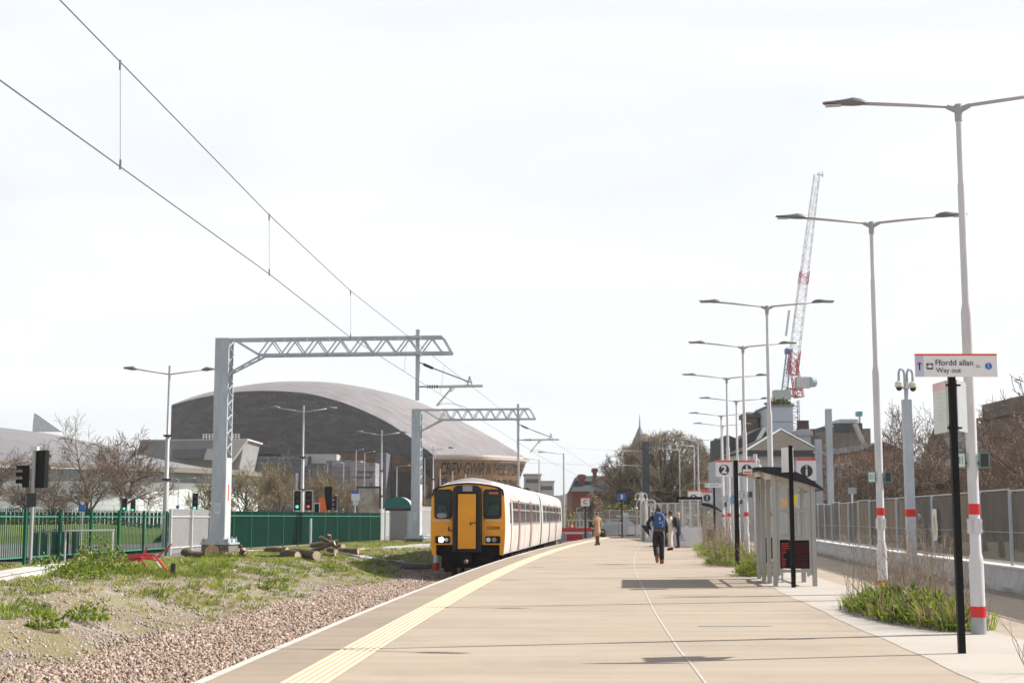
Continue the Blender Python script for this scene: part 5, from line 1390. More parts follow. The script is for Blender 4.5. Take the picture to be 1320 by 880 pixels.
# roof lip over the front wall
rows = [[fsurf(j / 23, 0, off) + Vector((0, 0, dz)) for j in range(24)] for off, dz in ((0, .35), (.5, .3), (.5, -.25), (.0, -.3))]
MB().grid(rows).build('roof_lip', M('copper_lip', (.40, .34, .30), .5, .2), hall, world=True)
def wallword(body, s0, s1, t0, t1, shear=.0):
    me = text_mesh(body, 1, 0, .012, 'LEFT'); co = [v.co.copy() for v in me.vertices]
    x0, x1 = min(c.x for c in co), max(c.x for c in co); y0, y1 = min(c.y for c in co), max(c.y for c in co)
    import bmesh
    for v, c in zip(me.vertices, co):
        fy = (c.y - y0) / (y1 - y0); fx = (c.x - x0) / (x1 - x0)
        s = s0 + (s1 - s0) * fx + shear * (fy - .5); t_ = t1 + (t0 - t1) * fy
        p_ = fsurf(min(.995, max(0, s)), t_, .12) - hall.location; v.co = p_
    me.materials.clear(); me.materials.append(m_letter)
    o = bpy.data.objects.new('lettering', me); COL.objects.link(o); o.parent = hall
wallword('CREV·GWIR', .09, .555, .13, .43, .012); wallword('IN THESE STONES', .575, .985, .15, .43, .008)
wallword('FEL·GWYDR', .06, .545, .53, .84, .012); wallword('HORIZONS', .60, .965, .53, .84, .008)
# dark side wall: from the roof edge down to a skewed lower edge
bl = [(219, 592), (262, 596), (318, 599), (385, 603), (440, 606), (490, 606), (530, 612), (560.5, 641)]
Bl = [at(u, v, Yf(i / 7) + (7 if i == 7 else 4)) for i, (u, v) in enumerate(bl)]
def band(t_, s): return spl(Ft, t_).lerp(spl(Bl, t_), s)
nr2 = 12
cutf = lambda t_: .84 - .20 * sm(.3, .9, t_)
rows = [[band(j / 39, i / (nr2 - 1) * cutf(j / 39)) for j in range(40)] for i in range(nr2)]
o = MB().grid(rows).build('side_wall', m_slate, hall, world=True, smooth=True); uvgrid(o, nr2, 40)
rows = [[band(j / 25 * .62 + .38, cutf(j / 25 * .62 + .38) + (1 - cutf(j / 25 * .62 + .38)) * f) + Vector((0, 2.5 * f, 0)) for j in range(26)] for f in (0, .35, .7, 1)]
o = MB().grid(rows).build('copper_band', m_bronze, hall, world=True, smooth=True); uvgrid(o, 4, 26)
# end wall and back
MB().quad(Ft[0], Bl[0], at(219, 592, 360), Rt[0]).build('end_wall', m_slate, hall, world=True)
rows = [[spl(Rt, j / 20) for j in range(21)], [spl(Rt, j / 20) + Vector((-16 * (j / 20) ** 3, 4 * j / 20, -spl(Rt, j / 20).z - .2)) for j in range(21)]]
MB().grid(rows).build('back_wall', m_slate, hall, world=True)
m_brown = M('dark_copper', (.085, .055, .042), .6, .2, var=.25, sc_=.15)
a, b = at(486, 606, 300), at(563, 606, 284)
MB().quad((a.x, 300, a.z + 2), (b.x, 284, b.z + 2), (b.x, 284, -.2), (a.x, 300, -.2)).build('recess_wall', m_brown, hall, world=True)
a = at(662, 641, 291); b = at(560, 641, 277)
MB().quad((b.x, 277, b.z), (a.x, 291, a.z), (a.x - 2, 296, -.2), (b.x, 282, -.2)).build('entrance_glazing', M('entrance_dark', (.06, .06, .065), .3, var=.4, sc_=.3), hall, world=True)
# lower stone volumes in front of the dark wall
m_ss = brickmat('layered_slate', (.20, .19, .215), (.26, .25, .27), (.13, .12, .14), .12, .75, .8, 0, 'Object'); m_ssd = brickmat('layered_slate_dark', (.10, .10, .12), (.13, .13, .15), (.07, .07, .085), .12, .75, .8, 0, 'Object')
for mm in (m_ss, m_ssd):
    mp_ = [n for n in mm.node_tree.nodes if n.type == 'MAPPING'][0]; mp_.inputs['Rotation'].default_value = (R(90), 0, 0)
m_pst = M('pale_stone', (.46, .43, .41), .8, var=.1, sc_=.5)
def vol(u0, u1, v, Y, dep, mt, nm='stone_wing', par=None):
    a, b = at(u0, v, Y), at(u1, v, Y); return MB().rng(a.x, b.x, Y, Y + dep, -.2, a.z).build(nm, mt, par or hall, world=True)
vol(318, 400, 588, 284, 20, m_ssd); vol(392, 434, 585, 282, 14, m_pst); vol(396, 433, 597, 280, 2, m_ssd); vol(420, 465, 593, 268, 12, m_ss); vol(380, 422, 600, 266, 12, m_ssd); vol(452, 484, 596, 262, 20, m_ss, 'stone_wing'); vol(484, 498, 583, 270, 14, m_ssd); vol(340, 381, 609, 262, 12, m_ssd)
m = MB()
for i in range(6): a = at(322 + i * 12, 586.5, 283.8); m.rng(a.x, a.x + 1.5, 283.8, 283.95, a.z - .9, a.z - .0 - .2)
m.build('window', M('hall_window', (.10, .14, .19), .1), hall, world=True)
for u0, u1, v0, v1, Y in ((397, 401, 588, 600, 281.5), (460, 482, 607, 609, 261.8), (455, 478, 614, 616, 261.8)):
    a, b = at(u0, v0, Y), at(u1, v1, Y); MB().rng(a.x, b.x, Y - .1, Y + .05, b.z, a.z).build('window', m_letter, hall, world=True)

# low grey building with slanted pale ends (behind the white drum)
lb_ = thing('low_building', 'low grey concrete building with slanted pale end between the drum and the hall', 'building', at(260, 667, 232))
lb_.location.z = -.2
m_gc = M('grey_concrete', (.24, .24, .25), .85, var=.12, sc_=.4); m_gcd = M('grey_concrete_dark', (.13, .13, .14), .85, var=.12, sc_=.4)
def v3(u, v, Y): return at(u, v, Y)
MB().prism([v3(180, 568, 235), v3(316, 566, 235), v3(296, 660, 235), v3(180, 660, 235)], (0, 0, 0), (0, 14, 0)).build('wall', m_gc, lb_, world=True)
MB().prism([v3(285, 567, 233), v3(318.5, 566.5, 233), v3(297, 596, 233), v3(288, 600, 233)], (0, 0, 0), (0, 1.8, 0)).build('slanted_end', m_pst, lb_, world=True)
MB().prism([v3(222, 579, 231), v3(272, 578, 231), v3(272, 590, 231), v3(222, 590, 231)], (0, 0, 0), (0, 3, 0)).build('wall', m_gcd, lb_, world=True)
MB().prism([v3(267, 578, 230.5), v3(283, 578, 230.5), v3(280, 593, 230.5), v3(262, 592, 230.5)], (0, 0, 0), (0, 1.5, 0)).build('slanted_end', m_pst, lb_, world=True)
MB().prism([v3(180, 566.5, 234.8), v3(319, 565, 234.8), v3(319, 567, 234.8), v3(180, 568.5, 234.8)], (0, 0, 0), (0, 14.6, 0)).build('roof_edge', m_pst, lb_, world=True)
m = MB()
for u in (262, 266, 270, 274, 300, 304, 308): m.bar(v3(u, 566, 236), v3(u, 559, 236), .12)
for u0, u1 in ((261, 275), (299, 309)):
    for v in (559.5, 562.5): m.bar(v3(u0, v, 236), v3(u1, v, 236), .1)
m.build('roof_railing', m_pale, lb_, world=True)
# white drum building with sweeping grey roof
drum = thing('drum_building', 'low white curved building with a sweeping grey roof at the left', 'building', at(100, 667, 165)); drum.location.z = -.2
m_dw = brickmat('drum_panels', (.60, .66, .64), (.66, .71, .68), (.46, .52, .50), .45, .55, .45, 0, 'Object')
[n for n in m_dw.node_tree.nodes if n.type == 'MAPPING'][0].inputs['Rotation'].default_value = (R(90), 0, 0)
m_dr = M('drum_roof', (.20, .197, .205), .7, .0, var=.08, sc_=.3); m_fas = M('drum_fascia', (.72, .70, .65), .6, var=.05); m_dgl = M('drum_glazing', (.22, .27, .28), .2, var=.2, sc_=.6)
Rr = at(340, 604, 168)
plan = []
cx, cy_ = -66.3, 186.
for k in range(41):
    a = R(-100 + 130 * k / 40); plan.append((cx + 34.8 * math.cos(a), cy_ + 30 * math.sin(a)))
plan = [(-140, 160)] + plan
def ring(ins, z): return [Vector((cx + (x - cx) * ins, cy_ + (y - cy_) * ins, z)) for x, y in plan]
wz = 6.9
MB().grid([ring(.945, -.2), ring(.945, wz - 1.4)]).build('wall', m_dw, drum, world=True, smooth=True)
MB().grid([ring(.94, wz - 1.4), ring(.94, wz)]).build('glazing_band', m_dgl, drum, world=True, smooth=True)
def fz_(x): return 7.15 + 1.35 * sm(-28, -95, x)
R1 = [Vector((p_.x, p_.y, fz_(p_.x))) for p_ in ring(1.0, 0)]; R0 = [Vector((p_.x, p_.y, fz_(p_.x) - .55)) for p_ in ring(.985, 0)]; Rs = [Vector((p_.x, p_.y, fz_(p_.x) - .35)) for p_ in ring(.93, 0)]
MB().grid([Rs, R0, R1]).build('fascia', m_fas, drum, world=True, smooth='auto')
rows = [R1]
for k in range(1, 9):
    f = k / 8; row = []
    for p_ in R1:
        q = Vector((cx - 22 + (p_.x - cx + 22) * (1 - f), cy_ + (p_.y - cy_) * (1 - f * .95), 0))
        rise = 7.7 * sm(-26, -58, p_.x * (1 - f) + (-84) * f); q.z = p_.z + (rise * math.sin(f * math.pi / 2) * .93 if p_.x > -200 else 0); row.append(q)
    rows.append(row)
MB().grid(rows).build('roof', m_dr, drum, world=True, smooth=True)
MB().prism([v3(42, 549, 192), v3(44, 531.5, 192), v3(50, 535, 192), v3(80, 556, 192), v3(42, 556, 192)], (0, 0, 0), (0, .6, 0)).build('roof_fin', m_galvl, drum, world=True)
# ------------------------------------------------------------------ right hand buildings
m_rend = brickmat('pale_render', (.46, .475, .49), (.48, .495, .51), (.40, .415, .43), 1.1, .01, .8, 0, 'Object'); m_tile = M('grey_brown_tiles', (.10, .086, .074), .9, spec=.15, var=.15, sc_=1.5, stretch=(1, 1, 4)); m_dslate = M('dark_slate', (.055, .058, .068), .8, var=.2, sc_=1); m_eave = M('eave_dark', (.05, .05, .055), .6)
m_win = M('window_dark', (.05, .06, .075), .15, var=.2, sc_=2); m_bark2 = M('soot_brick', (.17, .14, .115), .9, var=.25, sc_=1.5); m_pots = M('chimney_pot', (.10, .065, .05), .9, var=.2)
b = thing('house', 'pale rendered house with a wide brown hipped roof behind the near shelter', 'house', at(1008, 667, 84)); b.location.z = -.1
Y0 = 84; a, c = at(962, 580, Y0), at(1056, 580, Y0); ez = a.z
MB().rng(a.x + .35, c.x - .35, Y0 + .4, Y0 + 12, -.1, ez).build('wall', m_rend, b, world=True)
ap0, ap1 = at(1006, 553, Y0 + 4.4), at(1006, 553, Y0 + 8.2); ap1.z = ap0.z
E = [Vector((a.x, Y0, ez)), Vector((c.x, Y0, ez)), Vector((c.x, Y0 + 12.4, ez)), Vector((a.x, Y0 + 12.4, ez))]
m = MB(); m.quad(E[0], E[1], ap0); m.quad(E[1], E[2], ap1, ap0); m.quad(E[2], E[3], ap1); m.quad(E[3], E[0], ap0, ap1); rf = m.build('roof', m_tile, b, world=True)
m = MB(); m.bar(E[0], ap0, .09, .09); m.bar(E[1], ap0, .09, .09); m.build('ridge_tile', m_rend, b, world=True)
MB().rng(a.x - .02, c.x + .02, Y0 - .02, Y0 + .42, ez - .34, ez - .01).build('eave', m_eave, b, world=True)
def win(u0, u1, v0, v1, Y, par, fr=.08):
    p0, p1 = at(u0, v0, Y), at(u1, v1, Y); f = MB().rng(p0.x - fr, p1.x + fr, Y - .06, Y + .02, p1.z - fr, p0.z + fr).build('window', m_galvl, par, world=True)
    MB().rng(p0.x - par.location.x, p1.x - par.location.x, Y - .075 - par.location.y, Y - .061 - par.location.y, p1.z - par.location.z, p0.z - par.location.z).build('pane', m_win, f)
win(1008, 1015, 584, 597, Y0 + .38, b); win(973, 980, 634, 648, Y0 + .38, b)
b2 = thing('tower_block', 'plain pale lift tower with plants on top behind the hipped roof', 'building', at(1006, 667, 108)); b2.location.z = -.1
Y1 = 108; a, c = at(992, 524, Y1), at(1022, 524, Y1)
MB().rng(a.x, c.x, Y1, Y1 + 6, -.1, a.z).build('wall', M('tower_panel', (.48, .52, .57), .8, var=.05), b2, world=True)
zz = at(0, 543, Y1).z; MB().rng(a.x - .01, c.x + .01, Y1 - .02, Y1 + .02, zz - .06, zz).build('joint', m_gc, b2, world=True); MB().rng(a.x - .1, c.x + .1, Y1 - .1, Y1 + 6.1, a.z, a.z + .15).build('parapet', m_gc, b2, world=True)
o = leaves('roof_plants', (0, 0, 0), 1.0, .8, .45, 700, .2, 77, [m_leaf3, m_dry, m_leaf3]); o.parent = b2; o.location = ((a.x + c.x) / 2 - b2.location.x, 1, a.z + .15 - b2.location.z)
def chimney(u0, u1, v0, v1, Y, lb, mt, npots=0, pot_v=None, dep=2.):
    p0, p1 = at(u0, v0, Y), at(u1, v1, Y); t = thing('chimney', lb, 'chimney', ((p0.x + p1.x) / 2, Y, -.1), 0, 'chimney stacks')
    w_ = p1.x - p0.x; top = p0.z + .1
    MB().rng(-w_ / 2, w_ / 2, 0, dep, 0, top).build('stack', mt, t); MB().rng(-w_ / 2 - .15, w_ / 2 + .15, -.15, dep + .15, top - .45, top - .1).build('cornice', mt, t)
    for i in range(npots):
        x = -w_ / 2 + w_ * (i + .5) / npots; h = at(0, pot_v, Y).z + .1 - top
        MB().lathe((x, .6, top), [(.13, 0), (.10, h * .8), (.13, h)], 8).build('chimney_pot', m_pots, t, smooth='auto')
chimney(961.5, 978, 531, 590, 112, 'broad stone chimney left of the pale tower', m_bark2, dep=2.5)
chimney(1030, 1046, 553, 600, 104, 'chimney stack with five thin pots right of the pale tower', m_rend, 5, 541)
chimney(1047, 1054, 560, 600, 108, 'small chimney stack with a row of pots right of the five pot stack', m_bark2, 3, 552)
b3 = thing('house', 'dark slate gabled house behind the lamp posts, left of the hipped house', 'house', at(960, 667, 100)); b3.location.z = -.1
MB().prism([v3(938, 592, 101), v3(992, 592, 101), v3(992, 572, 101), v3(985, 549, 101), v3(952, 566, 101), v3(938, 560, 101)], (0, 0, 0), (0, 9, 0)).build('roof', m_dslate, b3, world=True)
a, c = at(936, 590, 100.8), at(992, 590, 100.8); MB().rng(a.x, c.x, 100.6, 110, -.1, a.z).build('wall', m_rend, b3, world=True)
MB().bar(v3(970, 579, 100.4), v3(986, 551, 100.4), .25).build('bargeboard', m_pale, b3, world=True)
# long brick terrace on the right
m_brick = brickmat('terrace_brick', (.36, .16, .10), (.42, .20, .125), (.34, .24, .19), 3.2, 7, .9, 0, 'Object'); [n for n in m_brick.node_tree.nodes if n.type == 'MAPPING'][0].inputs['Rotation'].default_value = (R(90), 0, 0)
b4 = thing('terrace', 'tall red brick terrace with pale window surrounds behind the bare trees', 'house', at(1085, 667, 128)); b4.location.z = -.1
A_, C_ = at(1050, 590, 146), at(1110, 582, 131)
def terr(s, z, off=0):
    p_ = Vector((A_.x, A_.y, 0)).lerp(Vector((C_.x, C_.y, 0)), s); e = (C_ - A_); n = Vector((-e.y, e.x, 0)).normalized(); n = n if n.y < 0 else -n
    return Vector((p_.x + n.x * off, p_.y + n.y * off, z))
tz_ = A_.z
m = MB(); m.prism([terr(0, -.1), terr(1, -.1), terr(1, tz_), terr(0, tz_)], (0, 0, 0), tuple(-(terr(0, 0, 4) - terr(0, 0)))); m.build('wall', m_brick, b4, world=True)
m = MB(); m.prism([terr(-.02, tz_, .3), terr(-.02, tz_, -4.3), terr(-.02, tz_ + .9, -2)], (0, 0, 0), tuple(terr(1.02, 0) - terr(-.02, 0))); m.build('roof', m_dslate, b4, world=True)
for i in range(7):
    s = (i + .5) / 7
    for z0, z1 in ((1, 3.1), (4.2, 6.3)):
        f = MB().quad(terr(s - .045, z0 - .2, .06), terr(s + .045, z0 - .2, .06), terr(s + .045, z1 + .3, .06), terr(s - .045, z1 + .3, .06)).build('window', m_pst, b4, world=True)
        l = b4.location; MB().quad(*[q - l for q in (terr(s - .028, z0, .08), terr(s + .028, z0, .08), terr(s + .028, z1, .08), terr(s - .028, z1, .08))]).build('pane', m_win, f)
    m = MB().quad(terr(s - .075, -.1, .05), terr(s - .06, -.1, .05), terr(s - .06, tz_, .05), terr(s - .075, tz_, .05)).build('pilaster', m_pst, b4, world=True)
b5 = thing('building', 'dark flat roofed building with roof plant and a teal box behind the bare trees', 'building', at(1115, 667, 170)); b5.location.z = -.1
a, c = at(1074, 552, 170), at(1122, 552, 170); MB().rng(a.x, c.x, 170, 190, -.1, a.z).build('wall', m_bark2, b5, world=True)
a, c = at(1076, 545, 169.8), at(1112, 557, 169.8); MB().rng(a.x, c.x, 169.8, 186, c.z, a.z).build('roof', m_dslate, b5, world=True)
a, c = at(1082, 540, 172), at(1106, 547, 172); MB().rng(a.x, c.x, 172, 178, c.z, a.z).build('roof_plant', m_galvl, b5, world=True)
a, c = at(1105, 530, 171), at(1112, 536, 171); MB().rng(a.x, c.x, 171, 172, c.z, a.z).build('teal_box', M('teal', (.12, .33, .35), .5), b5, world=True); MB().bar(at(1108, 536, 171), at(1108, 548, 171), .2).build('pole', m_galv, b5, world=True)
MB().bar(v3(1102, 546, 168), v3(1114, 574, 168), .9, .4).build('stone_coping', m_pst, b5, world=True)
b6 = thing('mansion', 'dark stone turreted house at the right frame edge', 'house', at(1315, 667, 95)); b6.location.z = -.1
a, c = at(1314, 531, 95), at(1360, 531, 95)
MB().rng(a.x, c.x, 95, 103, -.1, a.z).build('wall', m_bark2, b6, world=True)
for u0, u1, v0, v1 in ((1310, 1362, 528, 532), (1303, 1362, 556, 559), (1319, 1325, 509, 532)):
    p0, p1 = at(u0, v0, 94.6), at(u1, v1, 94.6); MB().rng(p0.x, p1.x, 94.6, 103, p1.z, p0.z).build('cornice', m_bark2, b6, world=True)
a, c = at(1306, 559, 94.8), at(1360, 550, 94.8); MB().rng(a.x, c.x, 94.8, 95.2, -.1, a.z - .3).build('wall', m_bark2, b6, world=True)
for k, (u0, v0) in enumerate(((1308, 533), (1318, 533), (1308, 560), (1318, 560))): win(u0, u0 + 6, v0, v0 + 10, 94.7 if v0 > 550 else 94.9, b6)
b7 = thing('house', 'pale house with slate roof behind the trees at the right', 'house', at(1260, 667, 110)); b7.location.z = -.1
a, c = at(1232, 585, 110), at(1290, 585, 110); MB().rng(a.x, c.x, 110, 118, -.1, a.z).build('wall', M('pale_wall', (.42, .41, .42), .85, var=.1), b7, world=True)
MB().prism([Vector((a.x - .3, 109.7, a.z)), Vector((a.x - .3, 118.3, a.z)), Vector((a.x - .3, 114, a.z + 2.6))], (0, 0, 0), (c.x - a.x + .6, 0, 0)).build('roof', m_dslate, b7, world=True)
for k in range(4): win(1238 + k * 12, 1243 + k * 12, 600, 625, 109.95, b7)
chimney(1258, 1268, 570, 600, 114, 'chimney with pots behind the nearest lamp post', m_pst, 3, 561)
# grey columns on the right
def column(u, v, Y, w_, lb):
    p = at(u, 667, Y); p.z = 0; h = at(u, v, Y).z; t = thing('steel_column', lb, 'column', p, 0, 'grey steel columns on the right')
    m = MB(); m.rng(-w_ / 2, w_ / 2, -w_ / 2, -w_ / 2 + .03, 0, h); m.rng(-w_ / 2, w_ / 2, w_ / 2 - .03, w_ / 2, 0, h); m.rng(-.03, .03, -w_ / 2 + .03, w_ / 2 - .03, 0, h); m.build('column', m_galv, t)
    MB().rng(-w_ * .7, w_ * .7, -w_ * .6, w_ * .6, h * .87, h * .885).build('bracket', m_galv, t)
column(1071.5, 527, 62, .25, 'tall grey steel column right of the information sign'); column(1057, 566, 74, .32, 'shorter grey steel column behind the information sign')
t, pn, w_, z0, z1 = simple_sign(1093, 1104, 628, 636, 58, M('back_grey', (.30, .34, .38), .5), 'grey back of a small road sign beyond the screened fence', base=0)
# ------------------------------------------------------------------ brick station building, spire, distant bits
b8 = thing('brick_building', 'dark red brick building with two chimneys behind the woman and the round tree', 'building', at(765, 667, 175)); b8.location.z = -.1
m_rb = M('old_red_brick', (.20, .075, .055), .9, var=.2, sc_=1.2)
a, c = at(737, 632, 175), at(860, 632, 175)
MB().rng(a.x, c.x, 175, 190, -.1, a.z).build('wall', m_rb, b8, world=True)
MB().prism([v3(736, 633, 174.6), v3(745, 613, 180), v3(860, 613, 180), v3(868, 633, 174.6)], (0, 0, 0), (0, 10, 0)).build('roof', m_dslate, b8, world=True)
for u0, u1, v0 in ((746, 754, 611), (764.5, 769.5, 603)):
    p0, p1 = at(u0, v0, 177), at(u1, 640, 177); ch = MB().rng(p0.x, p1.x, 177, 178.2, p1.z, p0.z).build('chimney', m_rb, b8, world=True)
    l = b8.location; MB().rng(p0.x - .15 - l.x, p1.x + .15 - l.x, 176.8 - l.y, 178.4 - l.y, p0.z - .5 - l.z, p0.z - .1 - l.z).build('cornice', m_rb, ch)
for k in range(3): win(744 + k * 9, 749 + k * 9, 655, 668, 174.95, b8)
sp_ = thing('church_spire', 'grey church spire just showing above the round tree', 'spire', at(826, 667, 240)); sp_.location.z = -.1
zb, zt = at(0, 585, 240).z + .1, at(0, 545, 240).z + .1; m_sp = M('spire_slate', (.24, .25, .27), .8, var=.1)
MB().lathe((0, 0, 0), [(2.3, zb - 8), (2.2, zb), (1.2, zb + 2.2), (.15, zt - .6), (.03, zt + 1.5)], 8).build('spire', m_sp, sp_); MB().rng(-2, 2, -2, 2, 0, zb - 4).build('tower', m_pst, sp_)
b9 = thing('apartment_block', 'pale stepped apartment block above the rear of the train', 'building', at(720, 667, 290)); b9.location.z = -.1
for u0, u1, v, Y in ((676, 697, 612, 290), (690, 714, 621, 292), (708, 722, 640, 288)):
    a, c = at(u0, v, Y), at(u1, v, Y); MB().rng(a.x, c.x, Y, Y + 10, -.1, a.z).build('block', M('apartment_pale', (.42, .40, .39), .8, var=.1, sc_=.3), b9, world=True)
    MB().rng(a.x - .2, c.x + .2, Y - .2, Y + 10.2, a.z, a.z + .25).build('roof_edge', m_gc, b9, world=True)
    m = MB()
    for i in range(3): m.rng(a.x + .3, c.x - .3, Y - .06, Y + .02, a.z - 1.6 - 2.4 * i, a.z - .8 - 2.4 * i)
    m.build('window', m_win, b9, world=True)
b10 = thing('shed', 'pale low shed with a curved roof between the train and the brick building', 'building', at(730, 667, 200)); b10.location.z = -.1
a, c = at(705, 652, 200), at(742, 652, 200); MB().rng(a.x, c.x, 200, 215, -.1, a.z).build('wall', M('shed_wall', (.44, .42, .41), .8, var=.1, sc_=.4), b10, world=True)
MB().prism([Vector((a.x, 199.8, a.z)), Vector((a.x + 1, 199.8, a.z + 1.3)), Vector((c.x - .5, 199.8, a.z + 1.9)), Vector((c.x, 199.8, a.z))], (0, 0, 0), (0, 15, 0)).build('roof', m_galvl, b10, world=True)

# ------------------------------------------------------------------ crane
m_cw = M('crane_white', (.55, .50, .52), .5, var=.05); m_crd = M('crane_red', (.50, .06, .08), .5, var=.1); m_cbl = M('crane_blue', (.12, .19, .36), .5, var=.1)
YC = 215; cb_ = at(1026.7, 667, YC); cr_ = thing('tower_crane', 'luffing tower crane with white and red jib rising beyond the houses', 'crane', (cb_.x, YC, -.1))
def lattice(m, A, B, w0, w1, n, r=.1):
    A, B = Vector(A), Vector(B); d = (B - A).normalized(); x = d.cross(Vector((0, 1, 0))).normalized(); y = d.cross(x)
    q = lambda t_, i: A.lerp(B, t_) + (x * (-1 if i in (0, 3) else 1) + y * (-1 if i < 2 else 1)) * (w0 + (w1 - w0) * t_) / 2
    for i in range(4): m.bar(q(0, i), q(1, i), r)
    for k in range(n):
        t0, t1 = k / n, (k + 1) / n
        for i in range(4):
            j = (i + 1) % 4; m.bar(q(t0, i), q(t0, j), r * .6)
            m.bar(q(t0, i if k % 2 else j), q(t1, j if k % 2 else i), r * .6)
    return m
zs = at(0, 516, YC).z + .1
lattice(MB(), (0, 0, 0), (0, 0, zs), 1.35, 1.35, 22, .09).build('tower', m_cbl, cr_)
L0 = cr_.location
j0, j1, jm = at(1022, 474, YC) - L0, at(1053, 225, YC) - L0, at(1035.5, 363, YC) - L0
lattice(MB(), j0, jm, 1.4, 1.25, 12, .07).build('jib', m_cw, cr_); lattice(MB(), jm + Vector((0, 0, .05)), j1, 1.2, .8, 16, .06).build('jib', m_cw, cr_)
d_ = (j1 - jm).normalized(); lattice(MB(), jm - d_ * .3, jm + d_ * 1.6, 1.3, 1.28, 2, .1).build('red_section', m_crd, cr_)
lattice(MB(), j0 - d_ * 1.0, j0 + d_ * 2.6, 1.5, 1.45, 3, .13).build('red_section', m_crd, cr_)
a1 = at(1018, 470, YC) - L0
m = MB(); lattice(m, at(1011, 506, YC) - L0, at(1018, 448, YC) - L0, .8, .8, 8, .08); m.build('a_frame', m_cbl, cr_)
m = MB(); lattice(m, at(1030, 512, YC) - L0, at(1022, 464, YC) - L0, 1.3, 1.0, 5, .11); lattice(m, at(1014, 505, YC) - L0, at(1033, 507, YC) - L0, 1.1, 1.1, 3, .12); m.build('slewing_frame', m_crd, cr_)
p0 = at(1007.5, 509, YC) - L0; m = MB(); m.box(p0, (2.5, 2, 1.4)); m.box(p0 + Vector((0, 0, -.9)), (1.7, 1.6, .5)); m.build('counterweight', M('crane_grey', (.40, .43, .45), .7, var=.1), cr_)
p0 = at(1035, 493, YC) - L0; c_ = MB().box(p0, (2.2, 1.8, 1.6)).build('winch_house', m_galvl, cr_)
o = MB().tube([p0 + Vector((.9, -.95, 0)), p0 + Vector((1.6, -.6, 0))], [.75, .75], 14).build('cab', M('cab_glass', (.35, .46, .48), .2), cr_)
MB().tube([at(1018, 448, YC) - L0, j1 + Vector((-.2, 0, -2))], .05, 4).build('pendant_rope', m_cw, cr_)
m = MB(); m.bar(j1, j1 + Vector((.9, 0, -.1)), .15); m.bar(j1 + Vector((.9, 0, .4)), j1 + Vector((.9, 0, -.5)), .12); m.bar(j1, j1 + Vector((.6, 0, .4)), .1); m.build('jib_head', m_cw, cr_)
p0 = at(1015, 418, YC) - L0; MB().box(p0 + d_ * .2, (.35, .1, 4.0), 0, Matrix.Rotation(math.atan2(d_.x, d_.z), 4, 'Y')).build('banner', m_pale, cr_)
# blue winch
MB().box(at(1015, 453, YC) - L0, (.8, .8, .8)).build('blue_winch', m_cbl, cr_)
# ------------------------------------------------------------------ bare trees
m_tk = M('bare_bark', (.10, .077, .064), .95, var=.25, sc_=3); m_tw1 = M('twig_brown', (.165, .115, .088), .95, var=.25, sc_=.6); m_tw2 = M('twig_olive', (.23, .185, .11), .95, var=.2, sc_=.6); m_tw3 = M('twig_grey', (.19, .145, .105), .95, var=.2, sc_=.5)
class TG:
    def __init__(s, seed): s.r = random.Random(seed); s.T = MB(); s.C = MB()
def grow(g, p, d, L_, r, lvl, maxl, nk, gn, up, ratio, tw):
    rr = g.r; k = 4 if lvl < 2 else 3; pts = [p]; rads = [r]
    dd = d.copy()
    for i in range(k):
        dd = (dd + Vector((rr.gauss(0, gn), rr.gauss(0, gn), rr.gauss(0, gn) + up))).normalized()
        pts.append(pts[-1] + dd * (L_ / k)); rads.append(max(tw, r * (1 - .62 * (i + 1) / k)))
    (g.T if lvl < 2 else g.C).tube(pts, rads, 7 if lvl == 0 else 5 if lvl < 2 else 3, False)
    if lvl >= maxl: return
    n = nk[lvl]
    for j in range(n):
        f = rr.uniform(.38 if lvl == 0 else .2, 1) if j < n - 1 else 1.0; i0 = min(k - 1, int(f * k)); q = pts[i0].lerp(pts[i0 + 1], f * k - i0)
        ax = (pts[i0 + 1] - pts[i0]).normalized(); o = ax.orthogonal().normalized(); o.rotate(Matrix.Rotation(rr.uniform(0, 6.283), 3, ax).to_quaternion())
        an = rr.uniform(.45, 1.05) if j < n - 1 else rr.uniform(.05, .35); nd = (ax * math.cos(an) + o * math.sin(an)).normalized()
        grow(g, q, nd, L_ * ratio * rr.uniform(.7, 1.15), max(tw, rads[i0] * .62), lvl + 1, maxl, nk, gn * 1.1, up, ratio, tw)
def tree(h, seed, nk, mtw, gn=.12, up=.05, ratio=.62, maxl=4, tr=None, tw=.011, trunk=.42, lean=0):
    g = TG(seed); L0_ = h * trunk
    grow(g, Vector((0, 0, 0)), Vector((lean, 0, 1)).normalized(), L0_, tr or h * .022, 0, maxl, nk, gn, up, ratio, tw)
    # scale to the asked height
    zm = max(v[2] for v in g.C.v); k = h / zm
    for B in (g.T, g.C): B.v = [(v[0] * k, v[1] * k, v[2] * k) for v in B.v]
    t = thing('bare_tree', 'x', 'tree', (0, 0, 0))
    g.T.build('trunk', m_tk, t, fix=False, smooth=True); g.C.build('crown', mtw, t, fix=False)
    return t
PT = {'a': lambda: tree(9.5, 1, (7, 7, 6, 5), m_tw1, tw=.013), 'b': lambda: tree(9.5, 2, (8, 7, 6, 5), m_tw1, gn=.15, tw=.013), 'c': lambda: tree(8, 3, (9, 7, 6, 4), m_tw2, gn=.1, up=.09, trunk=.36, tw=.013), 'd': lambda: tree(9, 4, (8, 7, 6, 5), m_tw1, gn=.14, trunk=.34, tw=.013), 'e': lambda: tree(9, 5, (6, 6, 5, 4), m_tw1, gn=.13, trunk=.4, tw=.012), 'f': lambda: tree(8, 6, (9, 7, 6, 5), m_tw3, gn=.15, up=.04, trunk=.34, tw=.016)}
done = {}
HT = {'a': 9.5, 'b': 9.5, 'c': 8, 'd': 9, 'e': 9, 'f': 8}
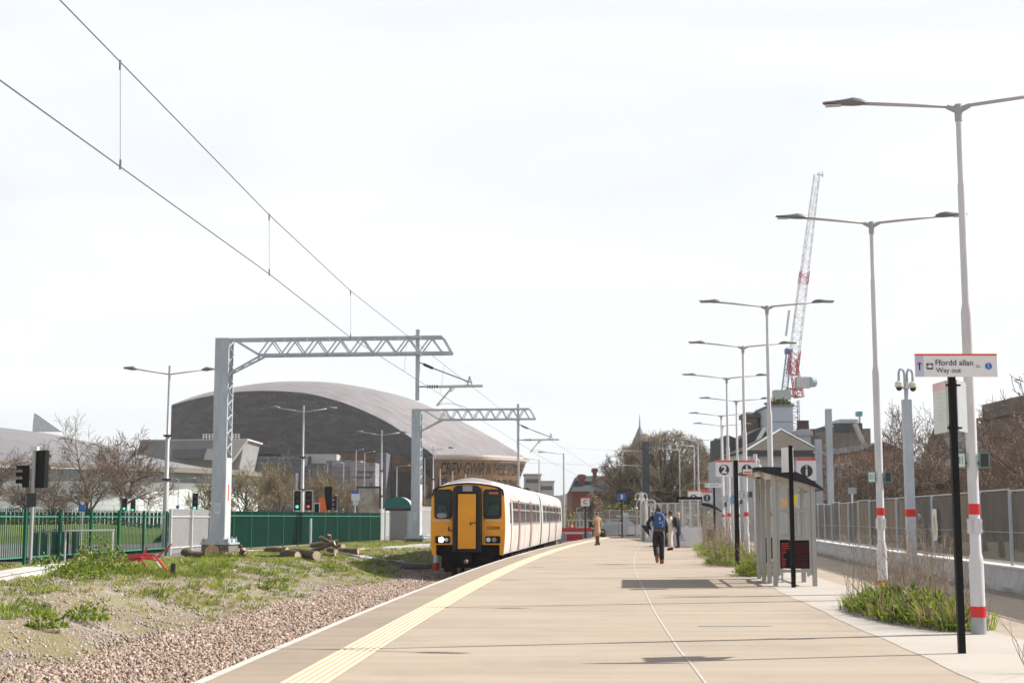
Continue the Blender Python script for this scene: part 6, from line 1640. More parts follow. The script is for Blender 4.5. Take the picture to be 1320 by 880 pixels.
def put(kind, u, vtop, Y, rz, lb, group, base=-.2):
    p = at(u, 667, Y); p.z = base; h = at(u, vtop, Y).z - base
    if kind not in done: t = PT[kind](); done[kind] = t; t.location = p; t.rotation_euler = (0, 0, R(rz)); s = h / HT[kind]; t.scale = (s, s, s); t['label'] = lb; t['group'] = group; return t
    return dup(done[kind], p, R(rz), lb, group, h / HT[kind])
gl, grt = 'bare trees along the road at the left', 'bare trees beyond the screened fence'
put('a', 107, 528, 112, 0, 'tall bare tree behind the fence, right of the big traffic signal', gl)
put('b', 145, 545, 120, 40, 'broad bare tree in front of the white curved wall', gl)
put('d', 38, 562, 125, 80, 'bare tree directly behind the big traffic signal', gl); put('b', 2, 560, 118, 200, 'bare tree cut by the left frame edge', gl); put('a', 70, 575, 140, 130, 'smaller bare tree between the signal and the tall tree', gl)
put('c', 309, 588, 104, 0, 'olive bare tree just right of the near mast', gl); put('c', 362, 578, 125, 70, 'wider olive bare tree left of the street lamp', gl); put('c', 425, 592, 125, 140, 'olive bare tree above the orange board', gl); put('c', 345, 585, 150, 20, 'brownish bare tree behind the two olive trees', gl); put('c', 450, 604, 140, 210, 'olive bare tree left of the bus stop sign', gl); put('c', 403, 600, 150, 260, 'small olive bare tree right of the street lamp', gl)
put('c', 542, 622, 120, 30, 'small olive tree between the far mast and the train', gl); put('c', 262, 598, 108, 300, 'thin bare tree half hidden left of the near mast', gl)
R_ = [('e', 1096, 560, 92, 0, 'bare tree in front of the brick terrace'), ('d', 1124, 548, 80, 40, 'bare tree between the steel column and the second lamp post'), ('a', 1148, 522, 88, 90, 'dense bare tree just right of the second lamp post'), ('f', 1165, 568, 72, 130, 'bare tree behind the camera mast'), ('a', 1196, 516, 78, 200, 'tall bare tree right of the camera mast'), ('a', 1168, 512, 95, 250, 'tallest bare tree behind the camera mast, twigs against the sky'),
      ('f', 1222, 565, 74, 20, 'bare tree behind the way out post'), ('e', 1213, 522, 84, 300, 'bare tree left of the way out post'), ('e', 1232, 508, 62, 150, 'open bare tree behind the nearest lamp post'), ('e', 1290, 548, 55, 10, 'open crowned bare tree at the right above the fence'), ('e', 1306, 512, 70, 75, 'bare tree in front of the dark turreted house'), ('f', 1270, 590, 66, 220, 'low bare tree right of the nearest lamp post'), ('f', 1135, 575, 70, 310, 'low bare tree between the second lamp post and the camera mast'), ('d', 1316, 519, 64, 160, 'dense bare tree in front of the turreted house, nearest the fence'), ('e', 1335, 465, 48, 60, 'bare tree reaching in from the right frame edge')]
for a in R_: put(*a, grt, base=-.1)
# big round tree beyond the platform end
def round_tree(u, vtop, Y, halfw_px, seed, lb, n1=26, mt=None, flat=.62):
    p = at(u, 667, Y); p.z = -.2; h = at(u, vtop, Y).z + .2; rx = halfw_px / F * Y; rr = random.Random(seed)
    t = thing('round_tree', lb, 'tree', p); T, C = MB(), MB()
    T.tube([(0, 0, 0), (.1, 0, 1.2), (0, .1, 2.2)], [.38, .32, .3], 9, False)
    for i in range(n1):
        a = rr.uniform(0, 6.283); el = rr.uniform(.05, 1.5); d = Vector((math.cos(a) * math.cos(el), math.sin(a) * math.cos(el), math.sin(el)))
        tip = Vector((d.x * rx, d.y * rx, 2.0 + d.z * (h - 2.0))) * 1.0
        b = Vector((0, 0, 1.9)); mid = b.lerp(tip, .5) + Vector((rr.gauss(0, .3), rr.gauss(0, .3), .4)); pts = [b, b.lerp(mid, .5) + Vector((0, 0, .3)), mid, mid.lerp(tip, .5), tip * .93]
        T.tube(pts, [.13, .1, .075, .045, .02], 4, False)
        for j in range(15):
            f = rr.uniform(.25, 1); i0 = min(3, int(f * 4)); q = pts[i0].lerp(pts[i0 + 1], f * 4 - i0)
            e = (d * .9 + Vector((rr.gauss(0, .55), rr.gauss(0, .55), rr.gauss(.15, .45)))).normalized(); L_ = rx * rr.uniform(.22, .42); q2 = q + e * L_
            # keep inside the dome
            def clamp(v):
                s = math.sqrt((v.x / rx) ** 2 + (v.y / rx) ** 2 + (max(0, v.z - 2) / (h - 2)) ** 2); lim = 1 + rr.uniform(-.12, .015)
                return v if s < lim else Vector((v.x / s * lim, v.y / s * lim, 2 + (v.z - 2) / s * lim))
            q2 = clamp(q2); C.tube([q, q.lerp(q2, .5) + Vector((0, 0, .08)), q2], [.032, .025, .018], 3, False)
            for k in range(7):
                w0 = q.lerp(q2, rr.uniform(.2, 1)); e2 = (e + Vector((rr.gauss(0, .7), rr.gauss(0, .7), rr.gauss(.1, .6)))).normalized(); w1 = clamp(w0 + e2 * rx * rr.uniform(.08, .2))
                C.tube([w0, w1], [.021, .012], 3, False)
    T.build('trunk', m_tk, t, fix=False); C.build('crown', mt or m_tw3, t, fix=False); return t
m_tw4 = M('twig_dense', (.25, .20, .135), .95, var=.25, sc_=.35)
round_tree(858, 551, 150, 94, 5, 'big round bare tree beyond the platform end, largest of the crowns', 62, m_tw4)
round_tree(806, 574, 147, 52, 6, 'round bare tree left of the dark square mast, in front of the brick building', 30, m_tw4)
round_tree(905, 598, 160, 50, 7, 'round bare tree behind the departure board', 30, m_tw4)
round_tree(762, 632, 120, 17, 8, 'small pale brown bush like tree behind the letter sign', 12, M('twig_pale', (.33, .24, .17), .95, var=.2))
# hedge line at the far ends so that the horizon is closed
m_hedge = M('hedge_leaf', (.06, .075, .03), .9, var=.4, sc_=1)
def hedge(x0, x1, y0, y1, h, n, seed, lb, mats):
    rg = np.random.default_rng(seed); s = rg.random(n); P = np.stack([x0 + (x1 - x0) * s + rg.normal(0, .5, n), y0 + (y1 - y0) * s + rg.normal(0, .9, n), h * rg.random(n) ** .7 * (1 + .3 * np.sin(s * 23))], -1)
    d = rg.normal(0, 1, (n, 3)); d /= np.linalg.norm(d, axis=1)[:, None]; e = np.cross(d, rg.normal(0, 1, (n, 3))); e /= np.linalg.norm(e, axis=1)[:, None]; L_ = rg.uniform(.06, .16, (n, 1)) * (1 if h < 5 else 3)
    V = np.stack([P, P + d * L_ + e * L_ * .4, P + d * L_ * 1.6, P + d * L_ - e * L_ * .4], 1); f = np.array([[0, 1, 2], [0, 2, 3]])
    o = np_mesh('hedge', V.reshape(-1, 3), (f[None] + 4 * np.arange(n)[:, None, None]).reshape(-1, 3), mats, np.repeat(rg.choice(len(mats), n), 2)); tag(o, lb, 'hedge'); return o
hedge(-95, -24, 96, 100, 1.2, 16000, 3, 'long green hedge on the bank across the road at the left', [m_hedge, m_leaf3, m_g3])
hedge(2, 26, 136, 138, 2.2, 9000, 4, 'green hedge behind the parked cars', [m_hedge, m_leaf3, m_g2])
hedge(14, 46, 112, 92, 2.0, 5000, 5, 'dark hedge below the trees beyond the screened fence', [m_hedge, m_tw1, m_tw3])
far = hedge(-260, 330, 420, 420, 9, 16000, 6, 'far belt of trees closing the horizon', [m_hedge, m_tw3, m_tw1]); far.name = 'distant_treeline'; far['kind'] = 'stuff'; del far['category']

# ------------------------------------------------------------------ platform end
m_bw = M('barrier_white', (.64, .64, .68), .6, var=.06, sc_=2); m_mesh = glass('mesh_screen', (.33, .32, .30), .45, .9); m_gate = M('gate_panel', (.40, .37, .34), .8, var=.1)
def water_barrier(u0, u1, v, lb, h=.85, mark=False):
    a, b = gr(u0, v), gr(u1, v); t = thing('barrier', lb, 'barrier', (a + b) / 2, 0, 'white barriers at the platform end'); w_ = (b - a).length / 2
    m = MB(); rows = []
    for x in (-w_, -w_ + .02, -w_ * .35, -w_ * .33, w_ * .33, w_ * .35, w_ - .02, w_):
        k = .0 if abs(abs(x) - w_ * .34) < w_ * .012 else .03
        rows.append([(x, -.22 - k, 0), (x, -.2 - k, .25), (x, -.13 - k, h), (x, .13, h), (x, .22, 0)])
    m.grid(rows); m.build('body', m_bw, t)
    for x in (-w_ * .7, 0, w_ * .7): MB().rng(x - .04, x + .04, -.04, .04, h, h + 1.25).build('panel_post', m_galvl, t)
    MB().rng(-w_, w_, -.01, .01, h + .05, h + 1.25).build('mesh_panel', m_mesh, t, fix=False)
    MB().rng(-w_, w_, -.03, .03, h + 1.25, h + 1.3).build('top_rail', m_galvl, t)
    if mark:
        m = MB()
        for k in range(3): m.rng(-.9 + k * .2, -.78 + k * .2, -.262, -.255, .42 + .05 * (k % 2), .60)
        m.rng(-.9, -.3, -.262, -.255, .34, .38); m.build('blue_mark', M('pale_blue_print', (.38, .43, .60), .6), t)
    return t
water_barrier(833, 846, 697, 'white plastic barrier under the tall gate panel, left of the walking man'); water_barrier(876, 905, 705.5, 'long white barrier with pale blue print right of the standing group', .95, True); water_barrier(846, 876, 703, 'white barrier half hidden behind the walking man and the group')
water_barrier(778, 829, 688.5, 'farther low white barrier behind the blue sign post', .75); water_barrier(742, 777, 688, 'farther white mesh topped barrier beside the woman', .6)
a = gr(833, 697); t = thing('gate_panel', 'tall grey brown gate panel at the end of the platform', 'gate', a); hh = at(833, 648, a.y).z
MB().rng(-.25, .52, .06, .12, .05, hh).build('panel', m_gate, t)
for x in (-.3, .56): MB().rng(x - .04, x + .04, .02, .14, 0, hh + .05).build('post', m_galvl, t)
# dark square mast
p = at(833, 667, 108); p.z = -.1; t = thing('square_mast', 'tall dark grey square mast in front of the round tree', 'mast', p); hh = at(833, 569, 108).z + .1
MB().rng(-.27, .27, -.27, .27, 0, hh).build('mast', M('mast_dark', (.075, .08, .09), .6, var=.1), t)
m = MB()
for v, x in ((581, -7), (600, -11)): z = at(0, v, 108).z + .1; m.tube([(-.27, 0, z), (-2.5, 0, z + .03)], .03, 5); m.tube([(-2.5, 0, z + .03), (x, -2, z + .2)], .012, 4)
m.build('bracket_arm', m_galvl, t)
# white goosenecked camera poles
def gpole(u, v, Y, lb, n, r, rot, side=None):
    p = at(u, 667, Y); p.z = 0; z = at(u, v, Y).z; t = thing('cctv_mast', lb, 'cctv mast', p, 0, 'white gooseneck camera poles at the platform end'); MB().lathe((0, 0, 0), [(.08, 0), (.07, z)], 10).build('mast', m_lamp, t, smooth='auto'); goosenecks(t, z - .25, n, r, r * 1.1, R(rot), m_lamp); return t
gpole(827, 634, 88, 'four armed white gooseneck camera pole left of the dark square mast', 4, .17, 15)
gpole(833, 645, 84, 'white gooseneck camera pole just left of the walking man', 2, .27, 170); gpole(852, 649, 84, 'white gooseneck camera pole behind the walking man head', 2, .25, 185); gpole(882, 654, 80, 'white gooseneck camera pole right of the standing group', 2, .27, 180)
gpole(999 - 24, 585, 50, 'slim camera pole between the platform 1 sign and the shelter', 1, .05, 0)
p = gr(915, 712); p = on(915, 70); t = thing('departure_board', 'long dark departure board on a black post left of the far shelter', 'display', p)
z0, z1 = at(0, 667.5, 70).z, at(0, 657, 70).z; x0, x1 = at(871, 0, 70).x - p.x, at(906, 0, 70).x - p.x
x0, x1 = at(887, 640, 70).x - p.x, at(929, 640, 70).x - p.x
z0, z1 = at(0, 667, 70).z, at(0, 657, 70).z
z0, z1 = at(0, 647, 70).z, at(0, 640, 70).z
MB().rng(at(871, 640, 70).x - p.x, at(905, 640, 70).x - p.x, -.1, .1, z0, z1).build('display', m_blk, t); MB().rng(-.62, -.5, -.06, .06, 0, z1).build('post', m_blk, t)
p = gr(802, 692.5); t = thing('blue_sign', 'small blue sign on a black post with a red band at the platform end', 'sign', p)
z = at(0, 637, p.y).z; MB().rng(-.05, .05, -.05, .05, 0, z).build('post', m_blk, t); pn = MB().rng(-.28, .28, -.08, -.05, z - .42, z + .08).build('panel', m_blue, t); MB().rng(-.07, .07, -.085, -.081, z - .33, z + .0).build('symbol', m_pale, pn); MB().rng(-.055, .055, -.055, .055, .95, 1.1).build('red_band', m_red, t); MB().rng(-.055, .055, -.055, .055, .1, .25).build('red_band', m_red, t)
p = on(754.5, 100); t = thing('letter_sign', 'white square sign with a red top and a black letter behind the woman', 'sign', p); z0, z1 = at(0, 652, 100).z, at(0, 642, 100).z
pn = MB().rng(-.3, .3, -.05, -.02, z0, z1).build('panel', m_white, t); MB().rng(-.3, .3, -.052, -.018, z1, z1 + .09).build('top_strip', m_red, pn); MB().rng(-.07, .07, -.02, .08, 0, z0 + .1).build('post', m_dgrey, t); text('C', .42, m_navy, pn, (0, -.053, (z0 + z1) / 2), bold=.01)
# buffer stop
p = at(741, 667, 101); t = thing('buffer_stop', 'red and white striped buffer stop at the end of the track', 'buffer stop', (p.x - .2, 101, -.95)); m_bfr = M('buffer_red', (.55, .03, .035), .5, var=.1)
MB().rng(-1.0, 1.4, 0, .35, .75, 1.65).build('beam', m_bfr, t); MB().rng(-1.0, 1.4, -.01, -.001, 1.22, 1.36).build('white_stripe', m_white, t)
for x in (-.75, 1.05): b = MB().tube([(x, 0, 1.0), (x, -.5, 1.0)], .12, 10).build('buffer', m_dgrey, t); MB().tube([(x, -.5, 1.0), (x, -.56, 1.0)], .36, 16).build('buffer_head', m_slv, b)
m = MB(); m.bar((-.8, .3, .9), (-.8, 2.2, .05), .15); m.bar((1.1, .3, .9), (1.1, 2.2, .05), .15); m.build('raker', m_bfr, t)
MB().ball((.0, .17, 1.75), .1, 8, 6).build('stop_lamp', m_redl, t)
# pedestrian railing behind the buffers
t = thing('railing', 'white railing behind the buffer stop', 'railing', at(748, 667, 106)); t.location.z = 0
for k in range(9): MB().rng(-.9 + k * .28, -.84 + k * .28, 0, .06, 0, 1.25).build('post', m_pale, t)
MB().rng(-1, 1.5, 0, .06, 1.2, 1.27).build('rail', m_pale, t); MB().rng(-1, 1.5, 0, .06, .6, .66).build('rail', m_pale, t)
# parked cars beyond the platform
def car_proto(lb, col, nm):
    t = thing('parked_car', lb, 'car', (0, 0, 0), 0, 'cars beyond the platform end'); mt = M(nm, col, .3, .3, var=.05); S = [(-2.1, .35), (-2.15, .7), (-1.95, .88), (-1.1, .98), (-.55, 1.42), (.75, 1.46), (1.5, 1.02), (2.05, .9), (2.15, .6), (2.1, .35)]
    rows = []
    for y, k, dz in ((-.86, .98, -.02), (-.8, 1, 0), (.8, 1, 0), (.86, .98, -.02)): rows.append([(x * k, y * (.84 if z > 1.1 else 1), z + dz * (z > .5)) for x, z in S])
    m = MB().grid(rows); m.quad(*rows[0]); m.quad(*rows[-1]); m.build('body', mt, t)
    for s in (-1, 1):
        g = MB().quad((-.98, s * .80, 1.0), (.0, s * .82, 1.0), (0, s * .735, 1.36), (-.55, s * .735, 1.36)).quad((.06, s * .82, 1.0), (1.3, s * .80, 1.02), (.72, s * .735, 1.38), (.06, s * .735, 1.37)); g.v = [(x, y + s * .012, z) for x, y, z in g.v]; g.build('side_window', m_win, t)
        for x in (-1.32, 1.3): w_ = MB().tube([(x, s * .7, .32), (x, s * .88, .32)], .32, 16).build('wheel', m_tb, t); MB().tube([(x, s * .885, .32), (x, s * .89, .32)], .19, 12).build('rim', m_galvl, w_)
    return t
c1_ = car_proto('silver parked car behind the blue sign post', (.45, .48, .52), 'car_silver'); c1_.location = at(793, 667, 122); c1_.location.z = -.15; c1_.rotation_euler = (0, 0, R(8))
q = car_proto('dark red car right of the silver cars', (.35, .03, .04), 'car_red'); q.location = at(820, 667, 128); q.location.z = -.15
dup(c1_, Vector((at(780, 667, 126).x, 126, -.15)), R(170), 'silver parked car behind the woman in the tan coat'); dup(c1_, Vector((at(808, 667, 131).x, 131, -.15)), R(4), 'silver car farthest back behind the blue sign post')
# small flat canopy between
t = thing('canopy', 'low white flat canopy on slim posts beyond the platform', 'canopy', at(815, 667, 112)); t.location.z = -.1
zc = at(0, 664, 112).z + .1; MB().rng(-1.2, 1.6, -.6, .8, zc - .1, zc).build('roof', m_white, t)
for x in (-1.1, .2, 1.5): MB().rng(x - .03, x + .03, -.5, -.44, 0, zc - .1).build('post', m_slv, t)
b = MB().rng(-.75, -.35, -.5, -.35, .2, 1.9).build('totem', m_pale, t)
# light blue hoarding and teal notice near lamp posts
t, pn, w_, z0, z1 = simple_sign(942, 948.5, 638, 649, 50, M('teal_sign', (.10, .34, .44), .5), 'small teal notice between the lamp posts beside the number 2 pole', base=0)

palisade('palisade_fence', 'far dark green palisade across the road behind the grass bank', Vector((-92, 108, .3)), Vector((-22, 112, .0)), 1.75, 16, .3, .2, .03, m_gfd, m_gfd, m_gf)
# ------------------------------------------------------------------ people
def skin_obj(name, J, E, mat, parent, sub=1, root=0):
    """J: list of (pos, radius or (rx, ry)); E: edges"""
    me = bpy.data.meshes.new(name + '_cage'); me.from_pydata([tuple(p) for p, r in J], E, [])
    o = bpy.data.objects.new(name + '_cage', me); COL.objects.link(o)
    md = o.modifiers.new('skin', 'SKIN'); md.use_smooth_shade = True; md.branch_smoothing = .4
    if not me.skin_vertices: me.attributes  # layer is made with the modifier
    sv = me.skin_vertices[0].data
    for i, (p, r) in enumerate(J):
        sv[i].radius = r if hasattr(r, '__len__') else (r, r); sv[i].use_root = (i == root)
    if sub: s = o.modifiers.new('sub', 'SUBSURF'); s.levels = sub; s.render_levels = sub
    dg = bpy.context.evaluated_depsgraph_get(); dg.update()
    m2 = bpy.data.meshes.new_from_object(o.evaluated_get(dg)); m2.name = name; m2.materials.clear(); m2.materials.append(mat)
    bpy.data.objects.remove(o); bpy.data.meshes.remove(me)
    for p in m2.polygons: p.use_smooth = True
    q = bpy.data.objects.new(name, m2); COL.objects.link(q); q.parent = parent; return q
m_skin = M('skin', (.52, .31, .22), .55, var=.06); m_skin2 = M('skin_dark', (.20, .11, .075), .55, var=.06)
def V(*a): return Vector(a)
def person(label, loc, rz, hgt, P, clothes, skin=None, hair=None, hairlen=0, bald=0):
    """P: joint dict in metres for a 1.75 m body facing +Y; clothes: list of garment specs"""
    t = thing('person', label, 'person', loc, rz); k = hgt / 1.75; t.scale = (k, k, k)
    d = dict(pel=V(0, 0, .95), spine=V(0, .0, 1.15), chest=V(0, .0, 1.33), neck=V(0, .0, 1.49), head=V(0, .02, 1.60), crown=V(0, .01, 1.70),
             hipL=V(-.09, 0, .92), hipR=V(.09, 0, .92), kneeL=V(-.10, .02, .50), kneeR=V(.10, .02, .50), ankL=V(-.10, -.01, .09), ankR=V(.10, -.01, .09), toeL=V(-.11, .14, .04), toeR=V(.11, .14, .04),
             shL=V(-.18, 0, 1.42), shR=V(.18, 0, 1.42), elL=V(-.22, -.02, 1.13), elR=V(.22, -.02, 1.13), wrL=V(-.22, .06, .88), wrR=V(.22, .06, .88))
    d.update({a: Vector(b) for a, b in P.items()})
    names = list(d); J = []; idx = {}
    rad = dict(pel=(.14, .10), spine=(.125, .09), chest=(.15, .10), neck=.052, head=(.072, .088), crown=(.055, .068), hipL=.085, hipR=.085, kneeL=.058, kneeR=.058, ankL=.038, ankR=.038, toeL=.032, toeR=.032, shL=.055, shR=.055, elL=.042, elR=.042, wrL=.028, wrR=.028)
    for n in names: idx[n] = len(J); J.append((d[n], rad[n]))
    E = [('pel', 'spine'), ('spine', 'chest'), ('chest', 'neck'), ('neck', 'head'), ('head', 'crown'), ('pel', 'hipL'), ('pel', 'hipR'), ('hipL', 'kneeL'), ('hipR', 'kneeR'), ('kneeL', 'ankL'), ('kneeR', 'ankR'), ('ankL', 'toeL'), ('ankR', 'toeR'), ('chest', 'shL'), ('chest', 'shR'), ('shL', 'elL'), ('shR', 'elR'), ('elL', 'wrL'), ('elR', 'wrR')]
    E = [(idx[a], idx[b]) for a, b in E]
    for s in 'LR':                                               # palm, five fingers
        w_, e = d['wr' + s], d['el' + s]; f = (w_ - e).normalized(); side = f.cross(V(0, 1, 0)) if abs(f.y) < .8 else f.cross(V(0, 0, 1)); side.normalize(); nrm = f.cross(side)
        pm = len(J); J.append((w_ + f * .055, (.030, .022))); E.append((idx['wr' + s], pm))
        for j, (o, L_) in enumerate(((-.03, .07), (-.010, .08), (.010, .075), (.028, .06))):
            a = len(J); J.append((w_ + f * .095 + nrm * o, .0085)); J.append((w_ + f * (.095 + L_ * .55) + nrm * o + side * .012, .008)); J.append((w_ + f * (.095 + L_) + nrm * o * 1.05 + side * .03, .006)); E += [(pm, a), (a, a + 1), (a + 1, a + 2)]
        a = len(J); J.append((w_ + f * .05 - nrm * .042, .010)); J.append((w_ + f * .085 - nrm * .055 + side * .015, .008)); E += [(pm, a), (a, a + 1)]
    body = skin_obj('body', J, E, skin or m_skin, t, 1, 0)
    # face: nose, ears, eyes, mouth are tiny pieces on the head
    hc = d['head']; fd = P.get('_face', V(0, 1, 0)); fd = Vector(fd); sd_ = fd.cross(V(0, 0, 1))
    m = MB()
    m.ball(hc + fd * .088 + V(0, 0, .0), (.014, .018, .022), 6, 5)
    for s in (-1, 1): m.ball(hc + sd_ * s * .078 + V(0, 0, .0), (.012, .02, .03), 6, 5)
    m.build('face', skin or m_skin, t, smooth=True)
    m = MB()
    for s in (-1, 1): m.ball(hc + fd * .078 + sd_ * s * .032 + V(0, 0, .028), (.011, .008, .007), 6, 4)
    m.bar(hc + fd * .082 - sd_ * .022 + V(0, 0, -.045), hc + fd * .082 + sd_ * .022 + V(0, 0, -.045), .006, .008); m.build('eyes_and_mouth', m_tb, t)
    if hair:
        m = MB(); m.ball(hc - fd * .018 + V(0, 0, .048), (.088, .096, .10), 12, 9); m.v = [(x, y, z if (Vector((x, y, z)) - hc).dot(fd) < .03 or z > hc.z + .07 else hc.z + .07 + (z - hc.z - .07) * .1) for x, y, z in m.v]
        if hairlen: m.ball(hc - fd * .055 + V(0, 0, -.03 - hairlen * .5), (.082, .055, .08 + hairlen * .6), 10, 8)
        m.build('hair', hair, t, smooth=True)
    for spec in clothes:
        kind, mt = spec[0], spec[1]
        if kind == 'trousers':
            g = spec[2] if len(spec) > 2 else 1
            JJ = [(d['pel'], (.155, .115)), (d['hipL'], .098 * g), (d['hipR'], .098 * g), (d['kneeL'], .074 * g), (d['kneeR'], .074 * g), (d['ankL'] + V(0, 0, -.01), .068 * g), (d['ankR'] + V(0, 0, -.01), .068 * g), (d['pel'] + V(0, 0, .20), (.15, .11))]
            skin_obj('trousers', JJ, [(0, 1), (0, 2), (1, 3), (2, 4), (3, 5), (4, 6), (0, 7)], mt, t)
        if kind == 'jacket':
            JJ = [(d['pel'] + V(0, 0, -.13), (.185, .14)), (d['spine'], (.155, .118)), (d['chest'], (.175, .125)), (d['neck'] + V(0, 0, -.03), .07), (d['shL'], .072), (d['shR'], .072), (d['elL'], .058), (d['elR'], .058), (d['elL'].lerp(d['wrL'], .9), .046), (d['elR'].lerp(d['wrR'], .9), .046)]
            skin_obj('jacket', JJ, [(0, 1), (1, 2), (2, 3), (2, 4), (2, 5), (4, 6), (5, 7), (6, 8), (7, 9)], mt, t)
        if kind == 'coat':
            hem = spec[2]
            JJ = [(d['pel'], (.175, .14)), (d['spine'], (.15, .115)), (d['chest'], (.165, .12)), (d['neck'] + V(0, 0, -.02), .075), (d['shL'], .07), (d['shR'], .07), (d['elL'], .06), (d['elR'], .06), (d['elL'].lerp(d['wrL'], .92), .055), (d['elR'].lerp(d['wrR'], .92), .055), (V(0, -.01, .72), (.22, .17)), (V(0, -.02, hem), (.255, .19))]
            skin_obj('coat', JJ, [(0, 1), (1, 2), (2, 3), (2, 4), (2, 5), (4, 6), (5, 7), (6, 8), (7, 9), (0, 10), (10, 11)], mt, t)
            m = MB(); rows = [[(d['spine'].x + rx * math.cos(a), d['spine'].y + ry * math.sin(a), d['spine'].z - .10 + dz) for a in [2 * math.pi * j / 20 for j in range(21)]] for rx, ry, dz in ((.158, .125, 0), (.160, .127, .04))]; m.grid(rows); m.build('belt', mt, t, smooth=True)
        if kind == 'shoes':
            for s in 'LR':
                a, b = d['ank' + s], d['toe' + s]
                skin_obj('shoe', [(a + V(0, 0, -.01), .062), (a + (a - b) * .35 + V(0, 0, -.03), .052), (a.lerp(b, .55) + V(0, 0, -.005), .058), (b + (b - a) * .18, .048)], [(0, 1), (0, 2), (2, 3)], mt, t)
    return t
m_navyc = M('navy_cloth', (.017, .022, .042), .85, var=.25, sc_=8); m_blackc = M('black_cloth', (.014, .014, .017), .85, var=.3, sc_=8); m_tan = M('tan_cloth', (.42, .265, .15), .85, var=.1, sc_=6); m_beige = M('beige_cloth', (.58, .50, .43), .85, var=.08, sc_=6); m_brownl = M('brown_leather', (.22, .085, .03), .5, var=.2); m_brownc = M('brown_boot', (.16, .05, .025), .6, var=.15)
m_hb = M('hair_brown', (.06, .035, .02), .7, var=.2); m_hred = M('hair_auburn', (.17, .04, .018), .6, var=.2); m_hblond = M('hair_blond', (.50, .36, .17), .6, var=.2); m_hblk = M('hair_black', (.02, .014, .012), .6)
g0 = gr(849, 726.5); 
man = person('man in a navy jacket and black trousers walking away with one arm bent', g0, R(-3), 1.76,
       dict(hipL=(-.09, 0, .92), kneeL=(-.085, -.02, .50), ankL=(-.06, -.30, .20), toeL=(-.06, -.33, .06), kneeR=(.10, .06, .50), ankR=(.10, .05, .09), toeR=(.11, .20, .04), shL=(-.18, 0, 1.42), elL=(-.34, -.10, 1.20), wrL=(-.20, .10, 1.02), elR=(.26, -.02, 1.14), wrR=(.27, .04, .90), chest=(0, .03, 1.33), neck=(.01, .06, 1.48), head=(.02, .10, 1.60), crown=(.02, .09, 1.69)),
       [('trousers', m_blackc, 1.22), ('jacket', m_navyc), ('shoes', m_brownl)], None, m_hb)
# rucksack on his back (its own thing)
m_bag = M('rucksack_blue', (.018, .075, .21), .7, var=.2, sc_=7); m_bagb = M('rucksack_base', (.14, .06, .035), .7)
bp = thing('rucksack', 'blue rucksack with a brown base on the walking man back', 'rucksack', g0 + V(.02, -.19, 1.0), R(-3))
rows = []
for z, w_, dp in ((.04, .13, .05), (.08, .17, .09), (.22, .175, .12), (.40, .165, .115), (.50, .145, .09), (.55, .09, .05), (.56, .02, .02)):
    rows.append([(w_ * math.copysign(abs(math.cos(a)) ** .55, math.cos(a)), -.02 + dp * math.copysign(abs(math.sin(a)) ** .55, math.sin(a)), z) for a in [2 * math.pi * j / 24 for j in range(25)]])
MB().grid(rows).build('bag_body', m_bag, bp, smooth=True)
rows = [[(w_ * math.copysign(abs(math.cos(a)) ** .55, math.cos(a)), -.02 + dp * math.copysign(abs(math.sin(a)) ** .55, math.sin(a)), z) for a in [2 * math.pi * j / 24 for j in range(25)]] for z, w_, dp in ((-.01, .11, .05), (.0, .165, .09), (.07, .178, .105))]
MB().grid(rows).build('bag_base', m_bagb, bp, smooth=True)
MB().box((0, -.145, .20), (.24, .05, .2)).build('pocket', m_bag, bp)
for x in (-.1, .1): MB().tube([(x, .08, .5), (x * 1.1, .12, .58), (x * 1.3, .2, .52)], .02, 6).build('strap', m_navyc, bp)
m = MB(); m.rng(-.02, .03, -.178, -.172, .33, .42); m.rng(-.015, .05, -.18, -.174, .24, .27); m.rng(.08, .10, -.176, -.165, .12, .3); m.build('reflective_patch', M('reflective', (.45, .52, .62), .4), bp)
cl = MB(); rows = [[(-.30 + a, -.02 + b, 1.16), (-.52 + a, -.03 + b, 1.18), (-.40 + a, .0 + b, 1.0), (-.26 + a, .0 + b, .84)] for a, b in ((0, 0), (.02, .07), (.0, .12))]
cl.grid(rows); cl.quad(*rows[0]); cl.quad(*rows[-1]); o = cl.build('folded_jacket', m_navyc, loc=g0); tag(o, 'dark navy folded cloth carried under the walking man bent left arm', 'cloth')
o = MB().tube([g0 + V(-.12, -.255, .40), g0 + V(-.06, -.335, .28), g0 + V(-.02, -.35, .22)], [.03, .045, .03], 8)
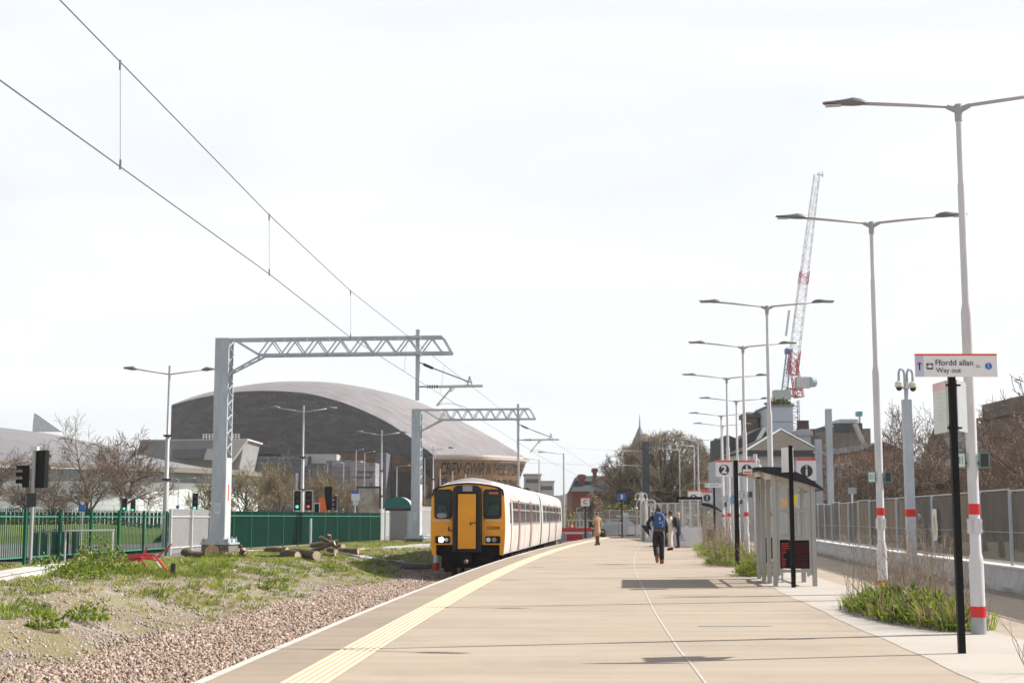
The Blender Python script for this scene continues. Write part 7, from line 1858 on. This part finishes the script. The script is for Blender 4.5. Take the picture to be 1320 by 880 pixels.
# woman
g1 = gr(770, 702.5)
wm = person('woman in a long belted tan coat standing at the platform edge facing the train', g1, R(28), 1.69, dict(elL=(-.24, .0, 1.14), wrL=(-.18, .18, 1.02), elR=(.23, -.03, 1.13), wrR=(.22, .02, .88), hipL=(-.07, 0, .92), hipR=(.07, 0, .92), kneeL=(-.06, 0, .5), kneeR=(.06, 0, .5), ankL=(-.06, -.02, .09), ankR=(.06, -.02, .09), toeL=(-.07, .12, .04), toeR=(.07, .12, .04)), [('trousers', m_brownc, .8), ('coat', m_tan, .46), ('shoes', m_brownc)], None, m_hred)
def bag(loc, w_, dp, h, lb, mt, rz=0):
    t = thing('handbag', lb, 'bag', loc, rz); m = MB(); rows = [[(w_ * k * math.copysign(abs(math.cos(a)) ** .6, math.cos(a)), dp * k * math.copysign(abs(math.sin(a)) ** .6, math.sin(a)), z) for a in [2 * math.pi * j / 16 for j in range(17)]] for z, k in ((0, .7), (.03, 1), (h * .7, .95), (h, .75), (h + .01, .1))]
    m.grid(rows); m.build('bag_body', mt, t, smooth=True); MB().tube([(-w_ * .5, 0, h), (-w_ * .35, 0, h + .12), (w_ * .35, 0, h + .12), (w_ * .5, 0, h)], .012, 6).build('handle', mt, t); return t
bag(g1 + V(-.30, -.02, .92), .13, .08, .26, 'black bag held in front of the woman in the tan coat', m_blackc, R(40)); bag(g1 + V(.30, .02, .42), .16, .09, .26, 'dark bag hanging low behind the woman in the tan coat', m_blackc, R(20))
# group
g2 = gr(865, 709)
person('person in pale beige clothes with dark hair standing in the waiting group', g2, R(75), 1.72, dict(elL=(-.22, .05, 1.14), wrL=(-.08, .22, 1.12), elR=(.22, .05, 1.14), wrR=(.1, .22, 1.1)), [('trousers', m_beige, 1.15), ('jacket', m_beige), ('shoes', m_blackc)], m_skin2, m_hblk)
b_ = thing('rucksack', 'black rucksack on the back of the person in beige', 'rucksack', g2 + V(.21, -.03, 1.0), R(75))
rows = [[(w_ * math.copysign(abs(math.cos(a)) ** .6, math.cos(a)), dp * math.copysign(abs(math.sin(a)) ** .6, math.sin(a)), z) for a in [2 * math.pi * j / 20 for j in range(21)]] for z, w_, dp in ((0, .08, .04), (.02, .15, .09), (.25, .16, .11), (.40, .13, .08), (.45, .03, .02))]
MB().grid(rows).build('bag_body', m_blackc, b_, smooth=True); MB().tube([(.08, .05, .36), (.12, .2, .42), (.13, .26, .25)], .02, 6).build('strap', m_blackc, b_)
g3 = gr(874.5, 706)
person('person with long blond hair and dark clothes behind the one in beige', g3, R(80), 1.66, dict(), [('trousers', m_blackc, 1.1), ('coat', m_navyc, .62), ('shoes', m_brownc)], None, m_hblond, .16)
g4 = gr(859, 704.5)
person('person in black facing the one in beige, half hidden by the walking man', g4, R(-95), 1.66, dict(elR=(.2, .08, 1.14), wrR=(.1, .22, 1.05)), [('trousers', m_blackc, 1.1), ('jacket', m_beige), ('shoes', m_brownc)], None, m_hblk)
# ------------------------------------------------------------------ the hazy air
m_haze = bpy.data.materials.new('haze'); m_haze.use_nodes = True
nt = m_haze.node_tree; nt.nodes.remove(nt.nodes['Principled BSDF'])
pv = nt.nodes.new('ShaderNodeVolumePrincipled'); pv.inputs['Color'].default_value = (.93, .96, 1, 1); pv.inputs['Density'].default_value = .0002; pv.inputs['Anisotropy'].default_value = .2
nt.links.new(pv.outputs[0], nt.nodes['Material Output'].inputs['Volume'])
hzb = MB().rng(-1000, 1000, -60, 1300, -2.2, 75).build('haze', m_haze); hzb['kind'] = 'stuff'; hzb['label'] = 'pale haze over the whole place'
